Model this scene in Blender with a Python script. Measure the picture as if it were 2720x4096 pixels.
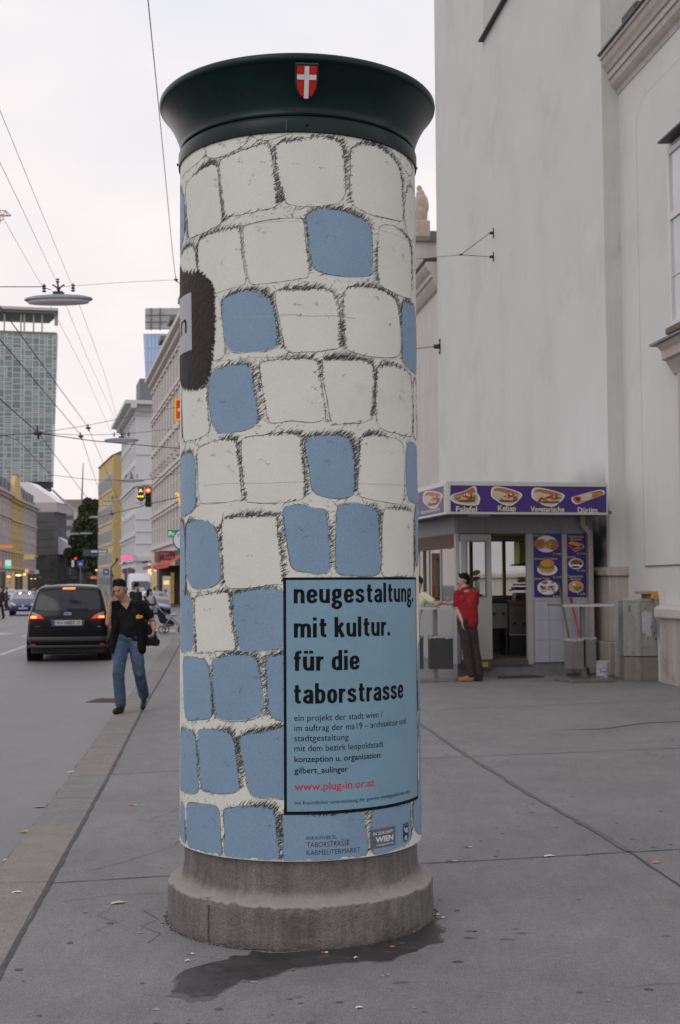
import bpy, bmesh, math, random
from mathutils import Vector, Matrix, noise
from mathutils.bvhtree import BVHTree
rnd = random.Random(7)
R = math.radians
PI = math.pi
for o in list(bpy.data.objects):
    bpy.data.objects.remove(o)
scene = bpy.context.scene
COL = scene.collection

# ------------------------------------------------------------ camera
EYE = 1.65
PITCH, ROLL = 0.0566, -0.0063
cam_data = bpy.data.cameras.new('camera')
cam = bpy.data.objects.new('camera', cam_data)
COL.objects.link(cam)
cam_data.sensor_fit = 'VERTICAL'
cam_data.sensor_height = 36.0
cam_data.lens = 5149.9 / 4096 * 36.0
cam_data.clip_start = 0.05
cam_data.clip_end = 4000
cam.matrix_world = (Matrix.Translation((0, 0, EYE)) @ Matrix.Rotation(PI/2 + PITCH, 4, 'X')
                    @ Matrix.Rotation(ROLL, 4, 'Z'))
cam_data.dof.use_dof = True
cam_data.dof.focus_distance = 6.1
cam_data.dof.aperture_fstop = 6.3
scene.camera = cam

# ------------------------------------------------------------ world: pale overcast evening sky
SUN_EL, SUN_ROT = R(42), R(215)
world = bpy.data.worlds.new('World')
scene.world = world
world.use_nodes = True
wt = world.node_tree
for n in list(wt.nodes):
    wt.nodes.remove(n)
wo = wt.nodes.new('ShaderNodeOutputWorld')
bg = wt.nodes.new('ShaderNodeBackground')
sky = wt.nodes.new('ShaderNodeTexSky')
sky.sky_type = 'NISHITA'
sky.sun_disc = False
sky.sun_elevation = SUN_EL
sky.sun_rotation = SUN_ROT
wtc = wt.nodes.new('ShaderNodeTexCoord')
wmap = wt.nodes.new('ShaderNodeMapping')
wmap.inputs['Scale'].default_value = (1.6, 1.6, 3.4)
wno = wt.nodes.new('ShaderNodeTexNoise')
wno.inputs['Scale'].default_value = 1.7
wno.inputs['Detail'].default_value = 5
wno.inputs['Roughness'].default_value = 0.5
wr = wt.nodes.new('ShaderNodeValToRGB')
wr.color_ramp.elements[0].position = 0.36
wr.color_ramp.elements[0].color = (8.5, 8.6, 9.2, 1)
wr.color_ramp.elements[1].position = 0.62
wr.color_ramp.elements[1].color = (10.3, 9.6, 9.6, 1)
e = wr.color_ramp.elements.new(0.5)
e.color = (9.2, 9.0, 9.3, 1)
wmix = wt.nodes.new('ShaderNodeMix')
wmix.data_type = 'RGBA'
wmix.inputs['Factor'].default_value = 0.97
wt.links.new(wtc.outputs['Generated'], wmap.inputs['Vector'])
wt.links.new(wmap.outputs['Vector'], wno.inputs['Vector'])
wt.links.new(wno.outputs['Fac'], wr.inputs['Fac'])
wt.links.new(sky.outputs['Color'], wmix.inputs['A'])
wsep = wt.nodes.new('ShaderNodeSeparateXYZ')
wt.links.new(wtc.outputs['Generated'], wsep.inputs['Vector'])
wgr = wt.nodes.new('ShaderNodeValToRGB')            # the overcast warms towards the horizon
wgr.color_ramp.elements[0].position = 0.0
wgr.color_ramp.elements[0].color = (1.075, 1.0, 0.955, 1)
wgr.color_ramp.elements[1].position = 0.5
wgr.color_ramp.elements[1].color = (0.985, 1.0, 1.01, 1)
wmul = wt.nodes.new('ShaderNodeMix'); wmul.data_type = 'RGBA'; wmul.blend_type = 'MULTIPLY'; wmul.inputs['Factor'].default_value = 1.0
wt.links.new(wsep.outputs['Z'], wgr.inputs['Fac'])
wt.links.new(wr.outputs['Color'], wmul.inputs['A'])
wt.links.new(wgr.outputs['Color'], wmul.inputs['B'])
wt.links.new(wmul.outputs['Result'], wmix.inputs['B'])
wt.links.new(wmix.outputs['Result'], bg.inputs['Color'])
bg.inputs['Strength'].default_value = 0.1
wt.links.new(bg.outputs['Background'], wo.inputs['Surface'])

# ------------------------------------------------------------ weak, very soft sun behind the cloud
sd = bpy.data.lights.new('sun', 'SUN')
sd.energy = 0.5
sd.angle = R(40)
sd.color = (1.0, 0.95, 0.9)
sun = bpy.data.objects.new('sun', sd)
COL.objects.link(sun)
sun.location = (-10, -20, 40)
_dir = Vector((math.sin(SUN_ROT) * math.cos(SUN_EL), math.cos(SUN_ROT) * math.cos(SUN_EL), math.sin(SUN_EL)))
sun.rotation_euler = _dir.to_track_quat('Z', 'Y').to_euler()

vs = scene.view_settings
vs.view_transform = 'Standard'
vs.look = 'None'
vs.gamma = 1
vs.use_curve_mapping = False
vs.exposure = 0.0
scene.render.engine = 'CYCLES'
scene.cycles.max_bounces = 6
scene.cycles.use_denoising = True

# ------------------------------------------------------------ materials
MATS = {}
def mat(name, col, rough=0.7, metal=0.0, n=0.0, nscale=8.0, bump=0.0, bscale=60.0, emit=None, es=0.0,
        streak=0.0, ssc=3.0, speck=0.0, alpha=None, spec=0.5, dirt=None, trans=0.0, stretch=None, ior=1.45, dirt_at=0.58, grain=0.0):
    """procedural material: base colour varied by noise (n), vertical streaks, grain (speck), bump"""
    if name in MATS:
        return MATS[name]
    m = bpy.data.materials.new(name)
    m.use_nodes = True
    t = m.node_tree
    b = t.nodes['Principled BSDF']
    b.inputs['Roughness'].default_value = rough
    b.inputs['Metallic'].default_value = metal
    b.inputs['Specular IOR Level'].default_value = spec
    b.inputs['IOR'].default_value = ior
    if trans:
        b.inputs['Transmission Weight'].default_value = trans
    c = (*col, 1)
    tc = t.nodes.new('ShaderNodeTexCoord')
    def nz(scale, det, vec_scale=None, rough_=0.6):
        x = t.nodes.new('ShaderNodeTexNoise')
        x.inputs['Scale'].default_value = scale
        x.inputs['Detail'].default_value = det
        x.inputs['Roughness'].default_value = rough_
        if vec_scale:
            mp = t.nodes.new('ShaderNodeMapping')
            mp.inputs['Scale'].default_value = vec_scale
            t.links.new(tc.outputs['Object'], mp.inputs['Vector'])
            t.links.new(mp.outputs['Vector'], x.inputs['Vector'])
        else:
            t.links.new(tc.outputs['Object'], x.inputs['Vector'])
        return x
    cur = None
    def mul(fac_out, lo, hi, cur):
        mr = t.nodes.new('ShaderNodeMapRange')
        mr.inputs['From Min'].default_value = 0.3
        mr.inputs['From Max'].default_value = 0.7
        mr.inputs['To Min'].default_value = lo
        mr.inputs['To Max'].default_value = hi
        t.links.new(fac_out, mr.inputs['Value'])
        mx = t.nodes.new('ShaderNodeVectorMath')
        mx.operation = 'SCALE'
        if cur is None:
            mx.inputs[0].default_value = col
        else:
            t.links.new(cur, mx.inputs[0])
        t.links.new(mr.outputs['Result'], mx.inputs['Scale'])
        return mx.outputs['Vector']
    if n:
        cur = mul(nz(nscale, 5, stretch).outputs['Fac'], 1 - n, 1 + n, cur)
    if streak:
        cur = mul(nz(ssc, 6, (3, 3, 0.18)).outputs['Fac'], 1 - streak, 1 + streak * 0.6, cur)
    if speck:
        cur = mul(nz(160.0, 2).outputs['Fac'], 1 - speck, 1 + speck, cur)
    if grain:
        cur = mul(nz(34.0, 6, None, 0.75).outputs['Fac'], 1 - grain, 1 + grain, cur)
        cur = mul(nz(7.0, 4, (1, 0.5, 1), 0.7).outputs['Fac'], 1 - grain*0.5, 1 + grain*0.5, cur)
    if dirt:
        dn = nz(dirt[3] if len(dirt) > 3 else 1.2, 6, None, 0.65)
        rp = t.nodes.new('ShaderNodeMapRange')
        rp.inputs['From Min'].default_value = dirt_at
        rp.inputs['From Max'].default_value = dirt_at + 0.14
        t.links.new(dn.outputs['Fac'], rp.inputs['Value'])
        mx = t.nodes.new('ShaderNodeMix')
        mx.data_type = 'RGBA'
        t.links.new(rp.outputs['Result'], mx.inputs['Factor'])
        if cur is None:
            mx.inputs['A'].default_value = c
        else:
            t.links.new(cur, mx.inputs['A'])
        mx.inputs['B'].default_value = (*dirt[:3], 1)
        cur = mx.outputs['Result']
    if cur is None:
        b.inputs['Base Color'].default_value = c
    else:
        t.links.new(cur, b.inputs['Base Color'])
    if bump:
        bn = nz(bscale, 4)
        bp = t.nodes.new('ShaderNodeBump')
        bp.inputs['Strength'].default_value = bump
        bp.inputs['Distance'].default_value = 0.01
        t.links.new(bn.outputs['Fac'], bp.inputs['Height'])
        t.links.new(bp.outputs['Normal'], b.inputs['Normal'])
    if emit:
        b.inputs['Emission Color'].default_value = (*emit, 1)
        b.inputs['Emission Strength'].default_value = es
    if alpha is not None:
        b.inputs['Alpha'].default_value = alpha
    m.diffuse_color = c
    MATS[name] = m
    return m

# ------------------------------------------------------------ mesh builder
class MB:
    def __init__(s):
        s.v = []; s.f = []; s.mi = []; s.cur = 0; s.sm = []; s.smooth = False
    def vert(s, p):
        s.v.append(tuple(p)); return len(s.v) - 1
    def face(s, idx):
        s.f.append(tuple(idx)); s.mi.append(s.cur); s.sm.append(s.smooth)
    def quad(s, a, b, c, d):
        i = [s.vert(p) for p in (a, b, c, d)]; s.face(i)
    def poly(s, pts):
        s.face([s.vert(p) for p in pts])
    def box(s, x0, x1, y0, y1, z0, z1, M=None):
        P = [(x0, y0, z0), (x1, y0, z0), (x1, y1, z0), (x0, y1, z0), (x0, y0, z1), (x1, y0, z1), (x1, y1, z1), (x0, y1, z1)]
        if M is not None:
            P = [tuple(M @ Vector(p)) for p in P]
        i = [s.vert(p) for p in P]
        for q in ((0, 3, 2, 1), (4, 5, 6, 7), (0, 1, 5, 4), (1, 2, 6, 5), (2, 3, 7, 6), (3, 0, 4, 7)):
            s.face([i[k] for k in q])
    def beam(s, a, b, w, h=None, up=(0, 0, 1)):
        """box bar from a to b"""
        a = Vector(a); b = Vector(b); h = h or w
        d = (b - a); L = d.length; d.normalize()
        u = Vector(up)
        if abs(d.dot(u)) > 0.98:
            u = Vector((0, 1, 0))
        x = d.cross(u).normalized(); z = x.cross(d).normalized()
        M = Matrix(((x.x, d.x, z.x, a.x), (x.y, d.y, z.y, a.y), (x.z, d.z, z.z, a.z), (0, 0, 0, 1)))
        s.box(-w/2, w/2, 0, L, -h/2, h/2, M)
    def prism(s, pts, z0, z1, M=None):
        """pts: 2D polygon ccw, extruded in z"""
        n = len(pts)
        P = [(x, y, z0) for x, y in pts] + [(x, y, z1) for x, y in pts]
        if M is not None:
            P = [tuple(M @ Vector(p)) for p in P]
        i = [s.vert(p) for p in P]
        s.face([i[n - 1 - k] for k in range(n)])
        s.face([i[n + k] for k in range(n)])
        for k in range(n):
            s.face([i[k], i[(k + 1) % n], i[n + (k + 1) % n], i[n + k]])
    def extr(s, pts, y0, y1):
        """pts: polygon in (x,z), extruded along y"""
        M = Matrix(((1, 0, 0, 0), (0, 0, 1, 0), (0, 1, 0, 0), (0, 0, 0, 1)))
        s.prism(pts, y0, y1, M)
    def extrx(s, pts, x0, x1):
        """pts: polygon in (y,z), extruded along x"""
        M = Matrix(((0, 0, 1, 0), (1, 0, 0, 0), (0, 1, 0, 0), (0, 0, 0, 1)))
        s.prism(pts, x0, x1, M)
    def tube(s, pts, r, n=8, cap=True):
        pts = [Vector(p) for p in pts]
        rs = r if isinstance(r, (list, tuple)) else [r] * len(pts)
        prev = None; rings = []
        for k, p in enumerate(pts):
            d = (pts[min(k + 1, len(pts) - 1)] - pts[max(k - 1, 0)]).normalized()
            if prev is None:
                u = Vector((0, 0, 1)) if abs(d.z) < 0.9 else Vector((1, 0, 0))
                x = d.cross(u).normalized()
            else:
                x = (prev - d * prev.dot(d)).normalized()
            prev = x; y = d.cross(x)
            rings.append([s.vert(p + (x * math.cos(a) + y * math.sin(a)) * rs[k]) for a in [2*PI*j/n for j in range(n)]])
        for a, b in zip(rings, rings[1:]):
            for j in range(n):
                s.face((a[j], a[(j + 1) % n], b[(j + 1) % n], b[j]))
        if cap:
            s.face(rings[0][::-1]); s.face(rings[-1])
    def lathe(s, prof, n=32, M=None, c=(0, 0)):
        rings = []
        for r, z in prof:
            if r < 1e-6:
                p = Vector((c[0], c[1], z)); rings.append([s.vert(M @ p if M is not None else p)]); continue
            ring = []
            for j in range(n):
                a = 2*PI*j/n
                p = Vector((c[0] + r*math.cos(a), c[1] + r*math.sin(a), z))
                ring.append(s.vert(M @ p if M is not None else p))
            rings.append(ring)
        for a, b in zip(rings, rings[1:]):
            for j in range(n):
                k = (j + 1) % n
                if len(a) == 1 and len(b) == 1:
                    continue
                if len(a) == 1:
                    s.face((a[0], b[j], b[k]))
                elif len(b) == 1:
                    s.face((a[j], a[k], b[0]))
                else:
                    s.face((a[j], a[k], b[k], b[j]))
    def ball(s, c, rad, n=10, m=7, M=None):
        rx, ry, rz = rad if isinstance(rad, (list, tuple)) else (rad,)*3
        rings = []
        for i in range(m + 1):
            t = PI*i/m - PI/2
            if i in (0, m):
                p = Vector((0, 0, math.sin(t)*rz)); p = (M @ p if M is not None else p) + Vector(c)
                rings.append([s.vert(p)]); continue
            ring = []
            for j in range(n):
                a = 2*PI*j/n
                p = Vector((math.cos(t)*math.cos(a)*rx, math.cos(t)*math.sin(a)*ry, math.sin(t)*rz))
                p = (M @ p if M is not None else p) + Vector(c)
                ring.append(s.vert(p))
            rings.append(ring)
        for a, b in zip(rings, rings[1:]):
            for j in range(n):
                k = (j + 1) % n
                if len(a) == 1: s.face((a[0], b[k], b[j])[::-1])
                elif len(b) == 1: s.face((a[j], a[k], b[0]))
                else: s.face((a[j], a[k], b[k], b[j]))
    def build(s, name, mats, parent=None, bevel=0.0, world=None, smooth=None, seg=1):
        me = bpy.data.meshes.new(name)
        V = s.v
        if world is not None:
            iw = world.inverted(); V = [tuple(iw @ Vector(p)) for p in V]
        me.from_pydata(V, [], s.f)
        ms = mats if isinstance(mats, (list, tuple)) else [mats]
        for m in ms:
            me.materials.append(m)
        me.polygons.foreach_set('material_index', s.mi)
        me.polygons.foreach_set('use_smooth', [bool(smooth) if smooth is not None else q for q in s.sm])
        me.update()
        o = bpy.data.objects.new(name, me)
        COL.objects.link(o)
        if parent is not None:
            o.parent = parent
        if bevel:
            b = o.modifiers.new('bevel', 'BEVEL'); b.width = bevel; b.segments = seg; b.limit_method = 'ANGLE'; b.angle_limit = R(40)
        return o

def autosmooth(o, ang=40):
    me = o.data
    bm = bmesh.new(); bm.from_mesh(me)
    for f in bm.faces: f.smooth = True
    for ed in bm.edges:
        if len(ed.link_faces) == 2 and ed.calc_face_angle(0) > R(ang):
            ed.smooth = False
    bm.to_mesh(me); bm.free()
    return o

def tag(o, label=None, cat=None, group=None, kind=None):
    if label: o['label'] = label
    if cat: o['category'] = cat
    if group: o['group'] = group
    if kind: o['kind'] = kind
    return o

def thing(name, label, cat, loc=(0, 0, 0), rotz=0.0, group=None):
    o = bpy.data.objects.new(name, None)
    COL.objects.link(o)
    o.empty_display_size = 0.1
    o.location = loc
    o.rotation_euler = (0, 0, rotz)
    return tag(o, label, cat, group)

def copy_tree(o, parent=None):
    c = o.copy(); COL.objects.link(c); c.parent = parent
    for ch in [x for x in bpy.data.objects if x.parent == o]:
        copy_tree(ch, c)
    return c

def share(o, parent, loc=(0, 0, 0), rot=(0, 0, 0), scale=(1, 1, 1)):
    """another object with the same mesh"""
    c = bpy.data.objects.new(o.name.split('.')[0], o.data)
    COL.objects.link(c); c.parent = parent; c.location = loc; c.rotation_euler = rot; c.scale = scale
    return c

# ------------------------------------------------------------ flat lettering
def text_raw(s, bold=0.0):
    cu = bpy.data.curves.new('tmp_text', 'FONT')
    cu.body = s; cu.size = 1.0; cu.offset = bold; cu.resolution_u = 3
    o = bpy.data.objects.new('tmp_text', cu); COL.objects.link(o)
    dg = bpy.context.evaluated_depsgraph_get()
    me = bpy.data.meshes.new_from_object(o.evaluated_get(dg))
    V = [v.co.copy() for v in me.vertices]; F = [tuple(p.vertices) for p in me.polygons]
    bpy.data.objects.remove(o); bpy.data.curves.remove(cu); bpy.data.meshes.remove(me)
    return V, F

def text_flat(s, x0, x1, base, cap=None, bold=0.0, xw=None):
    """flat verts: lettering from x0 to x1 (fitted), baseline base, capital height cap (metres)"""
    V, F = text_raw(s, bold)
    a = min(v.x for v in V); b = max(v.x for v in V)
    k = (x1 - x0) / (b - a)
    ky = (cap / 0.729) if cap else k
    return [(x0 + (v.x - a)*k, base + v.y*ky) for v in V], F

def decal_text(mb, s, x0, x1, base, cap, y, bold=0.0, axis='y'):
    V, F = text_flat(s, x0, x1, base, cap, bold)
    b0 = len(mb.v)
    for x, z in V:
        mb.vert((x, y, z) if axis == 'y' else (y, x, z))
    for f in F:
        mb.face([b0 + i for i in f])

def circle_pts(cx, cz, r, n=20, rz=None, a0=0.0, wob=0.0, seed=0):
    rz = rz or r; q = random.Random(seed)
    return [(cx + r*math.cos(a0 + 2*PI*i/n)*(1 + q.uniform(-wob, wob)), cz + rz*math.sin(a0 + 2*PI*i/n)*(1 + q.uniform(-wob, wob))) for i in range(n)]

# ------------------------------------------------------------ projecting flat shapes onto a curved body
def bvh_of(o):
    dg = bpy.context.evaluated_depsgraph_get()
    me = bpy.data.meshes.new_from_object(o.evaluated_get(dg))
    b = BVHTree.FromPolygons([v.co.copy() for v in me.vertices], [tuple(p.vertices) for p in me.polygons])
    bpy.data.meshes.remove(me)
    return b

def project(bvh, V, F, axis, name, m, parent, off=0.006, cell=0.09, thick=0.0):
    """V: 2D (u,z); axis '-y' looks from the rear along +y, '+y' from the front, '+x','-x' from the sides"""
    bm = bmesh.new()
    vs_ = [bm.verts.new((u, z, 0)) for u, z in V]
    for f in F:
        try: bm.faces.new([vs_[i] for i in f])
        except ValueError: pass
    us = [v[0] for v in V]; zs = [v[1] for v in V]
    def cuts(lo, hi, nrm):
        k = math.ceil(lo/cell)
        while k*cell < hi:
            co = (k*cell, 0, 0) if nrm[0] else (0, k*cell, 0)
            bmesh.ops.bisect_plane(bm, geom=bm.verts[:] + bm.edges[:] + bm.faces[:], plane_co=co, plane_no=nrm, dist=1e-5)
            k += 1
    cuts(min(us), max(us), (1, 0, 0)); cuts(min(zs), max(zs), (0, 1, 0))
    bad = []
    for v in bm.verts:
        u, z = v.co.x, v.co.y
        if axis == '-y': o_, d = Vector((u, -6, z)), Vector((0, 1, 0))
        elif axis == '+y': o_, d = Vector((u, 12, z)), Vector((0, -1, 0))
        elif axis == '+x': o_, d = Vector((6, u, z)), Vector((-1, 0, 0))
        else: o_, d = Vector((-6, u, z)), Vector((1, 0, 0))
        h = bvh.ray_cast(o_, d)
        if h[0] is None: bad.append(v); continue
        v.co = h[0] - d*off
    for v in bad: bm.verts.remove(v)
    want = {'-y': Vector((0, -1, 0)), '+y': Vector((0, 1, 0)), '+x': Vector((1, 0, 0)), '-x': Vector((-1, 0, 0))}[axis]
    bm.normal_update()
    for f in bm.faces:
        if f.normal.dot(want) < 0: f.normal_flip()
        f.smooth = True
    me = bpy.data.meshes.new(name); bm.to_mesh(me); bm.free()
    me.materials.append(m)
    o = bpy.data.objects.new(name, me); COL.objects.link(o); o.parent = parent
    if thick:
        s_ = o.modifiers.new('solid', 'SOLIDIFY'); s_.thickness = thick; s_.offset = -1
    return o

def catmull(pts, sub=4):
    n = len(pts); out = []
    for i in range(n):
        p0, p1, p2, p3 = (Vector(pts[(i + k - 1) % n]) for k in range(4))
        for j in range(sub):
            t = j/sub
            out.append(0.5*((2*p1) + (p2 - p0)*t + (2*p0 - 5*p1 + 4*p2 - p3)*t*t + (3*p1 - p0 - 3*p2 + p3)*t**3))
    return [(p.x, p.y) for p in out]
# ============================================================ GROUND
m_pave = mat('pavement_asphalt', (0.178, 0.174, 0.177), 0.68, n=0.14, nscale=0.9, speck=0.45, bump=0.6, bscale=70, grain=0.22, dirt=(0.132, 0.128, 0.130, 2.6), dirt_at=0.62)
m_road = mat('road_asphalt', (0.150, 0.146, 0.150), 0.52, n=0.16, nscale=0.5, speck=0.3, bump=0.3, bscale=120, stretch=(1.0, 0.35, 1), grain=0.12, spec=0.8)
m_kerb = [mat('kerb_granite_%s' % q, c, 0.85, n=0.12, nscale=5, speck=0.35, bump=0.3, bscale=90, grain=0.15) for q, c in
          (('warm', (0.20, 0.185, 0.175)), ('grey', (0.185, 0.18, 0.178)), ('tan', (0.215, 0.195, 0.182)), ('dull', (0.19, 0.178, 0.17)))]
m_seal = mat('joint_tar', (0.068, 0.066, 0.067), 0.8, n=0.3, nscale=9)
m_crack = mat('crack_dark', (0.085, 0.082, 0.083), 0.95)
m_smear = mat('patch_smear', (0.118, 0.114, 0.116), 0.9, n=0.15, nscale=6, speck=0.2)
m_line = mat('road_paint', (0.42, 0.42, 0.42), 0.8, n=0.25, nscale=3, dirt=(0.2, 0.2, 0.2, 5.0), dirt_at=0.5)
m_rail = mat('rail_steel', (0.22, 0.2, 0.19), 0.45, metal=0.6, n=0.2)
ROADZ = -0.06

KERB = [(-0.2, -14), (-1.12, 2.0), (-1.48, 5.65), (-1.64, 7.29), (-2.04, 11.36), (-2.67, 17.4), (-3.50, 26.0), (-4.40, 35.0), (-5.30, 44.0), (-5.55, 46.5)]
def kin(y):
    for (x0, y0), (x1, y1) in zip(KERB, KERB[1:]):
        if y <= y1 or (x1, y1) == KERB[-1]:
            return x0 + (x1 - x0)*(y - y0)/(y1 - y0)

mb = MB(); mb.quad((-700, -60, ROADZ), (700, -60, ROADZ), (700, 1900, ROADZ), (-700, 1900, ROADZ))
road = mb.build('road', m_road); tag(road, kind='structure')

# pavement slab, bounded by the kerb on the left and turning the corner at the side street
mb = MB()
edge = [(kin(y), y) for y in (-14, -6, 0, 2, 4, 5.65, 7.29, 9, 11.36, 14, 17.4, 21, 26, 30, 35, 40, 44)] + [(-5.2, 46.3), (-4.6, 48.0), (-3.2, 49.2), (0.0, 49.6)]
pts = edge + [(40, 52), (40, -14)]
mb.prism([(x, y) for x, y in pts][::-1], ROADZ - 0.05, 0.0)
pavement = mb.build('pavement', m_pave); tag(pavement, kind='structure')

def strip(name, pts, w, m, parent, z=0.004, wob=0.0, seed=1, taper=False):
    """ribbon lying on the ground along pts"""
    q = random.Random(seed); P = []
    for (x0, y0), (x1, y1) in zip(pts, pts[1:]):
        L = math.hypot(x1 - x0, y1 - y0); k = max(1, int(L/0.12)) if wob else 1
        for i in range(k):
            P.append((x0 + (x1 - x0)*i/k, y0 + (y1 - y0)*i/k))
    P.append(pts[-1])
    if wob: P = [P[0]] + [(x + q.uniform(-wob, wob), y + q.uniform(-wob, wob)) for x, y in P[1:-1]] + [P[-1]]
    mb = MB(); L_, R_ = [], []
    for i, (x, y) in enumerate(P):
        a = P[max(i - 1, 0)]; b = P[min(i + 1, len(P) - 1)]
        dx, dy = b[0] - a[0], b[1] - a[1]; d = math.hypot(dx, dy) or 1
        ww = w*q.uniform(0.6, 1.3)/2 if wob else w/2
        if taper: ww *= max(0.15, math.sin(PI*min(1, max(0, (i + 0.4)/len(P)))))
        L_.append(mb.vert((x - dy/d*ww, y + dx/d*ww, z))); R_.append(mb.vert((x + dy/d*ww, y - dx/d*ww, z)))
    for i in range(len(P) - 1):
        mb.face((R_[i], R_[i + 1], L_[i + 1], L_[i]))
    return mb.build(name, m, parent)

strip('pavement_joint', [(-1.62, 7.28), (-1.0, 7.44), (0.49, 7.72), (2.09, 8.08), (5.4, 8.8)], 0.013, m_seal, pavement, wob=0.003, seed=3)
strip('pavement_joint', [(-2.03, 11.40), (-0.6, 11.95), (0.79, 12.32), (3.38, 12.98), (5.2, 13.45)], 0.012, m_seal, pavement, wob=0.004, seed=4)
strip('pavement_joint', [(0.2, 16.7), (1.1, 17.0), (4.78, 18.28), (5.4, 18.5)], 0.016, m_seal, pavement, wob=0.004, seed=5)
strip('pavement_joint', [(1.765, 8.02), (1.84, 7.12), (2.02, 5.2), (2.3, 2.4)], 0.020, m_seal, pavement, wob=0.004, seed=6)
strip('pavement_seam', [(0.62, 18.4), (0.93, 15.39), (1.23, 12.3), (1.50, 10.0), (1.70, 8.6), (1.765, 8.02)], 0.042, m_smear, pavement, z=0.005, wob=0.007, seed=7)
strip('pavement_seam', [(2.35, 14.6), (3.0, 14.75), (3.6, 15.3), (4.5, 15.6), (5.3, 15.8)], 0.07, m_smear, pavement, z=0.005, wob=0.02, seed=8, taper=True)
strip('kerb_seam', [(kin(y) + 0.012, y) for y in (2, 4, 5.65, 7.29, 9, 11.36, 14, 17.4, 21, 26, 35, 44)], 0.024, m_seal, pavement, z=0.003, wob=0.005, seed=9)
for i, c in enumerate([
    [(-1.47, 6.85), (-1.25, 6.98), (-0.95, 7.02), (-0.45, 7.05)], [(-1.38, 6.72), (-1.18, 6.80), (-1.22, 6.55), (-1.12, 6.42), (-1.2, 6.25)],
    [(-0.72, 7.04), (-0.78, 6.78), (-1.02, 6.66), (-0.93, 6.5), (-1.0, 6.36), (-0.87, 6.2), (-0.9, 6.06)],
    [(-1.45, 7.6), (-1.25, 7.95), (-1.05, 8.3), (-1.02, 8.8), (-1.25, 9.1), (-1.45, 9.2)], [(-0.98, 8.3), (-0.9, 8.5), (-0.93, 8.9)],
    [(-1.35, 9.2), (-1.2, 9.7)], [(1.15, 5.35), (1.3, 5.42), (1.48, 5.40)], [(-0.5, 5.95), (-0.3, 5.92), (-0.12, 5.93)]]):
    strip('crack', c, 0.004, m_crack, pavement, z=0.004, wob=0.022, seed=20 + i)

# kerb: individual granite blocks, each a part of the kerb
kerb = thing('kerb', None, None); tag(kerb, kind='structure')
ys = [1.0, 2.35, 3.8, 5.35, 7.28, 8.98, 10.15, 11.30, 12.25, 13.3, 14.5]
while ys[-1] < 45.5: ys.append(ys[-1] + rnd.choice((1.0, 1.2, 1.45, 1.7)))
KW = 0.33
for i, (a, b) in enumerate(zip(ys, ys[1:])):
    mb = MB(); g = 0.006
    P = []
    for y in (a + g, (a + b)/2, b - g):
        P.append((kin(y) - 0.004, y + 0.02))
    Q = [(x - KW, y - 0.02) for x, y in P]
    poly = Q + P[::-1]
    mb.prism(poly[::-1], ROADZ - 0.08, 0.004 + rnd.uniform(-0.002, 0.003))
    o = mb.build('kerb_stone', m_kerb[(i*7 + i//2) % 4], kerb, bevel=0.006)
    a1 = Vector((kin(b) - KW, b, 0)); 
strip('kerb_seam', [(kin(y) - KW - 0.03, y) for y in (2, 5, 8, 11.4, 14, 17.4, 21, 26, 35, 45)], 0.03, m_seal, road, z=ROADZ + 0.004, wob=0.01, seed=10)

# tar smear on the carriageway, painted lines, tram rails
def ribbon(name, P, m, z=ROADZ + 0.005, parent=road):
    mb = MB(); mb.poly([(x, y, z) for x, y in P]); return mb.build(name, m, parent)
ribbon('road_marking', [(-13.6, 49.2), (-12.0, 47.6), (-12.15, 44.6), (-14.3, 46.5)], m_line)
ribbon('road_marking', [(-12.3, 42.6), (-11.1, 41.8), (-10.9, 40.6), (-12.6, 41.7)], m_line)
ribbon('road_marking', [(-11.3, 47.2), (-10.2, 46.0), (-9.9, 43.8), (-11.1, 44.6)], m_line)
ribbon('road_marking', [(-8.2, 30.2), (-9.15, 38.5), (-10.3, 46.5), (-10.45, 46.5), (-9.33, 38.5), (-8.42, 30.2)], m_line)
ribbon('road_marking', [(-7.0, 21.0), (-8.0, 28.8), (-8.2, 28.8), (-7.2, 21.0)], m_line)
ribbon('road_marking', [(-7.9, 52.5), (-6.3, 50.0), (-6.3, 48.4), (-7.9, 50.9)], m_line)
ribbon('road_marking', [(-6.2, 37.8), (-5.5, 37.4), (-5.5, 36.9), (-6.2, 37.3)], m_line)
ribbon('road_marking', [(-6.0, 33.0), (-5.3, 32.7), (-5.3, 32.3), (-6.0, 32.6)], m_line)
for off in (0.0, 1.435, 4.2, 5.635):
    strip('tram_rail', [(-10.4 - off, 24), (-12.0 - off, 40), (-14.3 - off, 56), (-19.5 - off, 84), (-26 - off, 115), (-38 - off, 165)], 0.11, m_rail, road, z=ROADZ + 0.006)
# gully grate by the kerb
gr = thing('drain_grate', 'rusty slotted drain grate sunk in the road beside the kerb', 'drain grate', (-3.42, 19.4, ROADZ), R(-6))
m_rust = mat('grate_iron', (0.11, 0.075, 0.06), 0.8, n=0.3)
mb = MB()
for y0, y1 in ((-0.30, -0.25), (0.25, 0.30)): mb.box(-0.32, 0.32, y0, y1, 0, 0.012)
for x0, x1 in ((-0.32, -0.27), (0.27, 0.32)): mb.box(x0, x1, -0.25, 0.25, 0, 0.012)
mb.build('frame', m_rust, gr)
for i in range(9):
    b_ = MB(); b_.box(-0.25 + i*0.058, -0.222 + i*0.058, -0.25, 0.25, 0.0, 0.012); b_.build('bar', m_rust, gr)
mb = MB(); mb.box(-0.27, 0.27, -0.25, 0.25, 0.0, 0.003); mb.build('sump', mat('sump_black', (0.01, 0.01, 0.01), 0.9), gr)
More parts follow.
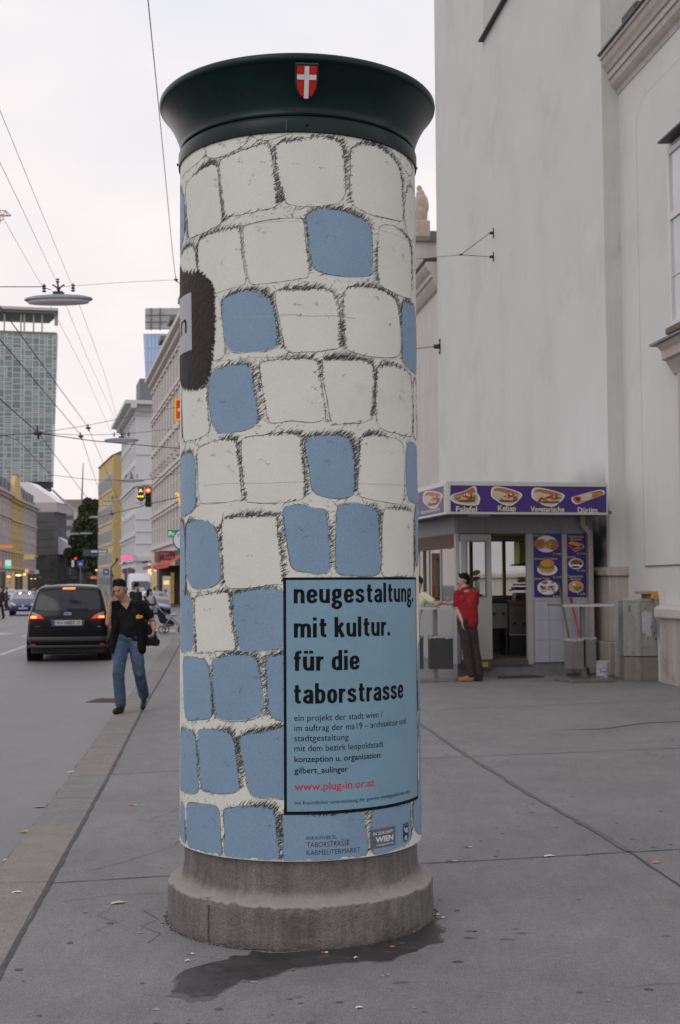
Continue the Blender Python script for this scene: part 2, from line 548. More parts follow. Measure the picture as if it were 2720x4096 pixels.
# ============================================================ ADVERTISING COLUMN
STONES=[('c',[-828,3803,-675,3792,-509,3796,-489,3777,-498,3743,-585,3720,-704,3717,-827,3726]),
('c',[-484,3790,-359,3793,-224,3796,-219,3779,-243,3746,-315,3722,-394,3712,-458,3726,-482,3748]),
('c',[-204,3797,-67,3799,3,3794,-50,3774,-139,3757,-190,3775]),
('c',[517,3792,614,3786,759,3774,776,3731,725,3706,613,3739]),
('b',[-879,3665,-747,3616,-717,3542,-710,3465,-731,3395,-824,3367,-879,3381]),
('c',[-689,3646,-585,3673,-486,3690,-425,3685,-401,3661,-389,3573,-377,3489,-371,3407,-395,3380,-487,3365,-585,3364,-644,3373,-666,3434,-683,3551]),
('c',[-385,3681,-326,3706,-233,3722,-158,3736,-126,3733,-112,3701,-99,3589,-82,3473,-95,3438,-159,3425,-254,3417,-337,3418,-354,3427,-365,3478,-383,3590]),
('c',[-87,3713,-67,3739,3,3750,108,3766,180,3767,227,3746,240,3689,249,3583,244,3511,215,3467,142,3444,63,3436,-7,3442,-38,3458,-55,3507,-77,3606]),
('c',[284,3695,300,3742,347,3764,426,3771,516,3751,594,3716,630,3651,638,3551,647,3479,617,3445,512,3433,399,3434,323,3449,288,3471,278,3533,282,3623]),
('c',[709,3636,762,3656,818,3639,852,3554,844,3455,804,3388,716,3384,668,3447,665,3520,683,3600]),
('c',[-824,3315,-674,3329,-615,3325,-585,3295,-570,3236,-558,3179,-674,3199,-823,3238]),
('c',[-546,3332,-445,3348,-338,3352,-284,3349,-269,3320,-262,3239,-250,3158,-240,3086,-275,3072,-360,3060,-420,3055,-487,3102,-541,3176,-553,3260]),
('c',[-244,3349,-196,3361,-87,3371,10,3375,40,3365,49,3312,61,3215,70,3136,61,3100,0,3087,-88,3076,-178,3072,-211,3079,-230,3129,-246,3229,-251,3309]),
('b',[58,3382,80,3410,138,3428,224,3426,323,3404,376,3381,394,3343,397,3245,396,3155,373,3126,300,3114,195,3112,122,3124,87,3154,70,3233,60,3321]),
('c',[445,3361,478,3390,541,3398,625,3390,715,3365,750,3317,756,3206,746,3100,707,3078,584,3072,481,3086,443,3108,431,3196,436,3287]),
('c',[-420,3023,-393,3023,-383,2979,-368,2875,-358,2780,-368,2742,-415,2731,-435,2734,-428,2827]),
('b',[-370,3012,-333,3031,-260,3042,-200,3039,-151,3022,-119,2993,-96,2946,-85,2868,-81,2799,-85,2768,-128,2754,-209,2751,-287,2754,-329,2773,-353,2818,-368,2914]),
('c',[-88,3015,-72,3034,-3,3037,89,3042,151,3039,190,3014,210,2958,215,2865,213,2787,197,2763,133,2753,49,2742,-20,2745,-47,2767,-58,2836,-77,2929]),
('c',[240,3014,257,3051,309,3069,393,3074,479,3067,560,3044,588,2997,607,2895,608,2807,577,2762,475,2743,371,2739,289,2750,250,2770,243,2843,237,2936]),
('b',[629,3033,656,3052,733,3049,820,3038,859,2975,864,2851,838,2721,750,2716,659,2734,627,2758,622,2866,619,2962]),
('c',[-762,2643,-639,2617,-511,2605,-479,2644,-475,2549,-467,2454,-463,2391,-539,2366,-660,2364,-725,2373,-761,2471]),
('b',[-454,2653,-426,2678,-343,2692,-261,2695,-222,2682,-205,2635,-193,2557,-181,2480,-179,2426,-202,2396,-270,2377,-353,2374,-404,2386,-440,2436,-460,2516,-463,2595]),
('c',[-168,2679,-152,2698,-66,2706,26,2711,87,2709,106,2690,121,2606,136,2507,143,2446,135,2426,70,2410,-14,2418,-82,2409,-117,2412,-133,2447,-149,2540]),
('c',[129,2691,149,2709,229,2715,315,2717,385,2704,399,2678,399,2584,393,2490,377,2442,330,2419,244,2411,187,2405,167,2423,155,2500,136,2599]),
('c',[425,2672,452,2699,522,2711,640,2707,722,2679,741,2608,743,2494,735,2403,691,2383,571,2383,471,2394,427,2422,416,2507,419,2593]),
('c',[781,2679,845,2639,856,2517,856,2425,827,2381,770,2395,768,2505]),
('b',[-807,2288,-696,2305,-620,2298,-585,2267,-572,2187,-569,2092,-576,2029,-639,2005,-760,1999,-806,2067,-821,2190]),
('c',[-553,2304,-511,2324,-394,2338,-325,2340,-292,2324,-281,2254,-270,2162,-262,2085,-266,2058,-325,2049,-427,2045,-511,2049,-532,2066,-546,2146,-556,2241]),
('c',[-257,2322,-227,2344,-145,2352,-52,2357,9,2354,28,2330,35,2246,42,2185,46,2094,34,2056,-38,2041,-130,2035,-211,2041,-236,2057,-249,2153,-257,2245]),
('b',[47,2322,77,2345,147,2352,219,2354,260,2335,281,2289,291,2205,291,2113,275,2074,233,2056,161,2058,106,2071,76,2102,65,2185,48,2261]),
('c',[325,2338,348,2358,406,2366,493,2360,585,2348,624,2320,630,2225,632,2113,611,2048,566,2042,445,2049,336,2064,310,2090,315,2191,320,2276]),
('b',[659,2323,713,2352,805,2346,839,2308,843,2185,839,2057,757,2056,673,2076,655,2130,648,2226]),
('b',[-828,1962,-728,1945,-704,1819,-695,1659,-724,1588,-817,1583]),
('b',[-683,1943,-639,1961,-553,1966,-461,1949,-416,1921,-400,1858,-389,1781,-384,1721,-390,1675,-438,1648,-525,1637,-601,1645,-660,1685,-688,1765]),
('c',[-374,1958,-344,1972,-253,1973,-162,1977,-107,1974,-88,1959,-84,1883,-69,1792,-61,1709,-62,1660,-101,1656,-212,1640,-317,1639,-355,1658,-369,1719,-376,1827]),
('b',[-57,2004,-23,2018,23,2026,83,2007,137,2003,152,1958,160,1867,165,1776,163,1730,143,1708,97,1704,36,1712,-9,1727,-28,1761,-42,1852,-55,1943]),
('b',[200,2011,224,2027,283,2032,364,2023,413,2001,428,1963,432,1847,433,1746,425,1707,370,1692,280,1692,214,1701,189,1730,189,1844,192,1958]),
('c',[464,1995,489,2014,565,2017,704,2013,740,1974,744,1854,746,1733,718,1694,560,1694,451,1696,450,1808,454,1925]),
('b',[782,2025,851,2037,862,1898,850,1767,797,1750,774,1814]),
('b',[-803,1617,-683,1613,-629,1594,-601,1527,-598,1433,-610,1362,-659,1333,-770,1328,-815,1362,-825,1524]),
('c',[-576,1594,-511,1602,-405,1618,-345,1619,-331,1583,-321,1507,-308,1423,-299,1371,-317,1351,-416,1341,-511,1331,-561,1333,-572,1410,-581,1512]),
('b',[-312,1606,-280,1621,-196,1636,-132,1639,-85,1628,-59,1613,-40,1530,-40,1440,-48,1372,-117,1354,-188,1346,-246,1345,-277,1371,-294,1446,-308,1530]),
('b',[820,1338,918,1342,918,1186,918,1031,816,1032,807,1194]),
('b',[825,1007,918,1006,918,860,918,722,828,718,817,872]),
('b',[831,694,918,689,918,535,918,422,841,413,759,436,708,476,699,572,752,642]),
('b',[-733,1286,-659,1305,-553,1306,-492,1297,-462,1259,-450,1191,-441,1107,-441,1046,-468,1021,-568,1008,-670,1001,-714,1049,-732,1166]),
('b',[-436,1283,-406,1307,-326,1328,-238,1332,-196,1315,-176,1274,-166,1215,-158,1140,-159,1087,-177,1050,-230,1030,-318,1021,-385,1023,-417,1047,-430,1146]),
('b',[-141,1312,-117,1327,-63,1331,-33,1320,-30,1193,-30,1081,-38,1030,-87,1030,-114,1047,-130,1080,-137,1170]),
('b',[-799,929,-659,952,-593,942,-568,898,-561,814,-550,722,-550,676,-601,653,-738,651,-811,656,-819,799]),
('b',[-539,955,-474,971,-375,974,-327,958,-304,925,-291,851,-278,769,-274,713,-300,691,-376,678,-474,679,-518,688,-536,770,-545,869]),
('b',[-273,942,-247,965,-165,975,-103,991,-35,999,-31,895,-32,784,-36,680,-104,674,-166,674,-206,683,-231,719,-252,808,-273,889]),
('b',[-798,579,-721,575,-707,499,-693,412,-755,412,-809,442]),
('b',[-663,596,-539,615,-439,620,-396,602,-388,528,-384,453,-384,393,-512,397,-658,402,-674,504]),
('b',[-366,598,-328,616,-240,633,-166,637,-120,624,-97,591,-91,503,-84,392,-215,395,-352,393,-361,508]),
('b',[-62,606,53,598,207,599,324,601,328,545,335,398,166,386,60,383,-56,387,-65,488]),
('b',[374,596,483,599,600,594,659,593,662,499,665,421,503,398,382,396,369,503])]
CX, CY, RP = -0.208, 6.5852, 0.6079
m_conc = mat('column_concrete', (0.160, 0.148, 0.141), 0.92, n=0.16, nscale=9, streak=0.32, ssc=9.0, speck=0.3, bump=1.0, bscale=45, dirt=(0.10, 0.088, 0.082, 5.0), dirt_at=0.56)
m_cap = mat('cap_green_paint', (0.0018, 0.015, 0.014), 0.28, n=0.35, nscale=4, bump=0.05, bscale=20, spec=0.28, dirt=(0.010, 0.020, 0.017, 6.0), dirt_at=0.60)
m_paper = mat('paper_cream', (0.62, 0.625, 0.57), 0.62, n=0.05, nscale=2.5, bump=0.5, bscale=7, speck=0.05, dirt=(0.54, 0.54, 0.49, 2.2), dirt_at=0.6)
m_blue = mat('print_blue', (0.190, 0.288, 0.405), 0.55, n=0.06, nscale=3, bump=0.22, bscale=9, speck=0.12)
m_ink = mat('print_ink', (0.030, 0.036, 0.035), 0.7)
m_inkl = mat('print_ink_light', (0.12, 0.13, 0.125), 0.7)
m_pale = mat('print_blue_pale', (0.36, 0.42, 0.50), 0.6)
m_note = mat('notice_blue', (0.175, 0.305, 0.395), 0.42, n=0.07, nscale=4, bump=0.5, bscale=6, speck=0.06)
m_black = mat('notice_black', (0.006, 0.006, 0.008), 0.7, spec=0.15)
m_red = mat('notice_red', (0.50, 0.02, 0.03), 0.5)
m_torn = mat('torn_brown', (0.022, 0.014, 0.014), 0.75, n=0.3, nscale=20, bump=0.8, bscale=30)
m_lab = mat('label_grey', (0.33, 0.35, 0.37), 0.5)
m_sgrey = mat('logo_grey', (0.10, 0.12, 0.14), 0.5)
m_swht = mat('logo_white', (0.62, 0.64, 0.66), 0.5)

column = thing('advertising_column', 'round poster column with cobblestone drawing in cream and blue under a dark green flared cap', 'advertising column', (CX, CY, 0))
mb = MB(); mb.smooth = True
def worn(r, z, j, amt):
    v = noise.noise(Vector((math.cos(j)*6*r, math.sin(j)*6*r, z*7))) + 0.6*noise.noise(Vector((math.cos(j)*18*r, math.sin(j)*18*r, z*20)))
    return r + v*amt
prof = [(0.662, 0.0), (0.668, 0.02), (0.665, 0.05), (0.664, 0.10), (0.663, 0.15), (0.662, 0.188), (0.659, 0.194), (0.646, 0.200), (0.626, 0.206), (0.608, 0.216), (0.595, 0.235), (0.588, 0.262), (0.585, 0.295), (0.584, 0.335), (0.584, 0.398)]
N = 192; rings = []
for r, z in prof:
    amt = 0.004 if z < 0.2 else 0.0025
    if z < 0.05: amt = 0.007
    if 0.18 < z < 0.22: amt = 0.006
    rings.append([mb.vert((worn(r, z, 2*PI*j/N, amt)*math.cos(2*PI*j/N), worn(r, z, 2*PI*j/N, amt)*math.sin(2*PI*j/N), z + (0 if z in (0.0, 0.398) else noise.noise(Vector((j*0.35, z*9, 1)))*0.004))) for j in range(N)])
for a, b in zip(rings, rings[1:]):
    for j in range(N):
        mb.face((a[j], a[(j+1) % N], b[(j+1) % N], b[j]))
base = mb.build('base', m_conc, column)
# the exposed shoulder of the base has weathered to pale aggregate
_t = m_conc.node_tree; _b = _t.nodes['Principled BSDF']; _s = _b.inputs['Base Color'].links[0].from_socket
_tc = _t.nodes.new('ShaderNodeTexCoord'); _sx = _t.nodes.new('ShaderNodeSeparateXYZ'); _n = _t.nodes.new('ShaderNodeTexNoise'); _n.inputs['Scale'].default_value = 11; _n.inputs['Detail'].default_value = 6; _n.inputs['Roughness'].default_value = 0.7
_m = _t.nodes.new('ShaderNodeMath'); _m.operation = 'MULTIPLY_ADD'; _m.inputs[1].default_value = 0.07
_r = _t.nodes.new('ShaderNodeValToRGB'); _r.color_ramp.interpolation = 'LINEAR'
for e_, (p_, v_) in zip([_r.color_ramp.elements[0], _r.color_ramp.elements.new(0.24), _r.color_ramp.elements.new(0.28), _r.color_ramp.elements[-1]], ((0.220, 0), (0.228, 1), (0.242, 0.8), (0.285, 0))):
    e_.position = p_; e_.color = (v_, v_, v_, 1)
_x = _t.nodes.new('ShaderNodeMix'); _x.data_type = 'RGBA'; _x.inputs['B'].default_value = (0.30, 0.275, 0.26, 1)
_t.links.new(_tc.outputs['Object'], _sx.inputs[0]); _t.links.new(_tc.outputs['Object'], _n.inputs['Vector']); _t.links.new(_n.outputs['Fac'], _m.inputs[0]); _t.links.new(_sx.outputs['Z'], _m.inputs[2])
_t.links.new(_m.outputs[0], _r.inputs['Fac']); _t.links.new(_r.outputs['Color'], _x.inputs['Factor']); _t.links.new(_s, _x.inputs['A']); _t.links.new(_x.outputs['Result'], _b.inputs['Base Color'])
mb = MB()
q = random.Random(5)
for i in range(420):          # crumbs of dirt in the angle between base and ground
    a = q.uniform(PI*0.9, PI*2.1); rr = 0.668 + abs(q.gauss(0, 0.010)); s_ = q.uniform(0.0015, 0.006)
    mb.ball((rr*math.cos(a), rr*math.sin(a), s_*0.1), (s_*1.5, s_*1.2, s_*0.6), 5, 3)
tag(mb.build('grit', mat('grit', (0.05, 0.045, 0.04), 0.95), column), kind='stuff')
mb = MB()
P = []
for k in range(9):
    z = 0.005 + k*0.021; a = R(-90) - math.asin(0.41/0.66) + 0.004*math.sin(k*2.1); P.append((0.667*math.cos(a), 0.667*math.sin(a), z))
mb.tube(P, 0.0035, 5); mb.build('crack', m_crack, column)

# drum carrying the paper
mb = MB(); mb.smooth = True
mb.lathe([(0.584, 0.388), (0.6075, 0.386), (RP - 0.0008, 0.39), (RP - 0.0008, 3.80), (0.60, 3.80)], 256)
autosmooth(mb.build('paper_wrap', m_paper, column))

# cap: band, bead, flare, rolled rim, shallow roof
mb = MB(); mb.smooth = True
mb.lathe([(0.606, 3.787), (0.6155, 3.789), (0.6165, 3.792), (0.6165, 3.850), (0.6145, 3.855), (0.606, 3.857)], 192)
autosmooth(mb.build('cap_band', m_cap, column))
mb = MB(); mb.smooth = True
mb.lathe([(0.598, 3.857), (0.598, 3.872), (0.6065, 3.874), (0.609, 3.879), (0.6065, 3.884), (0.605, 3.886), (0.610, 3.910), (0.617, 3.935), (0.627, 3.962), (0.640, 3.992),
          (0.655, 4.020), (0.672, 4.048), (0.688, 4.070), (0.699, 4.083), (0.704, 4.088), (0.702, 4.093)], 192)
autosmooth(mb.build('cap_flare', m_cap, column), 50)
mb = MB(); mb.smooth = True
mb.lathe([(0.700, 4.090), (0.707, 4.092), (0.7125, 4.100), (0.7145, 4.112), (0.7125, 4.124), (0.706, 4.132), (0.696, 4.136), (0.60, 4.16), (0.35, 4.20), (0.0, 4.215)], 192)
autosmooth(mb.build('cap_rim', m_cap, column), 50)
for a in (-0.02, -1.62, 1.5, 3.0):
    M = Matrix.Rotation(a + R(7), 4, 'Z')
    b_ = MB(); b_.smooth = True
    Mx = M @ Matrix.Translation((0, -0.6165, 3.822)) @ Matrix.Rotation(R(90), 4, 'X')
    b_.lathe([(0.0075, 0), (0.0075, 0.006), (0.004, 0.009), (0, 0.0095)], 10, Mx); b_.build('bolt', m_cap, column)
mb = MB()
Mz = Matrix.Rotation(R(-3.2), 4, 'Z')
mb.box(-0.0015, 0.0015, -0.6172, -0.6160, 3.793, 3.849, Mz); mb.build('band_seam', mat('band_scratch', (0.06, 0.08, 0.08), 0.6), column)

def wrap(name, V, F, m, off, parent=column, cell=0.02, bis=True):
    """flat (s, z) shapes in metres laid round the drum"""
    bm = bmesh.new()
    vs_ = [bm.verts.new((p[0], p[1], p[2] if len(p) > 2 else 0)) for p in V]
    for f in F:
        try: bm.faces.new([vs_[i] for i in f])
        except ValueError: pass
    if bis:
        lo, hi = min(v[0] for v in V), max(v[0] for v in V)
        k = math.ceil(lo/cell)
        while k*cell < hi:
            bmesh.ops.bisect_plane(bm, geom=bm.verts[:] + bm.edges[:] + bm.faces[:], plane_co=(k*cell, 0, 0), plane_no=(1, 0, 0), dist=1e-6)
            k += 1
    for f in bm.faces:
        f.normal_update()
        if f.normal.z < 0: f.normal_flip()
        f.smooth = True
    for v in bm.verts:
        a = v.co.x/RP; rr = RP + off + v.co.z
        v.co = Vector((rr*math.sin(a), -rr*math.cos(a), v.co.y))
    me = bpy.data.meshes.new(name); bm.to_mesh(me); bm.free(); me.materials.append(m)
    o = bpy.data.objects.new(name, me); COL.objects.link(o); o.parent = parent
    return o


# ---- heavy condensed grotesque for the headline, drawn from its own stroke skeletons (x-height = 1)
def _u(dx=0.0): return [(True, [(dx, 1), (dx, .36), (dx+.07, .16), (dx+.21, .11), (dx+.35, .18), (dx+.42, .40)]), (False, [(dx+.42, 0), (dx+.42, 1)])]
_bowl = [(.42, .3), (.32, .13), (.2, .1), (.05, .2), (0, .5), (.05, .8), (.2, .9), (.32, .87), (.42, .7)]
GLYPH = {
 'n': (.42, [(False, [(0, 0), (0, 1)]), (True, [(0, .60), (.07, .82), (.21, .89), (.37, .84), (.42, .64), (.42, .3), (.42, 0)])]),
 'm': (.80, [(False, [(0, 0), (0, 1)]), (True, [(0, .60), (.07, .82), (.2, .89), (.35, .84), (.40, .64), (.40, .3), (.40, 0)]), (True, [(.40, .60), (.47, .82), (.6, .89), (.75, .84), (.80, .64), (.80, .3), (.80, 0)])]),
 'u': (.42, _u()),
 '\u00fc': (.42, _u() + [(False, [(.06, 1.2), (.06, 1.4)]), (False, [(.36, 1.2), (.36, 1.4)])]),
 'r': (.28, [(False, [(0, 0), (0, 1)]), (True, [(0, .56), (.06, .78), (.16, .87), (.33, .88)])]),
 'i': (0, [(False, [(0, 0), (0, 1)]), (False, [(0, 1.18), (0, 1.4)])]),
 'l': (0, [(False, [(0, 0), (0, 1.42)])]),
 '.': (0, [(False, [(0, 0), (0, .25)])]),
 't': (.34, [(True, [(.12, 1.3), (.12, .9), (.12, .33), (.17, .14), (.36, .11)]), (False, [(-.06, .90), (.36, .90)])]),
 'f': (.30, [(True, [(.12, 0), (.12, .7), (.12, 1.1), (.18, 1.28), (.38, 1.31)]), (False, [(-.06, .90), (.34, .90)])]),
 'a': (.40, [(True, [(.02, .70), (.08, .86), (.22, .90), (.36, .85), (.40, .68), (.40, .4), (.40, 0)]), (True, [(.40, .56), (.16, .51), (.01, .40), (.0, .22), (.13, .10), (.29, .14), (.40, .30)])]),
 'e': (.42, [(False, [(.02, .50), (.42, .50)]), (True, [(.42, .50), (.42, .70), (.34, .86), (.21, .90), (.06, .82), (0, .5), (.06, .17), (.22, .10), (.37, .16), (.43, .32)])]),
 's': (.40, [(True, [(.40, .70), (.34, .86), (.2, .90), (.05, .83), (.02, .69), (.12, .57), (.30, .47), (.40, .34), (.37, .17), (.21, .10), (.05, .16), (0, .32)])]),
 'o': (.42, [(True, [(.21, .90), (.06, .82), (0, .5), (.06, .18), (.21, .10), (.36, .18), (.42, .5), (.36, .82), (.21, .90)])]),
 'd': (.42, [(False, [(.42, 0), (.42, 1.42)]), (True, _bowl)]),
 'b': (.42, [(False, [(0, 0), (0, 1.42)]), (True, [(.42 - x, y) for x, y in _bowl])]),
 'k': (.42, [(False, [(0, 0), (0, 1.42)]), (False, [(.02, .40), (.40, 1.0)]), (False, [(.16, .62), (.43, 0)])]),
 'g': (.42, [(True, [(.2, .92), (.06, .85), (.02, .66), (.06, .47), (.2, .40), (.34, .47), (.38, .66), (.34, .85), (.2, .92)]), (False, [(.32, .88), (.50, .93)]),
             (True, [(.09, .42), (.0, .26), (.08, .13), (.30, .09), (.42, -.02), (.41, -.2), (.28, -.32), (.12, -.32), (-.02, -.22), (-.0, -.08), (.14, .04)])]),
}
def grotesk(s, x0, x1, base, xh, w=0.24):
    V, F = [], []; pen = 0.0; k = 0
    for ch in s:
        if ch == ' ': pen += .36; continue
        gw, strokes = GLYPH[ch]
        for curved, P in strokes:
            k += 1; zo = (k % 4)*0.00007
            if curved:
                Q = []
                for i in range(len(P) - 1):
                    a = P[max(i-1, 0)]; b = P[i]; c = P[i+1]; d = P[min(i+2, len(P)-1)]
                    for j in range(4):
                        t = j/4
                        Q.append(tuple(0.5*((2*b[n]) + (c[n]-a[n])*t + (2*a[n]-5*b[n]+4*c[n]-d[n])*t*t + (3*b[n]-a[n]-3*c[n]+d[n])*t**3) for n in (0, 1)))
                P = Q + [P[-1]]
            n0 = len(V)
            for i, (x, y) in enumerate(P):
                a = P[max(i-1, 0)]; b = P[min(i+1, len(P)-1)]
                if P[0] == P[-1] and i in (0, len(P)-1): a, b = P[-2], P[1]
                dx, dy = b[0]-a[0], b[1]-a[1]; L = math.hypot(dx, dy) or 1
                ww = w/2*(1.0 if abs(dy) > abs(dx) else 0.86)
                V.append([pen + x - dy/L*ww, y + dx/L*ww, zo]); V.append([pen + x + dy/L*ww, y - dx/L*ww, zo])
                if i: F.append((n0+2*i-2, n0+2*i-1, n0+2*i+1, n0+2*i))
        pen += gw + w + (.115 if ch not in 'tfr' else .05)
    a = min(v[0] for v in V); b = max(v[0] for v in V); kx = (x1-x0)/(b-a)
    return [(x0 + (v[0]-a)*kx, base + v[1]*xh, v[2]) for v in V], F

# ---- drawing of cobblestones: traced outlines (mm round the drum, mm above ground)
POLYS = []
q = random.Random(11)
for k, flat in STONES:
    pts = [(flat[i]/1000, flat[i+1]/1000) for i in range(0, len(flat), 2)]
    POLYS.append((k, catmull(pts, 4)))
for k, P in POLYS:
    if k == 'b':
        cx = sum(p[0] for p in P)/len(P); cz = sum(p[1] for p in P)/len(P)
        wrap('printed_stone', [(min(0.95, max(-0.95, x + q.uniform(-.001, .001))), max(z, 0.3885)) for x, z in P], [tuple(range(len(P)))], m_blue, 0.0003)
def inside(x, z, P):
    c = False; j = len(P) - 1
    for i in range(len(P)):
        (xi, zi), (xj, zj) = P[i], P[j]
        if (zi > z) != (zj > z) and x < (xj - xi)*(z - zi)/(zj - zi) + xi: c = not c
        j = i
    return c
BB = [(min(p[0] for p in P), max(p[0] for p in P), min(p[1] for p in P), max(p[1] for p in P)) for k, P in POLYS]
def in_any(x, z, skip=None):
    for i, (k, P) in enumerate(POLYS):
        b = BB[i]
        if i != skip and b[0] <= x <= b[1] and b[2] <= z <= b[3] and inside(x, z, P): return True
    return False
SV, SF, LV, LF = [], [], [], []
def stroke(a, b, w, light=False, w2=None):
    V_, F_ = (LV, LF) if light else (SV, SF)
    dx, dz = b[0] - a[0], b[1] - a[1]; L = math.hypot(dx, dz) or 1e-6
    nx, nz_ = -dz/L*w/2, dx/L*w/2; t = 0.25 if w2 is None else w2
    n = len(V_)
    for p in ((a[0] - nx, a[1] - nz_), (b[0] - nx*t, b[1] - nz_*t), (b[0] + nx*t, b[1] + nz_*t), (a[0] + nx, a[1] + nz_)):
        V_.append((min(0.93, max(-0.93, p[0])), min(3.80, max(0.389, p[1]))))
    F_.append((n, n+1, n+2, n+3))
for i, (k, P) in enumerate(POLYS):
    n = len(P); cx = sum(p[0] for p in P)/n; cz = sum(p[1] for p in P)/n
    if max(abs(p[0]) for p in P) > 0.94: continue
    # thin contour, drawn slightly off the edge of the colour
    for rep in range(2):
        jx = q.uniform(-.003, .003); off = q.uniform(0.000, 0.006)
        C_ = []
        for j, (x, z) in enumerate(P):
            d = math.hypot(x - cx, z - cz) or 1
            o_ = off + 0.004*noise.noise(Vector((j*0.35, i*3.1, rep*5.0)))
            C_.append((x + (x - cx)/d*o_ + jx, z + (z - cz)/d*o_))
        for j in range(n):
            if rep == 1 and noise.noise(Vector((j*0.2, i*1.7, 9))) < -0.05: continue
            a, b = C_[j], C_[(j+1) % n]
            stroke(a, b, q.choice((0.0010, 0.0014, 0.0019)), light=(rep == 1), w2=1.0)
    # hatching outwards into the joints: heavy along the top and the right, loose elsewhere
    per = 0
    for j in range(n):
        a, b = P[j], P[(j+1) % n]
        L = math.hypot(b[0] - a[0], b[1] - a[1]); 
        if L < 1e-5: continue
        ux, uz = (b[0] - a[0])/L, (b[1] - a[1])/L
        mx, mz = (a[0]+b[0])/2 - cx, (a[1]+b[1])/2 - cz
        nx, nz_ = uz, -ux
        if nx*mx + nz_*mz < 0: nx, nz_ = -nx, -nz_
        topw = max(0, nz_); rt = abs(nx)
        if nz_ < -0.5: dens = 0.08
        elif topw > 0.5: dens = 1.0
        else: dens = 0.85
        gate = noise.noise(Vector((a[0]*7 + i, a[1]*7, 3.3)))
        gate = noise.noise(Vector((a[0]*4 + i*1.3, a[1]*4, 3.3)))
        dens *= max(0.05, 0.70 + gate*2.0)
        cnt = int(L/0.0026*dens + q.random())
        for c in range(cnt):
            t = q.random(); x = a[0] + (b[0]-a[0])*t; z = a[1] + (b[1]-a[1])*t
            ln = q.uniform(0.014, 0.038)*(0.75 + 0.6*gate + 0.2)
            if topw > 0.5: ang = R(q.uniform(28, 62)) if mx*0 + gate > -0.2 else R(q.uniform(110, 150))
            else: ang = R(q.uniform(15, 55))
            dx, dz = math.cos(ang)*ln, math.sin(ang)*ln
            if dx*nx + dz*nz_ < 0: dx, dz = -dx, -dz
            st = q.uniform(-0.010, 0.010)
            x0, z0 = x + nx*st, z + nz_*st
            if in_any(x0 + dx, z0 + dz, i) : dx *= 0.5; dz *= 0.5
            if in_any(x0 + dx, z0 + dz, i): continue
            stroke((x0, z0), (x0 + dx, z0 + dz), q.uniform(0.0016, 0.0040), light=q.random() < 0.15)
    # a few stray ticks inside the stone
    for c in range(q.randint(1, 4)):
        x = cx + q.uniform(-.3, .3)*(BB[i][1]-BB[i][0]); z = cz + q.uniform(-.1, .42)*(BB[i][3]-BB[i][2])
        for r_ in range(q.randint(3, 8)):
            x += q.uniform(-.012, .018); z += q.uniform(-.010, .006)
            if inside(x, z, P) and inside(x + .015, z + .006, P):
                stroke((x, z), (x + q.uniform(.004, .014), z + q.uniform(-.004, .008)), q.uniform(.0012, .0022), light=q.random() < (0.65 if k == 'c' else 0.2))
# loose scribble in the wide joints
for c in range(11000):
    x = q.uniform(-0.93, 0.93); z = q.uniform(0.39, 3.78)
    if in_any(x, z) : continue
    g = noise.noise(Vector((x*5, z*5, 7.7)))
    if g < q.uniform(-0.35, 0.45): continue
    ang = R(q.uniform(20, 60)) if g > 0 else R(q.uniform(-30, 10)); ln = q.uniform(.008, .024)
    dx, dz = math.cos(ang)*ln, math.sin(ang)*ln
    if in_any(x + dx, z + dz): continue
    stroke((x, z), (x + dx, z + dz), q.uniform(.0012, .003), light=q.random() < 0.35)
tag(wrap('ink_drawing', SV, SF, m_ink, 0.0007, bis=False), kind='stuff')
tag(wrap('faint_ink_drawing', LV, LF, m_inkl, 0.0006, bis=False), kind='stuff')
# paper seams and creases
for z, s0, s1 in ((2.72, -0.42, 0.05), (2.725, 0.45, 0.80), (2.915, -0.30, 0.30), (2.13, -0.5, 0.8), (3.36, -0.7, 0.8), (1.62, -0.8, -0.1)):
    mb = MB(); 
    V_ = []; F_ = []
    for k in range(20):
        x = s0 + (s1 - s0)*k/19; zz = z + 0.003*math.sin(k*0.9)
        V_ += [(x, zz - 0.0011), (x, zz + 0.0007)]
        if k: F_.append((2*k-2, 2*k, 2*k+1, 2*k-1))
    wrap('paper_seam', V_, F_, mat('seam_shade', (0.36, 0.37, 0.33), 0.7), 0.0005, bis=False)

# torn remains of an older dark bill with a grey label
tear = [(-870, 3284), (-760, 3230), (-661, 3196), (-524, 3172), (-460, 3117), (-434, 3081), (-428, 3024), (-423, 2945), (-428, 2867), (-431, 2812), (-449, 2735), (-454, 2673), (-491, 2634), (-569, 2608), (-697, 2628), (-785, 2665), (-870, 2700)]
tp = []
for (x0, z0), (x1, z1) in zip(tear, tear[1:]):
    for k in range(14):
        t = k/14; j = q.uniform(-9, 9)
        tp.append(((x0 + (x1-x0)*t + j*(1 if k % 2 else -.4))/1000, (z0 + (z1-z0)*t + q.uniform(-10, 10))/1000))
tp.append((-0.87, 2.70))
V, F = [], []
for k in range(1100):
    i = q.randrange(len(tp) - 8); x, z = tp[i]; a = math.atan2(z - 2.93, (x + 0.80)*1.2) + q.uniform(-.7, .7); L = q.uniform(.008, .026); w = q.uniform(.0015, .004); n = len(V)
    x -= 0.008*math.cos(a); z -= 0.008*math.sin(a)
    V += [(x - w*math.sin(a), z + w*math.cos(a)), (x + w*math.sin(a), z - w*math.cos(a)), (x + L*math.cos(a), z + L*math.sin(a))]; F.append((n, n+1, n+2))
V = [(max(-0.9, p[0]), p[1]) for p in V]
tag(wrap('torn_fringe', V, F, m_torn, 0.0014, bis=False), kind='stuff')
o = wrap('torn_bill', tp, [tuple(range(len(tp)))], m_torn, 0.0016); o['label'] = 'torn dark brown bill with frayed edge on the cream paper'
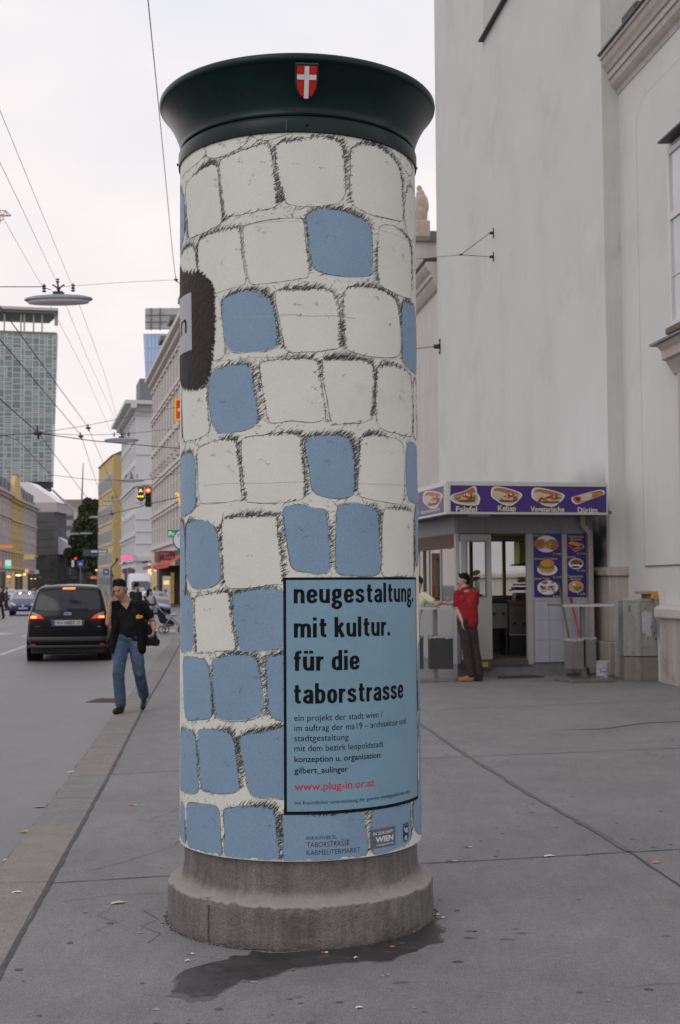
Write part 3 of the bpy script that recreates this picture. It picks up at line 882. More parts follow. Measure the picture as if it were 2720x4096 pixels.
wrap('bill_label', [(-0.86, 2.812), (-0.607, 2.805), (-0.615, 3.093), (-0.86, 3.10)], [(0, 1, 2, 3)], m_lab, 0.0022)
V, F = text_flat('in', -0.84, -0.672, 2.902, 0.115, 0.0); wrap('bill_lettering', V, F, m_black, 0.0027)

# the notice poster
P0, P1, Z0, Z1 = -0.057, 0.777, 0.598, 1.686
note = wrap('notice_poster', [(P0, Z0), (P1, Z0), (P1, Z1), (P0, Z1)], [(0, 1, 2, 3)], m_note, 0.0016)
note['label'] = 'pale blue notice with black frame and German lettering pasted on the column'
V, F = [], []
def rect(x0, x1, z0, z1):
    n = len(V); V.extend([(x0, z0), (x1, z0), (x1, z1), (x0, z1)]); F.append((n, n+1, n+2, n+3))
rect(P0, P0 + 0.013, Z0, Z1); rect(P0 + 0.013, P1, Z1 - 0.012, Z1); rect(P1 - 0.009, P1, Z0, Z1 - 0.012); rect(P0 + 0.013, P1 - 0.009, Z0, Z0 + 0.015)
wrap('notice_border', V, F, m_black, 0.0021, note)
for s_, x1, zb in (('neugestaltung.', 0.722, 1.566), ('mit kultur.', 0.495, 1.408), ('f\u00fcr die', 0.307, 1.255), ('taborstrasse', 0.598, 1.104)):
    V, F = grotesk(s_, -0.009, x1, zb, 0.066); wrap('headline_lettering', V, F, m_black, 0.0022, note)
for s_, x1, zb, cap_, bold, mm in (
    ('ein projekt der stadt wien /', 0.438, 1.026, 0.030, 0.0, m_black), ('im auftrag der ma19 \u2013 architektur und', 0.618, 0.980, 0.030, 0.0, m_black),
    ('stadtgestaltung', 0.247, 0.933, 0.030, 0.0, m_black), ('mit dem bezirk leopoldstadt', 0.444, 0.887, 0.030, 0.0, m_black),
    ('konzeption u. organisation:', 0.428, 0.838, 0.028, 0.010, m_black), ('gilbert_aulinger', 0.243, 0.787, 0.028, 0.010, m_black),
    ('www.plug-in.or.at', 0.384, 0.710, 0.036, 0.012, m_red),
    ('mit freundlicher unterst\u00fctzung der gewista werbegesellschaft m.b.h.', 0.660, 0.645, 0.017, 0.0, m_black)):
    V, F = text_flat(s_, -0.009, x1, zb, cap_, bold); wrap('lettering', V, F, mm, 0.0022, note)
for s_, x0, x1, zb, cap_, b_ in (('EINKAUFSVIERTEL', 0.045, 0.187, 0.484, 0.017, -0.004), ('TABORSTRASSE', 0.045, 0.248, 0.450, 0.024, -0.002), ('KARMELITERMARKT', 0.045, 0.305, 0.414, 0.024, -0.002)):
    V, F = text_flat(s_, x0, x1, zb, cap_, b_); wrap('printed_lettering', V, F, m_ink, 0.0010)
bx = wrap('logo_panel', [(0.360, 0.418), (0.522, 0.418), (0.522, 0.508), (0.360, 0.508)], [(0, 1, 2, 3)], m_sgrey, 0.0010)
for s_, x0, x1, zb, cap_, b_ in (('IN ZUKUNFT', 0.377, 0.503, 0.480, 0.014, 0.015), ('WIEN', 0.390, 0.506, 0.446, 0.025, 0.035), ('stadtgestaltung', 0.395, 0.508, 0.429, 0.009, 0.01)):
    V, F = text_flat(s_, x0, x1, zb, cap_, b_); wrap('logo_lettering', V, F, m_swht, 0.0015, bx)
V, F = [], []; rect(0.366, 0.380, 0.447, 0.453); rect(0.366, 0.380, 0.463, 0.469); wrap('logo_bar', V, F, m_sgrey, 0.0014, bx)
cr = wrap('district_crest', [(0.585, 0.506), (0.585, 0.440), (0.592, 0.424), (0.612, 0.417), (0.632, 0.424), (0.640, 0.440), (0.640, 0.506)], [(0, 1, 2, 3, 4, 5, 6)], m_ink, 0.0010)
wrap('crest_figure', [(0.592, 0.482), (0.600, 0.490), (0.606, 0.478), (0.618, 0.486), (0.630, 0.480), (0.634, 0.462), (0.620, 0.458), (0.606, 0.464)], [(0, 1, 2, 3, 4, 5, 6, 7)], m_pale, 0.0015, cr)
wrap('crest_figure', circle_pts(0.612, 0.436, 0.013, 14), [tuple(range(14))], m_pale, 0.0015, cr)
V, F = text_flat('LEOPOLDSTADT', 0.588, 0.637, 0.494, 0.007, 0.0); wrap('crest_lettering', V, F, m_pale, 0.0015, cr)
# frayed lower edge of the paper
V, F = [], []
x = -0.9
while x < 0.9:
    w = q.uniform(0.02, 0.06); d = q.choice((0.0, 0.002, 0.004, 0.007))
    if d: n = len(V); V += [(x, 0.390), (x + w, 0.390), (x + w*0.8, 0.390 + d), (x + w*0.3, 0.390 + d*1.2)]; F.append((n, n+1, n+2, n+3))
    x += w
wrap('frayed_paper_edge', V, F, mat('paper_torn_white', (0.66, 0.66, 0.62), 0.8), 0.0012, bis=False)

# red and white city shield, standing off the flare of the cap
sh = bpy.data.objects.new('shield', None); COL.objects.link(sh); sh.parent = column
ya = math.asin(0.062/0.66)
sh.matrix_local = Matrix.Rotation(ya, 4, 'Z') @ Matrix.Translation((0, -0.676, 4.005)) @ Matrix.Rotation(R(32), 4, 'X')
def shield_pts(s_):
    P = [(-0.046*s_, 0.072*s_), (-0.046*s_, 0.0), (-0.041*s_, -0.030*s_), (-0.026*s_, -0.058*s_), (0, -0.076*s_)]
    return P + [(-x, z) for x, z in P[-2::-1]]
sh_m = mat('shield_backing', (0.01, 0.035, 0.03), 0.35)
mb = MB(); mb.extr(shield_pts(1.18), -0.002, 0.055); mb.build('shield_plate', sh_m, sh, bevel=0.003)
mb = MB(); mb.extr(shield_pts(1.0), -0.005, -0.0015); mb.build('shield_field', mat('shield_red', (0.62, 0.02, 0.012), 0.35), sh)
mb = MB(); mb.extr([(-0.0105, -0.073), (0.0105, -0.073), (0.0105, 0.072), (-0.0105, 0.072)], -0.008, -0.0055)
mb.box(-0.0455, -0.0107, -0.008, -0.0055, 0.012, 0.034); mb.box(0.0107, 0.0455, -0.008, -0.0055, 0.012, 0.034)
mb.build('shield_cross', mat('shield_white', (0.8, 0.8, 0.82), 0.35), sh)

# damp stain in front of the column
stain = [(-0.62,0)]
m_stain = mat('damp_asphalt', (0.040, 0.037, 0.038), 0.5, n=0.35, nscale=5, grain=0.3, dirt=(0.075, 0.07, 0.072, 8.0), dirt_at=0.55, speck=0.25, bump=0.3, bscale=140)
def ground_px(x, y, z=0.0):
    """point of the ground seen at a place of the photograph"""
    d = cam.matrix_world.to_3x3() @ Vector(((x - 1360)/5149.9, -(y - 2048)/5149.9, -1)); t = (z - EYE)/d.z
    return (d.x*t, d.y*t)
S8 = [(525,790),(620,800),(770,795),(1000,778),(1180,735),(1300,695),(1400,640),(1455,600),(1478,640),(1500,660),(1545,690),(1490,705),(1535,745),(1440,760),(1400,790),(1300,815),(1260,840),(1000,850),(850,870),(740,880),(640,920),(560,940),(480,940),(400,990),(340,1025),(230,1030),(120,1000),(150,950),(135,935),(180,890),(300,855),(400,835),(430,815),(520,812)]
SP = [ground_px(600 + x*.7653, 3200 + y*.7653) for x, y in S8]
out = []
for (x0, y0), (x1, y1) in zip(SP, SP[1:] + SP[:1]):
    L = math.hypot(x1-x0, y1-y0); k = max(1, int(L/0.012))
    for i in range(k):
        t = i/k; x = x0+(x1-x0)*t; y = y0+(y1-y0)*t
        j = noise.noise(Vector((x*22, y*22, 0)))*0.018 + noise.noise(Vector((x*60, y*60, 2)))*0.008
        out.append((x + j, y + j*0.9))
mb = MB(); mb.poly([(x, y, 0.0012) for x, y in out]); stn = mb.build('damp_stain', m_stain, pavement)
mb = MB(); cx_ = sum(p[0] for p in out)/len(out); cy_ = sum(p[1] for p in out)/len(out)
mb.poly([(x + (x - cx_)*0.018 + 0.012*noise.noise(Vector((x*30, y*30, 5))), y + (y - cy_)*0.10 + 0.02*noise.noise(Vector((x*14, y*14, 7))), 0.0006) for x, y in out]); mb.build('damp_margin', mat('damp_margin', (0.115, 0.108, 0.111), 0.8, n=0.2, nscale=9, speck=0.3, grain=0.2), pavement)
for i in range(26):
    x, y = rnd.uniform(-0.9, 2.2), rnd.uniform(4.2, 6.4)
    if i < 8: x, y = rnd.uniform(0.45, 0.9), rnd.uniform(5.7, 6.3)
    r_ = rnd.uniform(0.006, 0.022)
    mb = MB(); mb.poly([(a, b, 0.0010) for a, b in circle_pts(x, y, r_*1.5, 14, r_*0.9, wob=0.35, seed=i)]); mb.build('damp_spot', m_smear if i % 4 else m_stain, pavement)
# ============================================================ CHURCH with blank tower wall, right of the column
FX, FY = 5149.9, 2048
def px_ray(x, y):
    return (cam.matrix_world.to_3x3() @ Vector(((x - 1360)/5149.9, -(y - 2048)/5149.9, -1)))
def on_plane(fr, x, y, axis, val):
    """where the sight line of a place in the photograph meets a vertical plane of a building's own frame"""
    iw = fr.inverted(); o_ = iw @ Vector((0, 0, EYE)); d = iw.to_3x3() @ px_ray(x, y)
    i = 0 if axis == 'x' else 1
    t = (val - o_[i])/d[i]; p = o_ + d*t
    return (p.y if axis == 'x' else p.x), p.z
m_wall = mat('church_render', (0.585, 0.58, 0.572), 0.9, n=0.035, nscale=0.7, streak=0.025, bump=0.12, bscale=14, dirt=(0.53, 0.524, 0.515, 0.45), dirt_at=0.52)
m_wall2 = mat('church_render_grimy', (0.54, 0.535, 0.515), 0.92, n=0.06, nscale=1.2, streak=0.05, bump=0.15, bscale=14, dirt=(0.40, 0.40, 0.38, 1.1), dirt_at=0.58)
m_corn = mat('cornice_stone', (0.47, 0.42, 0.39), 0.85, n=0.07, nscale=2, streak=0.12)
m_plin = mat('plinth_stone', (0.40, 0.355, 0.325), 0.88, n=0.1, nscale=2.5, streak=0.22, bump=0.3, bscale=30, dirt=(0.22, 0.20, 0.185, 1.6), dirt_at=0.58)
m_tin = mat('sheet_metal_dark', (0.045, 0.045, 0.05), 0.5, metal=0.3, n=0.2)
m_lead = mat('sheet_metal_grey', (0.16, 0.17, 0.17), 0.5, metal=0.3, n=0.2)
m_frame = mat('window_frame_white', (0.62, 0.60, 0.58), 0.6)
m_pane = mat('window_pane', (0.50, 0.50, 0.53), 0.08, spec=0.9, n=0.15, nscale=0.8)
church = thing('church', 'tall blank grey rendered church tower wall with corniced side wing behind the snack kiosk', 'church', (4.87, 23.2, 0), R(7.4))
CM = Matrix.Translation((4.87, 23.2, 0)) @ Matrix.Rotation(R(7.4), 4, 'Z')
TY = 14.95
mb = MB()
ny0, ny1, nz0, nz1 = 5.6, 8.86, 15.47, 21.0
def fq(y0, y1, z0, z1, x=0.0): mb.quad((x, y1, z0), (x, y0, z0), (x, y0, z1), (x, y1, z1))
fq(0, ny0, 0, 26); fq(ny1, TY, 0, 26); fq(ny0, ny1, 0, nz0); fq(ny0, ny1, nz1, 26)
fq(ny0, ny1, nz0, nz1, 0.75)
mb.quad((0, ny1, nz0), (0, ny1, nz1), (0.75, ny1, nz1), (0.75, ny1, nz0))
mb.quad((0, ny0, nz0), (0.75, ny0, nz0), (0.75, ny0, nz1), (0, ny0, nz1))
mb.quad((0, ny0, nz0), (0, ny1, nz0), (0.75, ny1, nz0), (0.75, ny0, nz0))
mb.quad((0, ny0, nz1), (0.75, ny0, nz1), (0.75, ny1, nz1), (0, ny1, nz1))
mb.quad((0, TY, 0), (0, TY, 26), (9, TY, 26), (9, TY, 0)); mb.quad((0, 0, 26), (9, 0, 26), (9, TY, 26), (0, TY, 26)); mb.quad((9, 0, 0), (9, TY, 0), (9, TY, 26), (9, 0, 26))
m_tw = m_wall.copy(); m_tw.name = 'tower_render_soot_shade'  # soot, and shade beside the kiosk, painted dark into the wall colour
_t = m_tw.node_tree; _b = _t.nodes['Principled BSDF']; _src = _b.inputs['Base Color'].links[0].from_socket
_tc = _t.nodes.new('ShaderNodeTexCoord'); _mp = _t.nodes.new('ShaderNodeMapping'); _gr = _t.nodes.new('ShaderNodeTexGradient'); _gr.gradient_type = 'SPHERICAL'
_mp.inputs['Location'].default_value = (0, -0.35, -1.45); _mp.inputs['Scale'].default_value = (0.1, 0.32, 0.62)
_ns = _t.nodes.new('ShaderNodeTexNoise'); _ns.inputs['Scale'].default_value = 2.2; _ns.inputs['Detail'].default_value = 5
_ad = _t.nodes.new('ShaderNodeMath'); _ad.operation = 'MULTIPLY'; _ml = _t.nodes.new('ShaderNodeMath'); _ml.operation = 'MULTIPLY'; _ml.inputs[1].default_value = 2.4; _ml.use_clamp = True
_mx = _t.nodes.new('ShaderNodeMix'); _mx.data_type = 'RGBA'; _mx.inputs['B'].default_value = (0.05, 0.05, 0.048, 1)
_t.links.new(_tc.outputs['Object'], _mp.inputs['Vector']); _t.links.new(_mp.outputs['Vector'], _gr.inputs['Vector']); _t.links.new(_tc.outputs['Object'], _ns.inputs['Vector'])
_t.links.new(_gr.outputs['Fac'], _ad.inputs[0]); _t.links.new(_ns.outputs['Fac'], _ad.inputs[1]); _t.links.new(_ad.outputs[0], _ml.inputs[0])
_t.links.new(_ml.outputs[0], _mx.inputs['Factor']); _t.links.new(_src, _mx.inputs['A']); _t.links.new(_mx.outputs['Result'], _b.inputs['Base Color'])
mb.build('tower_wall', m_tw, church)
mb = MB(); mb.quad((0, 0, 0), (9, 0, 0), (9, 0, 26), (0, 0, 26)); mb.build('tower_return', m_wall2, church)
mb = MB(); mb.box(-0.13, 0.72, ny0 - 0.05, ny1 + 0.08, nz0 - 0.045, nz0 - 0.002); mb.build('niche_sill', m_tin, church)
mb = MB(); mb.box(-0.012, -0.001, -0.0, 0.16, 1.94, 26); mb.build('corner_strip', m_wall, church)
# side wing running towards the viewer
mb = MB(); WN = -16.0
mb.quad((0.3, 0, 0), (0.3, WN, 0), (0.3, WN, 10.76), (0.3, 0, 10.76)); mb.quad((0.3, WN, 0), (9, WN, 0), (9, WN, 10.76), (0.3, WN, 10.76)); mb.build('wing_wall', m_wall, church)
prof = [(0.30, 10.62), (0.285, 10.62), (0.275, 10.66), (0.262, 10.70), (0.215, 10.74), (0.165, 10.80), (0.150, 10.87), (0.150, 10.90), (0.118, 10.905), (0.118, 11.02), (0.085, 11.03), (0.060, 11.09), (0.015, 11.15), (-0.010, 11.22), (-0.010, 11.25), (-0.045, 11.255), (-0.045, 11.33), (0.30, 11.33)]
mb = MB()
M_ = Matrix(((1, 0, 0, 0), (0, 0, 1, 0), (0, 1, 0, 0), (0, 0, 0, 1)))
mb.prism(prof[::-1], WN, -0.002, M_); mb.build('cornice', m_corn, church)
mb = MB(); mb.prism([(-0.085, 11.325), (-0.085, 11.36), (0.30, 11.40), (4.5, 14.8), (4.5, 11.40), (0.30, 11.332)][::-1], WN, -0.004, M_); mb.build('roof', m_tin, church)
mb = MB(); mb.box(0.18, 0.75, -1.25, -0.55, 11.42, 11.85); mb.build('roof_hatch', m_tin, church, bevel=0.05)
# incised wall panel (slightly proud field with a thin dark strip round it)
P = [(-0.95, 1.95), (-0.95, 9.62)]
for k in range(1, 9):
    t = k/8; P.append((-0.95 - 0.47*math.sin(t*PI/2)**1.0*(t), 9.62 + 0.46*math.sin(t*PI/2)))
P += [(-1.45, 10.09), (-8.0, 10.09), (-8.0, 1.95)]
mb = MB()
mb.prism(P, 0.278, 0.2995, Matrix(((0, 0, 1, 0), (1, 0, 0, 0), (0, 1, 0, 0), (0, 0, 0, 1)))); mb.build('wall_panel', m_wall, church)
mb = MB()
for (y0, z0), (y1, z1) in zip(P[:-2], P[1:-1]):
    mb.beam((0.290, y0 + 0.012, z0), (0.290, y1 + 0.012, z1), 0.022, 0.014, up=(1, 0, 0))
mb.beam((0.290, -0.95, 1.945), (0.290, -8, 1.945), 0.014, 0.03); mb.build('panel_groove', mat('groove_dark', (0.17, 0.15, 0.14), 0.9), church)
# plinths
mb = MB(); mb.box(-0.055, 0.42, -0.055, TY, 0.60, 1.78); mb.build('plinth', m_plin, church, bevel=0.01)
mb = MB(); mb.box(-0.10, 0.46, -0.10, TY, 0.0, 0.598); mb.build('plinth_foot', m_plin, church, bevel=0.02)
mb = MB(); mb.prism([(-0.09, 1.782), (-0.115, 1.80), (-0.115, 1.89), (-0.03, 1.945), (0.44, 1.945), (0.44, 1.782)][::-1], -0.11, TY, M_); mb.build('plinth_cap', m_plin, church, bevel=0.01)
y = -1.85
while y > -10:
    y2 = y - rnd.uniform(0.55, 0.75)
    mb = MB(); mb.box(0.17, 0.30, y2 + 0.006, y, 0, 1.07); mb.build('plinth_slab', m_plin, church, bevel=0.006); y = y2
mb = MB(); mb.prism([(0.11, 1.073), (0.10, 1.10), (0.10, 1.22), (0.15, 1.275), (0.30, 1.29), (0.30, 1.073)][::-1], -10, -1.80, M_); mb.build('plinth_cap', mat('plinth_cap_pale', (0.47, 0.43, 0.41), 0.85, n=0.12, nscale=3), church, bevel=0.008)
# windows of the wing
def church_window(y0, z0, z1, w):
    wd = bpy.data.objects.new('window', None); COL.objects.link(wd); wd.parent = church; wd.location = (0.277, y0, z0)
    h = z1 - z0
    mb = MB()
    mb.box(-0.05, 0, -0.09, 0, 0, h); mb.box(-0.05, 0, -w, -w + 0.09, 0, h); mb.box(-0.05, 0, -w + 0.09, -0.09, 0, 0.10); mb.box(-0.05, 0, -w + 0.09, -0.09, h - 0.09, h)
    mb.box(-0.045, 0, -w + 0.09, -0.09, h*0.60, h*0.60 + 0.12)
    mb.box(-0.035, 0, -w/2 - 0.04, -w/2 + 0.04, 0.10, h*0.60); mb.box(-0.035, 0, -w/2 - 0.04, -w/2 + 0.04, h*0.60 + 0.12, h - 0.09)
    mb.box(-0.03, 0, -w + 0.09, -0.09, h*0.28, h*0.28 + 0.035)
    mb.build('frame', m_frame, wd, bevel=0.006)
    for (a, b) in ((-w/2 + 0.04, -0.09), (-w + 0.09, -w/2 - 0.04)):
        for (c, d) in ((0.10, h*0.28), (h*0.28 + 0.035, h*0.60), (h*0.60 + 0.12, h - 0.09)):
            mb = MB(); mb.box(-0.014, -0.010, a, b, c, d); mb.build('pane', m_pane, wd)
    mb = MB(); mb.box(-0.11, 0, -w - 0.05, 0.04, -0.10, -0.003); mb.build('sill', mat('sill_brown', (0.13, 0.09, 0.075), 0.7), wd)
    mb = MB(); mb.prism([(0, h + 0.10), (0, h + 0.22), (-0.22, h + 0.12), (-0.22, h + 0.09)], -w - 0.12, -0.06, M_); mb.build('hood', m_tin, wd)
church_window(-2.42, 5.80, 8.75, 1.5)
church_window(-6.6, 5.80, 8.75, 1.5)
dh = bpy.data.objects.new('door_hood', None); COL.objects.link(dh); dh.parent = church
mb = MB(); mb.prism([(0.277, 5.02), (0.24, 5.03), (0.20, 5.10), (0.13, 5.20), (0.12, 5.24), (0.04, 5.26), (0.04, 5.40), (0.0, 5.44), (-0.04, 5.50), (0.277, 5.50)][::-1], -6.2, -2.50, M_); mb.build('moulding', m_corn, dh)
mb = MB(); mb.prism([(-0.10, 5.503), (-0.10, 5.54), (0.277, 5.70), (0.277, 5.503)][::-1], -6.4, -2.33, M_); mb.build('flashing', m_lead, dh)
mb = MB(); mb.box(0.20, 0.277, -6.0, -2.75, 1.3, 5.015); mb.build('surround', m_corn, dh, bevel=0.01)

# ---- far wing beyond the tower, with statue over the portal
mb = MB(); mb.box(0.08, 8, TY + 0.002, 34, 0, 10.6); mb.build('far_wing_wall', mat('far_wing_render', (0.52, 0.49, 0.475), 0.9, n=0.06, nscale=0.8, streak=0.1), church)
prof2 = [(0.08, 10.45), (0.0, 10.50), (-0.06, 10.60), (-0.12, 10.72), (-0.12, 10.80), (-0.18, 10.82), (-0.18, 10.95), (-0.26, 11.03), (-0.34, 11.15), (-0.34, 11.28), (0.08, 11.28)]
mb = MB(); mb.prism(prof2[::-1], TY + 0.004, 34, M_); mb.build('far_cornice', m_corn, church)
mb = MB(); mb.prism([(-0.40, 11.283), (-0.40, 11.36), (0.08, 11.42), (0.08, 11.283)][::-1], TY + 0.004, 22, M_); mb.build('far_roof', m_tin, church)
mb = MB(); mb.box(-0.3, 5, 24.0, 25.2, 11.285, 14.35); mb.build('pediment', mat('pediment_render', (0.53, 0.48, 0.47), 0.9, n=0.05, nscale=1, streak=0.08), church)
mb = MB(); mb.box(0.75, 5.2, 23.9, 25.3, 14.352, 14.75); mb.build('pediment_cap', m_lead, church)
statue = thing('statue', 'headless weathered stone statue in a cloak standing high on the church pediment', 'statue', (0, 0, 0))
d_ = px_ray(1683, 905); sp = Vector((d_.x*46/d_.y, 46, EYE + d_.z*46/d_.y)); statue.location = sp
m_stat = mat('statue_stone', (0.47, 0.39, 0.34), 0.9, n=0.15, nscale=3)
mb = MB(); mb.box(-0.32, 0.32, -0.28, 0.28, -0.45, 0.15); mb.build('pedestal', m_stat, statue, bevel=0.03)
mb = MB(); mb.smooth = True
for c_, r_ in (((0, 0, 0.45), (0.26, 0.2, 0.50)), ((0.02, 0, 0.85), (0.27, 0.2, 0.38)), ((0.0, 0, 1.15), (0.16, 0.15, 0.22)), ((-0.04, 0, 1.38), (0.10, 0.10, 0.13)), ((0.20, -0.05, 0.72), (0.10, 0.12, 0.26)), ((-0.14, -0.05, 0.6), (0.12, 0.12, 0.4))):
    mb.ball(c_, r_, 14, 9)
mb.build('figure', m_stat, statue)
# ============================================================ SNACK KIOSK
kiosk = thing('snack_kiosk', 'snack kiosk with purple sandwich sign, open door and menu boards against the church wall', 'kiosk', (2.08, 23.0, 0), R(12))
KM = Matrix.Translation((2.08, 23.0, 0)) @ Matrix.Rotation(R(12), 4, 'Z')
def kf(x, y, b=0.0): return on_plane(KM, x, y, 'y', b)
m_kg = mat('kiosk_grey', (0.20, 0.20, 0.205), 0.55, n=0.06, nscale=2, streak=0.08)
m_kl = mat('kiosk_frame_light', (0.34, 0.335, 0.335), 0.5, n=0.04, nscale=3)
m_kw = mat('kiosk_panel_white', (0.37, 0.385, 0.43), 0.45, n=0.05, nscale=2, streak=0.08, dirt=(0.30, 0.30, 0.32, 2.5), dirt_at=0.6)
m_kd = mat('kiosk_dark', (0.03, 0.03, 0.032), 0.6)
m_steel = mat('stainless_steel', (0.32, 0.31, 0.30), 0.38, metal=0.85, n=0.12, nscale=6)
m_sdark = mat('steel_shade', (0.10, 0.10, 0.10), 0.5, metal=0.5, n=0.1)
m_purple = mat('sign_purple', (0.045, 0.022, 0.155), 0.4, n=0.05)
m_cream = mat('sign_cream_text', (0.62, 0.56, 0.36), 0.5)
m_yel = mat('menu_yellow_text', (0.55, 0.45, 0.06), 0.5)
m_navy = mat('menu_navy', (0.028, 0.022, 0.165), 0.4, n=0.05)
m_glass = mat('thin_glass', (0.9, 0.93, 0.93), 0.02, trans=1.0, ior=1.02, spec=0.6)
m_alu = mat('sign_aluminium', (0.52, 0.52, 0.54), 0.4, metal=0.3)
m_brownw = mat('shutter_wood', (0.10, 0.045, 0.03), 0.6, n=0.2, stretch=(1, 1, 12))
m_olive = mat('olive_frame', (0.20, 0.18, 0.045), 0.6, n=0.1)
# body
mb = MB(); mb.box(0.0, 2.59, 0.02, 2.62, 0.0, 0.23); mb.build('plinth', mat('kiosk_plinth', (0.17, 0.17, 0.185), 0.7, n=0.1, streak=0.15), kiosk)
mb = MB(); mb.box(0.62, 1.31, -0.03, 0.02, 0.20, 0.285); mb.build('door_sill', m_sdark, kiosk)
mb = MB(); mb.box(0.02, 2.57, 0.022, 2.58, 0.232, 0.29); mb.build('floor', mat('kiosk_floor', (0.16, 0.12, 0.085), 0.8, n=0.2), kiosk)
mb = MB(); mb.box(1.42, 2.57, 0.006, 0.05, 0.232, 2.55); mb.build('front_wall', m_kl, kiosk)
mb = MB(); mb.box(1.31, 1.42, -0.02, 0.06, 0.20, 2.552); mb.build('door_post', m_kl, kiosk, bevel=0.004)
mb = MB(); mb.box(-0.02, 0.05, -0.02, 0.06, 0.232, 2.552); mb.build('corner_post', m_kl, kiosk, bevel=0.004)
for a0, a1 in ((0.0, 0.545), (0.55, 1.98), (1.985, 2.585)):
    mb = MB(); mb.box(a0, a1, -0.012, 0.05, 2.556, 2.868); mb.build('fascia_panel', m_kg, kiosk)
mb = MB(); mb.box(-0.012, 0.05, 0.055, 2.6, 2.556, 2.868); mb.build('side_fascia', m_kg, kiosk)
mb = MB(); mb.box(2.52, 2.59, 0.055, 2.62, 0.232, 2.868); mb.build('right_wall', m_kg, kiosk)
cols = [(1.46, 1.72), (1.728, 1.99), (1.998, 2.26), (2.268, 2.50)]
for a0, a1 in cols:
    for z0, z1 in ((0.235, 0.63), (0.635, 0.99), (0.995, 1.33)):
        mb = MB(); mb.box(a0, a1, -0.006, 0.004, z0, z1); mb.build('wall_tile', m_kw, kiosk, bevel=0.002)
mb = MB(); mb.box(1.424, 2.57, -0.010, 0.005, 1.335, 1.398); mb.box(1.424, 1.444, -0.010, 0.005, 1.40, 2.55); mb.box(1.99, 2.085, -0.010, 0.005, 1.40, 2.55); mb.build('menu_frame', m_kl, kiosk)
# door leaf, folded back on the front
leaf = bpy.data.objects.new('door', None); COL.objects.link(leaf); leaf.parent = kiosk
mb = MB(); L0, L1, B0, B1 = 0.055, 0.625, -0.075, -0.035
mb.box(L0, L1, B0, B1, 0.31, 1.405); mb.box(L0, L0 + 0.10, B0, B1, 1.405, 2.54); mb.box(L1 - 0.09, L1, B0, B1, 1.405, 2.54); mb.box(L0 + 0.10, L1 - 0.09, B0, B1, 2.43, 2.54)
mb.build('door_leaf', m_kl, leaf, bevel=0.004)
mb = MB(); g0, g1 = L0 + 0.10, L1 - 0.09
mb.box(g0, g0 + 0.025, B0 - 0.004, B1, 1.405, 2.43); mb.box(g1 - 0.025, g1, B0 - 0.004, B1, 1.405, 2.43); mb.box(g0 + 0.025, g1 - 0.025, B0 - 0.004, B1, 1.405, 1.43); mb.box(g0 + 0.025, g1 - 0.025, B0 - 0.004, B1, 2.40, 2.43)
mb.build('glazing_bead', m_kg, leaf)
mb = MB(); mb.box(g0 + 0.025, g1 - 0.025, -0.058, -0.054, 1.43, 2.40); mb.build('pane', m_glass, leaf)
mb = MB(); mb.box(L0, L1, -0.07, -0.02, 0.14, 0.305); mb.build('step_box', m_sdark, kiosk)
mb = MB(); mb.box(0.42, 0.54, -0.0715, -0.0705, 0.18, 0.26); mb.build('warning_label', mat('label_ochre', (0.45, 0.30, 0.05), 0.6), kiosk)
# serving side
mb = MB(); mb.box(0.0, 0.04, 0.07, 2.6, 0.232, 1.30)
mb.build('side_wall', m_kw, kiosk)
for k in range(36):
    mb = MB(); y0 = 0.075 + k*0.07; mb.box(-0.012, -0.001, y0, y0 + 0.060, 0.26, 1.28); mb.build('cladding_strip', mat('cladding', (0.30, 0.298, 0.298), 0.55, n=0.05), kiosk)
mb = MB(); mb.box(-0.05, 0.30, 0.07, 2.55, 1.302, 1.345); mb.build('serving_ledge', m_steel, kiosk)
for y0, y1, z1 in ((0.062, 0.10, 2.55), (2.50, 2.56, 2.55), (0.95, 1.0, 2.29), (1.75, 1.80, 2.29)):
    mb = MB(); mb.box(-0.018, 0.02, y0, y1, 1.346, z1); mb.build('window_post', m_kl, kiosk)
for k in range(7):
    mb = MB(); mb.box(-0.02 - 0.003*(k % 2), 0.03, 0.10, 2.50, 2.30 + k*0.036, 2.332 + k*0.036); mb.build('shutter_slat', m_brownw, kiosk)
for y0, y1 in ((0.10, 0.95), (1.0, 1.75), (1.80, 2.50)):
    mb = MB(); mb.box(-0.002, 0.002, y0, y1, 1.36, 2.29); mb.build('pane', m_glass if y0 > 0.5 else mat('pane_reflecting', (0.07, 0.07, 0.07), 0.03, spec=1.0), kiosk)
# back wall with windows
mb = MB(); mb.box(0.04, 2.5, 2.56, 2.60, 0.29, 1.42); mb.box(0.04, 2.5, 2.56, 2.60, 2.50, 2.868); mb.build('back_wall', mat('kiosk_inner', (0.14, 0.14, 0.13), 0.7), kiosk)
for a in (0.10, 0.62, 1.06, 1.75, 2.3):
    mb = MB(); mb.box(a, a + 0.065, 2.555, 2.605, 1.42, 2.50); mb.build('back_post', m_olive, kiosk)
mb = MB(); mb.box(0.04, 2.5, 0.07, 2.55, 2.52, 2.555); mb.build('ceiling', mat('kiosk_ceiling', (0.10, 0.09, 0.04), 0.8), kiosk)
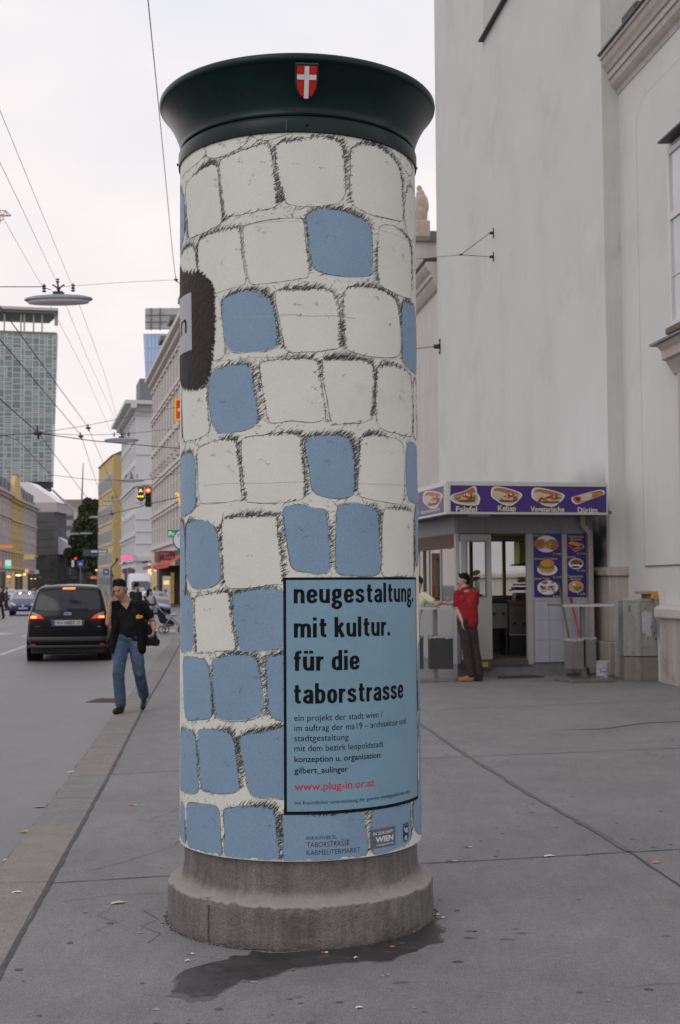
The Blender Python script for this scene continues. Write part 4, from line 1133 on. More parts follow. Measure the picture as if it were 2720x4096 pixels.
# interior fittings
grill = thing('cooking_range', 'stainless steel cooking range with black knobs inside the kiosk doorway', 'cooking range', tuple(KM @ Vector((kf(1962, 2400, 1.15)[0] - 0.02, 1.15, 0.29))), R(12))
mb = MB(); mb.box(0.0, 0.36, 0, 0.6, 0.52, 1.0); mb.build('body', m_steel, grill, bevel=0.01)
mb = MB(); mb.box(0.02, 0.34, 0.02, 0.58, 1.002, 1.09); mb.build('griddle', m_kd, grill, bevel=0.01)
for x in (0.08, 0.27):
    mb = MB(); mb.smooth = True; mb.tube([(x, -0.03, 0.80), (x, -0.001, 0.80)], 0.03, 12); mb.build('knob', m_kd, grill)
for x in (0.02, 0.32):
    for y_ in (0.03, 0.55):
        mb = MB(); mb.box(x, x + 0.03, y_, y_ + 0.03, 0, 0.518); mb.build('leg', m_sdark, grill)
fry = thing('fryer', 'stainless steel fryer with wooden board inside the kiosk, right of the cooking range', 'fryer', tuple(KM @ Vector((kf(2036, 2400, 1.1)[0], 1.1, 0.29))), R(12))
mb = MB(); mb.box(0, 0.9, 0, 0.6, 0.42, 0.96); mb.build('body', m_steel, fry, bevel=0.01)
mb = MB(); mb.box(0, 0.9, 0.0, 0.6, 0.0, 0.418); mb.build('cabinet', m_kd, fry)
mb = MB(); mb.box(0, 0.9, -0.02, 0.6, 0.965, 1.04); mb.build('board', mat('board_wood', (0.20, 0.10, 0.055), 0.6), fry)
for x in (0.10, 0.30):
    mb = MB(); mb.smooth = True; mb.tube([(x, -0.03, 0.62), (x, -0.001, 0.62)], 0.028, 12); mb.build('knob', m_kd, fry)
mb = MB(); mb.box(-0.01, 0.91, -0.012, -0.002, 0.395, 0.415); mb.build('rail', m_alu, fry)
cof = thing('press_grill', 'small dark contact grill with raised lid on the kiosk worktop', 'contact grill', tuple(KM @ Vector((kf(2085, 2400, 1.2)[0], 1.2, 1.33))), R(12))
mb = MB(); mb.box(-0.10, 0.16, 0, 0.25, 0.0, 0.15); mb.build('base', m_sdark, cof, bevel=0.01)
mb = MB(); mb.box(-0.12, 0.16, 0.0, 0.24, 0.20, 0.26); mb.build('lid', m_kd, cof, bevel=0.01)
mb = MB(); mb.smooth = True; mb.tube([(-0.12, 0.1, 0.22), (-0.2, 0.05, 0.19), (-0.24, 0.0, 0.21)], 0.012, 8); mb.build('handle', m_kd, cof)
mb = MB(); mb.tube([(-0.08, -0.01, 0.06), (-0.08, -0.02, 0.06)], 0.04, 12); mb.build('dial', m_kd, cof)
shf = thing('wall_shelf', 'lime yellow box on a dark shelf inside the kiosk door', 'shelf', tuple(KM @ Vector((kf(2074, 2240, 1.5)[0], 1.5, 1.85))), R(12))
mb = MB(); mb.box(-0.02, 0.7, 0, 0.4, 0.15, 0.18); mb.box(0.02, 0.7, 0, 0.4, -0.23, -0.20); mb.build('board', m_kd, shf)
mb = MB(); mb.box(0.03, 0.45, 0.03, 0.35, 0.182, 0.62); mb.build('crate', mat('lime_plastic', (0.42, 0.45, 0.05), 0.5), shf, bevel=0.01)
for k in range(5):
    b_ = MB(); b_.smooth = True; b_.ball((0.05 + 0.07*k, 0.12 + 0.02*(k % 2), -0.12), (0.05, 0.05, 0.06), 10, 6); b_.build('bread_roll', mat('bag_rolls', (0.45, 0.42, 0.25), 0.5, n=0.2, nscale=20), shf)
bkt = thing('paint_bucket', 'white bucket with blue print on the floor inside the kiosk', 'bucket', tuple(KM @ Vector((0.70, 0.75, 0.29))), R(12))
mb = MB(); mb.smooth = True; mb.lathe([(0.0, 0), (0.085, 0), (0.10, 0.36), (0.105, 0.37), (0.095, 0.37), (0.0, 0.36)], 18); autosmooth(mb.build('tub', mat('bucket_white_in', (0.45, 0.48, 0.52), 0.5), bkt))
mb = MB(); mb.smooth = True; mb.lathe([(0.0905, 0.08), (0.0985, 0.26)], 18); mb.build('print', mat('bucket_blue', (0.05, 0.18, 0.42), 0.5), bkt)
rag = thing('cleaning_cloth', 'orange cloth lying on the kiosk floor by the sill', 'cloth', tuple(KM @ Vector((0.70, 0.20, 0.29))), R(12))
mb = MB(); mb.smooth = True
pts = [[(0.14*(i/6 - .5)*1.3, 0.16*(j/5), 0.02 + 0.035*abs(math.sin(i*1.3 + j*2.1))) for i in range(7)] for j in range(6)]
idx = [[mb.vert(p) for p in row] for row in pts]
for j in range(5):
    for i in range(6): mb.face((idx[j][i], idx[j][i+1], idx[j+1][i+1], idx[j+1][i]))
mb.build('cloth_sheet', mat('cloth_orange', (0.5, 0.10, 0.02), 0.8), rag)
# doner spit glow and lit strips in the serving window
spit = thing('rotisserie', 'vertical meat rotisserie glowing orange behind the serving window', 'rotisserie', tuple(KM @ Vector((0.30, 2.0, 1.36))), R(12))
mb = MB(); mb.smooth = True; mb.lathe([(0.0, 0.05), (0.09, 0.06), (0.14, 0.45), (0.12, 0.8), (0.0, 0.82)], 16); mb.build('meat', mat('spit_meat', (0.07, 0.03, 0.015), 0.6, n=0.4, nscale=20, bump=0.6, bscale=30), spit)
mb = MB(); mb.box(-0.12, 0.12, 0.22, 0.25, 0.02, 0.9); mb.build('burner', mat('burner_glow', (0.10, 0.03, 0.01), 0.5, emit=(1.0, 0.3, 0.06), es=0.06), spit)
mb = MB(); mb.box(-0.012, -0.004, 0.60 - 0.5, 0.62 - 0.5, 1.45, 2.22, None); mb.build('lit_edge', mat('lit_edge', (0.5, 0.15, 0.03), 0.4, emit=(1.0, 0.22, 0.05), es=0.22), kiosk)
mb = MB(); mb.box(-0.012, -0.004, 2.46, 2.50, 1.36, 2.25); mb.build('lit_edge', mat('lit_edge2', (0.5, 0.2, 0.05), 0.4, emit=(1.0, 0.38, 0.12), es=0.18), kiosk)
mb = MB(); mb.box(0.25, 0.28, 1.9, 2.45, 1.40, 2.25); mb.box(0.24, 0.249, 2.05, 2.08, 1.40, 2.25); mb.build('inner_panel', mat('inner_gold', (0.20, 0.13, 0.05), 0.5, n=0.3, stretch=(1, 8, 0.4)), kiosk)
# salad bags and bottle behind the door glass
for nm, lb, cat_, a, b, z, c_, s_ in (('salad_bag', 'clear bag of lettuce leaning on the glass of the kiosk door', 'bag', 0.33, 0.30, 1.47, (0.30, 0.36, 0.25), (0.17, 0.05, 0.20)),):
    t = thing(nm, lb, cat_, tuple(KM @ Vector((a, b, z))), R(12))
    mb = MB(); mb.smooth = True
    for k in range(14): mb.ball((rnd.uniform(-.14, .14), rnd.uniform(0, .05), 0.05 + rnd.uniform(0, .42)*(1 - k/20)), (rnd.uniform(.04, .09), .03, rnd.uniform(.02, .05)), 8, 5, Matrix.Rotation(rnd.uniform(-1, 1), 3, 'Y'))
    mb.build('leaves', mat('lettuce', (0.17, 0.21, 0.12), 0.5, n=0.3, nscale=20), t)
t = thing('shelf_unit', 'dark counter unit just behind the kiosk door glass', 'counter', tuple(KM @ Vector((0.12, 0.22, 0.29))), R(12))
mb = MB(); mb.box(0, 0.42, 0, 0.35, 0, 1.16); mb.build('carcass', m_kd, t); mb = MB(); mb.box(-0.02, 0.43, -0.02, 0.37, 1.162, 1.18); mb.build('top', m_sdark, t)
t = thing('sauce_bottle', 'clear sauce bottle with red cap behind the kiosk door glass', 'bottle', tuple(KM @ Vector((0.465, 0.28, 1.47))), R(12))
mb = MB(); mb.smooth = True; mb.lathe([(0, 0), (0.045, 0), (0.045, 0.2), (0.02, 0.25), (0.02, 0.27), (0, 0.27)], 12); mb.build('flask', mat('bottle_clear', (0.35, 0.36, 0.34), 0.2), t)
mb = MB(); mb.smooth = True; mb.lathe([(0.022, 0.27), (0.05, 0.275), (0.05, 0.315), (0, 0.32)], 12); mb.build('cap', mat('cap_red', (0.35, 0.02, 0.03), 0.5), t)

# roof and illuminated sign box
mb = MB(); mb.box(-0.44, 2.62, -0.80, 2.75, 2.872, 2.93); mb.build('canopy', mat('canopy_under', (0.14, 0.14, 0.14), 0.5, metal=0.3), kiosk)
mb = MB(); mb.box(0.05, 0.43, -0.60, -0.54, 2.835, 2.868); mb.build('canopy_lamp', mat('lamp_housing', (0.5, 0.45, 0.42), 0.4), kiosk)
mb = MB(); mb.box(-0.40, 2.45, -0.78, 2.70, 2.932, 3.40); mb.build('roof_box', m_alu, kiosk)
sg = bpy.data.objects.new('front_sign', None); COL.objects.link(sg); sg.parent = kiosk
mb = MB(); mb.box(-0.44, 2.50, -0.92, -0.782, 2.85, 3.42); mb.build('sign_case', m_alu, sg, bevel=0.006)
mb = MB(); mb.box(-0.385, 2.47, -0.926, -0.921, 2.892, 3.345); mb.build('sign_face', m_purple, sg)
mb = MB(); mb.box(-0.385, 2.47, -0.9275, -0.9205, 3.3455, 3.362); mb.build('sign_trim', mat('trim_yellow', (0.55, 0.52, 0.25), 0.5), sg)
ss = bpy.data.objects.new('side_sign', None); COL.objects.link(ss); ss.parent = kiosk
mb = MB(); mb.box(-0.46, -0.402, -0.90, 2.6, 2.85, 3.42); mb.build('sign_case', m_alu, ss, bevel=0.006)
mb = MB(); mb.box(-0.466, -0.461, -0.80, 2.5, 2.892, 3.345); mb.build('sign_face', m_purple, ss)
mb = MB(); mb.box(-0.4672, -0.4605, -0.885, -0.80, 2.892, 3.36); mb.build('sign_trim', MATS['trim_yellow'], ss)

# food pictures: flat prints in several colours
F_white = mat('print_white', (0.66, 0.66, 0.70), 0.5); F_bread = mat('print_bread', (0.46, 0.42, 0.30), 0.5, n=0.15, nscale=30)
F_crust = mat('print_crust', (0.36, 0.13, 0.045), 0.5, n=0.4, nscale=30); F_green = mat('print_green', (0.14, 0.22, 0.04), 0.5, n=0.4, nscale=40)
F_red = mat('print_red', (0.42, 0.025, 0.02), 0.5, n=0.2, nscale=40); F_meat = mat('print_meat', (0.17, 0.045, 0.02), 0.5, n=0.5, nscale=60)
F_fry = mat('print_chips', (0.58, 0.40, 0.10), 0.5, n=0.3, nscale=60); F_bun = mat('print_bun', (0.60, 0.27, 0.06), 0.5, n=0.3, nscale=30); F_blk = mat('print_black', (0.03, 0.025, 0.02), 0.5)
FM = [F_white, F_bread, F_crust, F_green, F_red, F_meat, F_fry, F_bun, F_blk]
def to3(P, y, side): return [((x, y, z) if not side else (y, x, z)) for x, z in P]
def add_poly(mb, P, lay, mi, y0, side):
    y = y0 - lay*0.0009
    Q = to3(P, y, side)
    mb.cur = mi; mb.poly(Q if not side else Q[::-1])
def sandwich(parent, cx, cz, w, h, y0, kind, side=False, sx=1, seed=0):
    q = random.Random(seed); mb = MB()
    T = lambda L: [(cx + sx*x*w, cz + z*h) for x, z in L][::(1 if sx > 0 else -1)]
    if kind == 'wrap':
        body = [(-.5, -.22), (-.42, -.42), (-.30, -.46), (-.05, -.25), (.30, .02), (.48, .18), (.50, .34), (.42, .46), (.22, .40), (-.10, .22), (-.35, .06), (-.48, -.02)]
        add_poly(mb, catmull(T([(x*1.08, z*1.12) for x, z in body]), 3), 0, 0, y0, side)
        add_poly(mb, catmull(T(body), 3), 1, 2, y0, side)
        add_poly(mb, catmull(T([(-.46, -.1), (-.38, -.38), (-.10, -.24), (.12, -.05), (.10, .28), (-.12, .20), (-.38, .02)]), 3), 2, 1, y0, side)
        add_poly(mb, catmull(T([(-.46, -.12), (-.38, -.36), (-.24, -.28), (-.25, -.02), (-.38, .02)]), 3), 3, 4, y0, side)
        add_poly(mb, catmull(T([(-.40, -.12), (-.34, -.28), (-.27, -.2), (-.33, -.06)]), 3), 4, 8, y0, side)
    else:
        if kind == 'a': body = [(-.5, -.15), (-.42, .08), (-.05, .24), (.28, .50), (.38, .42), (.40, .18), (.50, -.05), (.48, -.36), (.36, -.48), (-.05, -.46), (-.35, -.36)]
        else: body = [(-.5, .10), (-.46, .42), (-.30, .50), (0, .42), (.35, .25), (.50, .10), (.44, -.12), (.28, -.38), (.12, -.5), (-.12, -.44), (-.34, -.22), (-.46, -.08)]
        top = {'a': [(-.46, -.06), (-.3, .10), (0, .26), (.27, .47), (.36, .34), (.34, .18), (.0, .06), (-.3, -.02)]}.get(kind, [(-.44, .30), (-.34, .47), (0, .40), (.34, .24), (.46, .10), (.28, .10), (0, .16), (-.25, .28)])
        add_poly(mb, catmull(T([(x*1.09, z*1.10) for x, z in body]), 3), 0, 0, y0, side)
        add_poly(mb, catmull(T(body), 3), 1, 1, y0, side)
        add_poly(mb, catmull(T(top), 3), 2, 2, y0, side)
        for k in range(16):
            t = q.uniform(-.36, .40); zz = (-.12 + .0*t if kind != 'a' else -.16 + .10*t) + q.uniform(-.16, .10)
            add_poly(mb, T(circle_pts(t, zz, q.uniform(.04, .09), 8, q.uniform(.05, .12), wob=.3, seed=k + seed)), 3 + k % 3, q.choice((3, 3, 3, 5, 1)), y0, side)
        add_poly(mb, catmull(T([(-.12, -.02), (.05, .10), (.26, .12), (.24, -.04), (.05, -.10)]), 3), 7, 4, y0, side)
        add_poly(mb, catmull(T([(-.28, -.26), (-.1, -.22), (.18, -.24), (.34, -.20), (.26, -.34), (.0, -.36), (-.2, -.34)]), 3), 6, 5, y0, side)
        for k in range(5): add_poly(mb, T(circle_pts(q.uniform(-.1, .2), q.uniform(-.02, .12), .03, 7, .05, wob=.3, seed=k)), 9, 0, y0, side)
    return mb.build('food_picture', FM, parent)
SB = -0.9265
for x0, x1, y0, y1, kd, seed in ((1800, 1921, 1944, 2023, 'a', 1), (1962, 2090, 1945, 2023, 'b', 2), (2124, 2260, 1950, 2027, 'b', 3), (2284, 2421, 1956, 2019, 'wrap', 4)):
    a0, z1 = kf(x0, y0, SB); a1, z0 = kf(x1, y1, SB)
    sandwich(sg, (a0 + a1)/2, (z0 + z1)/2, (a1 - a0)*0.9, (z1 - z0)*0.9, SB, kd, seed=seed)
for s_, x0, x1, yb, cap_ in (('Falafel', 1824, 1908, 2047, 0.098), ('Kebap', 1992, 2064, 2043, 0.096), ('Vegetarische', 2122, 2257, 2046, 0.09), ('D\u00fcr\u00fcm', 2311, 2389, 2051, 0.10)):
    a0, zb = kf(x0, yb, SB); a1, _ = kf(x1, yb, SB)
    b_ = MB(); decal_text(b_, s_, a0, a1, zb, cap_, SB - 0.0012, bold=0.018); b_.build('lettering', m_cream, sg)
# side sign: picture and the end of the word Sandwich
sandwich(ss, -0.10, 3.16, 1.15, 0.31, -0.4665, 'b', side=True, sx=-1, seed=2)
V, F = text_flat('D\u00f6ner Sandwich', -1.65, -(-0.66)*1.0, 2.915, 0.062, 0.006)
b_ = MB()
V, F = text_flat('D\u00f6ner Sandwich', 0, 2.15, 2.935, 0.068, 0.008)
for x, z in V: b_.vert((-0.4675, 1.62 - x, z))
for f in F: b_.face(f[::-1])
b_.build('lettering', m_cream, ss)
# menu boards on the front wall
def dish(parent, cx, cz, w, h, kind, y0, seed):
    q = random.Random(seed); mb = MB()
    if kind != 'toast': add_poly(mb, circle_pts(cx, cz - h*(.12 if kind == 'bun' else 0), w*.5, 24, h*(.36 if kind == 'bun' else .5)), 0, 0, y0, False)
    if kind == 'chips':
        add_poly(mb, circle_pts(cx - w*.28, cz, w*.30, 14, h*.30, wob=.1, seed=1), 1, 2, y0, False); add_poly(mb, circle_pts(cx + w*.26, cz - h*.05, w*.27, 14, h*.34, wob=.1, seed=2), 1, 2, y0, False)
        for k in range(26):
            a = q.uniform(0, PI); L = q.uniform(.10, .24)*w; x = cx + q.uniform(-.17, .2)*w; z = cz + q.uniform(-.3, .2)*h
            dx, dz = math.cos(a)*L/2, math.sin(a)*L/2; n = w*.014
            add_poly(mb, [(x - dx - n, z - dz), (x - dx + n, z - dz), (x + dx + n, z + dz), (x + dx - n, z + dz)], 2 + k % 4, 6, y0, False)
    elif kind == 'bun':
        add_poly(mb, circle_pts(cx, cz - h*.10, w*.38, 14, h*.24, wob=.12, seed=3), 1, 7, y0, False)
        add_poly(mb, circle_pts(cx - w*.05, cz + h*.02, w*.44, 18, h*.12, wob=.2, seed=4), 2, 3, y0, False)
        add_poly(mb, circle_pts(cx, cz + h*.12, w*.34, 16, h*.10, wob=.05, seed=4), 3, 4, y0, False)
        add_poly(mb, circle_pts(cx, cz + h*.26, w*.34, 18, h*.22), 4, 7, y0, False)
    elif kind == 'meat':
        for k in range(34): add_poly(mb, circle_pts(cx + q.uniform(-.33, .36)*w, cz + q.uniform(-.32, .10)*h, q.uniform(.03, .08)*w, 7, q.uniform(.03, .08)*h, wob=.3, seed=k), 1 + k % 5, q.choice((5, 5, 2, 2, 1)), y0, False)
        add_poly(mb, circle_pts(cx - w*.15, cz + h*.34, w*.13, 10, h*.12, wob=.2), 3, 3, y0, False); add_poly(mb, circle_pts(cx - w*.08, cz + h*.36, w*.09, 10, h*.08), 4, 4, y0, False); add_poly(mb, circle_pts(cx + w*.22, cz + h*.36, w*.08, 10, h*.07), 4, 4, y0, False)
    elif kind == 'salad':
        add_poly(mb, circle_pts(cx, cz + h*.08, w*.42, 16, h*.34, wob=.12, seed=5), 1, 3, y0, False); add_poly(mb, circle_pts(cx, cz + h*.16, w*.24, 12, h*.20), 2, 4, y0, False)
        add_poly(mb, circle_pts(cx, cz - h*.16, w*.36, 14, h*.10), 3, 0, y0, False); add_poly(mb, circle_pts(cx - w*.05, cz - h*.30, w*.28, 14, h*.09), 4, 8, y0, False); add_poly(mb, circle_pts(cx + w*.30, cz, w*.12, 10, h*.12), 4, 8, y0, False)
    elif kind == 'toast':
        add_poly(mb, [(cx - w*.5, cz + h*.1), (cx - w*.02, cz - h*.5), (cx + w*.5, cz - h*.1), (cx + w*.5, cz + h*.1)], 0, 1, y0, False)
        add_poly(mb, [(cx - w*.48, cz - h*.02), (cx, cz - h*.42), (cx + w*.46, cz - h*.1), (cx + w*.46, cz), (cx, cz - h*.22), (cx - w*.48, cz + h*.18)], 1, 4, y0, False)
        add_poly(mb, [(cx - w*.4, cz + h*.14), (cx - w*.1, cz - h*.14), (cx + w*.4, cz - h*.02), (cx + w*.4, cz + h*.12)], 2, 8, y0, False)
        add_poly(mb, [(cx - w*.48, cz + h*.28), (cx - w*.2, cz + h*.46), (cx + w*.5, cz + h*.2), (cx + w*.1, cz - h*.02)], 3, 7, y0, False)
    elif kind == 'roll':
        add_poly(mb, circle_pts(cx, cz, w*.5, 18, h*.45), 1, 7, y0, False); add_poly(mb, circle_pts(cx - w*.12, cz + h*.2, w*.11, 10, h*.09), 2, 0, y0, False)
        add_poly(mb, circle_pts(cx + w*.1, cz - h*.14, w*.30, 12, h*.20, wob=.15, seed=8), 2, 3, y0, False); add_poly(mb, circle_pts(cx - w*.25, cz - h*.2, w*.12, 10, h*.16), 3, 1, y0, False)
    return mb.build('food_picture', FM, parent)
MY = -0.0135
for nm, x0, x1, items in (('menu_board', 2133, 2249, [('Schnitzel', None, 2136, 2180, 2141, 'chips', 2186, 2176, 92, 68, '\u20ac 6,00'), ('Schnitzel Sandwich', None, 2136, 2230, 2234, 'bun', 2189, 2270, 84, 66, '\u20ac 2,60'), ('D\u00f6ner Teller', None, 2137, 2200, 2314, 'meat', 2191, 2350, 86, 58, '\u20ac 6,00')]),
                      ('menu_board', 2267, 2346, [('Vegetarisches', 'Sandwich', 2272, 2335, 2145, 'toast', 2303, 2186, 70, 46, '\u20ac 2,80'), ('Falafel', None, 2268, 2302, 2227, 'salad', 2304, 2255, 62, 44, '\u20ac 2,80'), ('Vegetarisches', 'Sandwich', 2272, 2332, 2304, 'roll', 2304, 2347, 64, 46, '\u20ac 2,80')])):
    a0, z1 = kf(x0, 2134, -0.01); a1, z0 = kf(x1, 2388, -0.01)
    bo = bpy.data.objects.new(nm, None); COL.objects.link(bo); bo.parent = kiosk
    mb = MB(); mb.box(a0, a1, -0.0125, -0.0105, z0, z1); mb.build('board', m_navy, bo)
    for t1, t2, tx0, tx1, ty, kd, dx, dy, dw, dh_, price in items:
        ta, tz = kf(tx0, ty + 5, MY); tb, _ = kf(tx1, ty + 5, MY)
        b_ = MB(); decal_text(b_, t1, ta, tb, tz, 0.042, MY, bold=0.012)
        if t2: decal_text(b_, t2, ta + 0.04, tb - 0.04, tz - 0.052, 0.042, MY, bold=0.012)
        b_.build('lettering', m_yel, bo)
        ca, cz_ = kf(dx, dy, MY)
        dish(bo, ca, cz_, dw*0.00466, dh_*0.00452, kd, MY, int(dx + dy))
        pa, pz = kf(x1 - 38, dy + dh_*0.5 + 9, MY); pb, _ = kf(x1 - 4, dy, MY)
        b_ = MB(); decal_text(b_, price, pa, pb, pz, 0.034, MY - 0.006, bold=0.012); b_.build('lettering', m_yel, bo)
mb = MB(); a0, z1 = kf(2347, 2134, -0.01); a1, z0 = kf(2368, 2388, -0.01); mb.box(a0, 2.56, -0.0125, -0.0105, z0, z1); mb.build('menu_board', mat('menu_navy_dark', (0.012, 0.010, 0.06), 0.4), kiosk)
# downpipe with offset
mb = MB()
def pipe(p, q_, w=0.085): mb.beam(p, q_, w, w*0.8, up=(0, 1, 0))
m_pipe = mat('downpipe', (0.33, 0.30, 0.275), 0.6, n=0.08, streak=0.2)
pipe((2.36, -0.09, 2.869), (2.36, -0.09, 2.70)); pipe((2.355, -0.09, 2.72), (2.51, -0.09, 2.55)); pipe((2.505, -0.09, 2.57), (2.505, -0.09, 0.03))
mb.build('downpipe', m_pipe, kiosk, bevel=0.004)

# ---------- things in front of the kiosk
def standing_table(name, label, loc, rz, top, base_, post_z, bins, hgt=1.27):
    t = thing(name, label, 'standing table', loc, rz, 'steel standing tables at the kiosk')
    mb = MB(); mb.box(-base_[0], base_[1], -0.36, 0.36, 0.0, 0.055); mb.build('base_plate', m_steel, t, bevel=0.006)
    mb = MB(); mb.box(-0.038, 0.038, -0.038, 0.038, 0.056, hgt - 0.02); mb.build('post', m_sdark if name.endswith('bar') else m_steel, t)
    mb = MB(); mb.box(top[0], top[1], -0.33, 0.33, hgt - 0.018, hgt + 0.016); mb.build('table_top', m_steel, t, bevel=0.005)
    mb = MB(); mb.box(top[0] - 0.006, top[1] + 0.006, -0.336, -0.331, hgt - 0.03, hgt + 0.014); mb.build('edge_strip', m_alu, t)
    return t
m_bin = mat('bin_dark_steel', (0.055, 0.055, 0.057), 0.45, metal=0.4, n=0.15, nscale=4)
m_bag = mat('bin_liner', (0.34, 0.35, 0.36), 0.3)
def waste_bin(label, loc, rz, w, d, h, mt):
    t = thing('waste_bin', label, 'waste bin', loc, rz, 'steel waste bins hung on the table posts')
    mb = MB(); 
    for (x0, x1, y0, y1) in ((0, w, 0, 0.006), (0, w, d - 0.006, d), (0, 0.006, 0.006, d - 0.006), (w - 0.006, w, 0.006, d - 0.006)): mb.box(x0, x1, y0, y1, 0, h)
    mb.box(0.006, w - 0.006, 0.006, d - 0.006, 0, 0.006); mb.build('bin_body', mt, t)
    mb = MB(); mb.smooth = False
    n = 40; P = []
    for k in range(n):
        s_ = k/n*4; e = int(s_); f = s_ - e
        x, y = [(f*w, 0), (w, f*d), (w - f*w, d), (0, d - f*d)][e]
        P.append((x + (0.008 if x >= w/2 else -0.008), y + (0.008 if y >= d/2 else -0.008)))
    q = random.Random(int(loc[0]*100))
    top_ = [mb.vert((x*0.98, y*0.98, h + q.uniform(0.002, 0.016))) for x, y in P]; bot_ = [mb.vert((x + q.uniform(-.003, .003), y + q.uniform(-.003, .003), h - q.uniform(0.02, 0.06))) for x, y in P]
    for k in range(n): mb.face((bot_[k], bot_[(k+1) % n], top_[(k+1) % n], top_[k]))
    mb.build('liner', m_bag, t)
    return t
T1 = (1.62, 22.35, 0)
standing_table('standing_table_bar', '' , T1, 0, (0, 0), (0.4, 0.4), 0, 0) if False else None
t1 = standing_table('standing_table', 'steel standing table with paper on it beside the man in the red shirt', (1.63, 22.35, 0), R(12), (-0.62, 0.42), (0.55, 0.42), 0, 0, 1.25)
waste_bin('dark steel waste bin with clear liner under the table by the red shirted man', (1.53, 22.12, 0.20), R(8), 0.40, 0.20, 0.56, m_bin)
waste_bin('narrow waste bin behind the column edge under the writing man', (1.18, 22.15, 0.20), R(8), 0.24, 0.22, 0.56, m_sdark)
t2 = standing_table('standing_table', 'steel standing table with two bins in front of the menu boards', (4.10, 21.9, 0), R(15), (-0.50, 0.42), (0.40, 0.40), 0, 0, 1.29)
waste_bin('pale steel waste bin, left one of the pair below the menu boards', (3.86, 21.66, 0.22), R(18), 0.23, 0.24, 0.50, mat('bin_steel', (0.25, 0.245, 0.24), 0.42, metal=0.6, n=0.12))
waste_bin('pale steel waste bin, right one of the pair next to the white bucket', (4.125, 21.74, 0.24), R(18), 0.185, 0.22, 0.50, MATS['bin_steel'])
def stick(name, label, cat_, p, q_, r_, m, extra=None):
    t = thing(name, label, cat_, p)
    mb = MB(); mb.smooth = True; d = Vector(q_) - Vector(p); mb.tube([(0, 0, 0), tuple(d)], r_, 8); mb.build('pole', m, t)
    if extra: extra(t, d)
    return t
def bristle(t, d):
    mb = MB(); mb.box(-0.16, 0.16, -0.03, 0.03, -0.02, 0.03); mb.build('head', MATS['shutter_wood'], t)
def redtip(t, d):
    mb = MB(); mb.smooth = True; mb.tube([tuple(d), tuple(d*1.035)], 0.02, 8); mb.build('grip', mat('grip_red', (0.45, 0.02, 0.02), 0.5), t)
    mb = MB(); mb.smooth = True; mb.tube([tuple(d*0.965), tuple(d*0.999)], 0.017, 8); mb.build('collar', m_kd, t)
bp = KM @ Vector((2.05, -0.42, 0.03)); tp_ = KM @ Vector((1.91, -0.03, 1.68))
stick('broom', 'brown wooden broom handle leaning against the kiosk panels', 'broom', tuple(bp), tuple(tp_), 0.018, mat('handle_brown', (0.13, 0.10, 0.075), 0.7), bristle)
bp = KM @ Vector((2.28, -0.45, 0.03)); tp_ = KM @ Vector((2.14, -0.04, 1.36))
stick('mop', 'mop with red handle leaning beside the broom', 'mop', tuple(bp), tuple(tp_), 0.017, mat('handle_red', (0.42, 0.03, 0.03), 0.4), redtip)
# folding stool
st = thing('folding_stool', 'small folding stool with green top left of the table base', 'stool', tuple(KM @ Vector((1.86, -0.75, 0))), R(12))
m_stl = mat('stool_steel', (0.12, 0.13, 0.15), 0.4, metal=0.5)
for dx in (0, 0.34):
    mb = MB(); mb.smooth = True; mb.tube([(0.0 + dx*0.2, dx*0.2, 0.0), (0.06 + dx*0.2, 0.06 + dx*0.2, 0.50)], 0.011, 6); mb.build('leg', m_stl, st)
    mb = MB(); mb.smooth = True; mb.tube([(0.34 + dx*0.05, dx*0.3, 0.0), (0.16, 0.06 + dx*0.2, 0.50)], 0.011, 6); mb.build('leg', m_stl, st)
mb = MB(); mb.smooth = True; mb.tube([(0.02, 0, 0.10), (0.33, 0.0, 0.10)], 0.008, 6); mb.tube([(0.01, 0, 0.14), (0.33, 0.02, 0.14)], 0.008, 6); mb.build('crossbar', m_stl, st)
mb = MB(); mb.box(-0.04, 0.30, -0.06, 0.18, 0.50, 0.518); mb.build('seat', mat('stool_green', (0.16, 0.24, 0.22), 0.6), st, bevel=0.005)
# white tub on the ground
wb = thing('plastic_tub', 'white plastic tub with blue wave print on the ground beside the bins', 'tub', (4.50, 22.3, 0))
mb = MB(); mb.smooth = True; mb.lathe([(0.0, 0.0), (0.10, 0.0), (0.115, 0.28), (0.125, 0.285), (0.127, 0.31), (0.118, 0.315), (0.0, 0.318)], 28); autosmooth(mb.build('tub_body', mat('tub_white', (0.62, 0.64, 0.66), 0.45, n=0.06), wb))
tb = bvh_of([o for o in bpy.data.objects if o.parent == wb][0])
for z0, ph in ((0.07, 0), (0.20, 1.2)):
    Pw = [(x/100, z0 + 0.018*math.sin(x*0.45 + ph)) for x in range(-9, 10)] + [(x/100, z0 - 0.012 + 0.022*math.sin(x*0.45 + ph)) for x in range(9, -10, -1)]
    project(tb, Pw, [tuple(range(len(Pw)))], '-y', 'wave_print', mat('tub_blue', (0.05, 0.22, 0.50), 0.5), wb, 0.001, 0.02)
V, F = text_flat('Jogurt', -0.06, 0.07, 0.125, 0.034, 0.02); project(tb, V, F, '-y', 'lettering', mat('tub_navy', (0.03, 0.05, 0.20), 0.5), wb, 0.0015, 0.05)
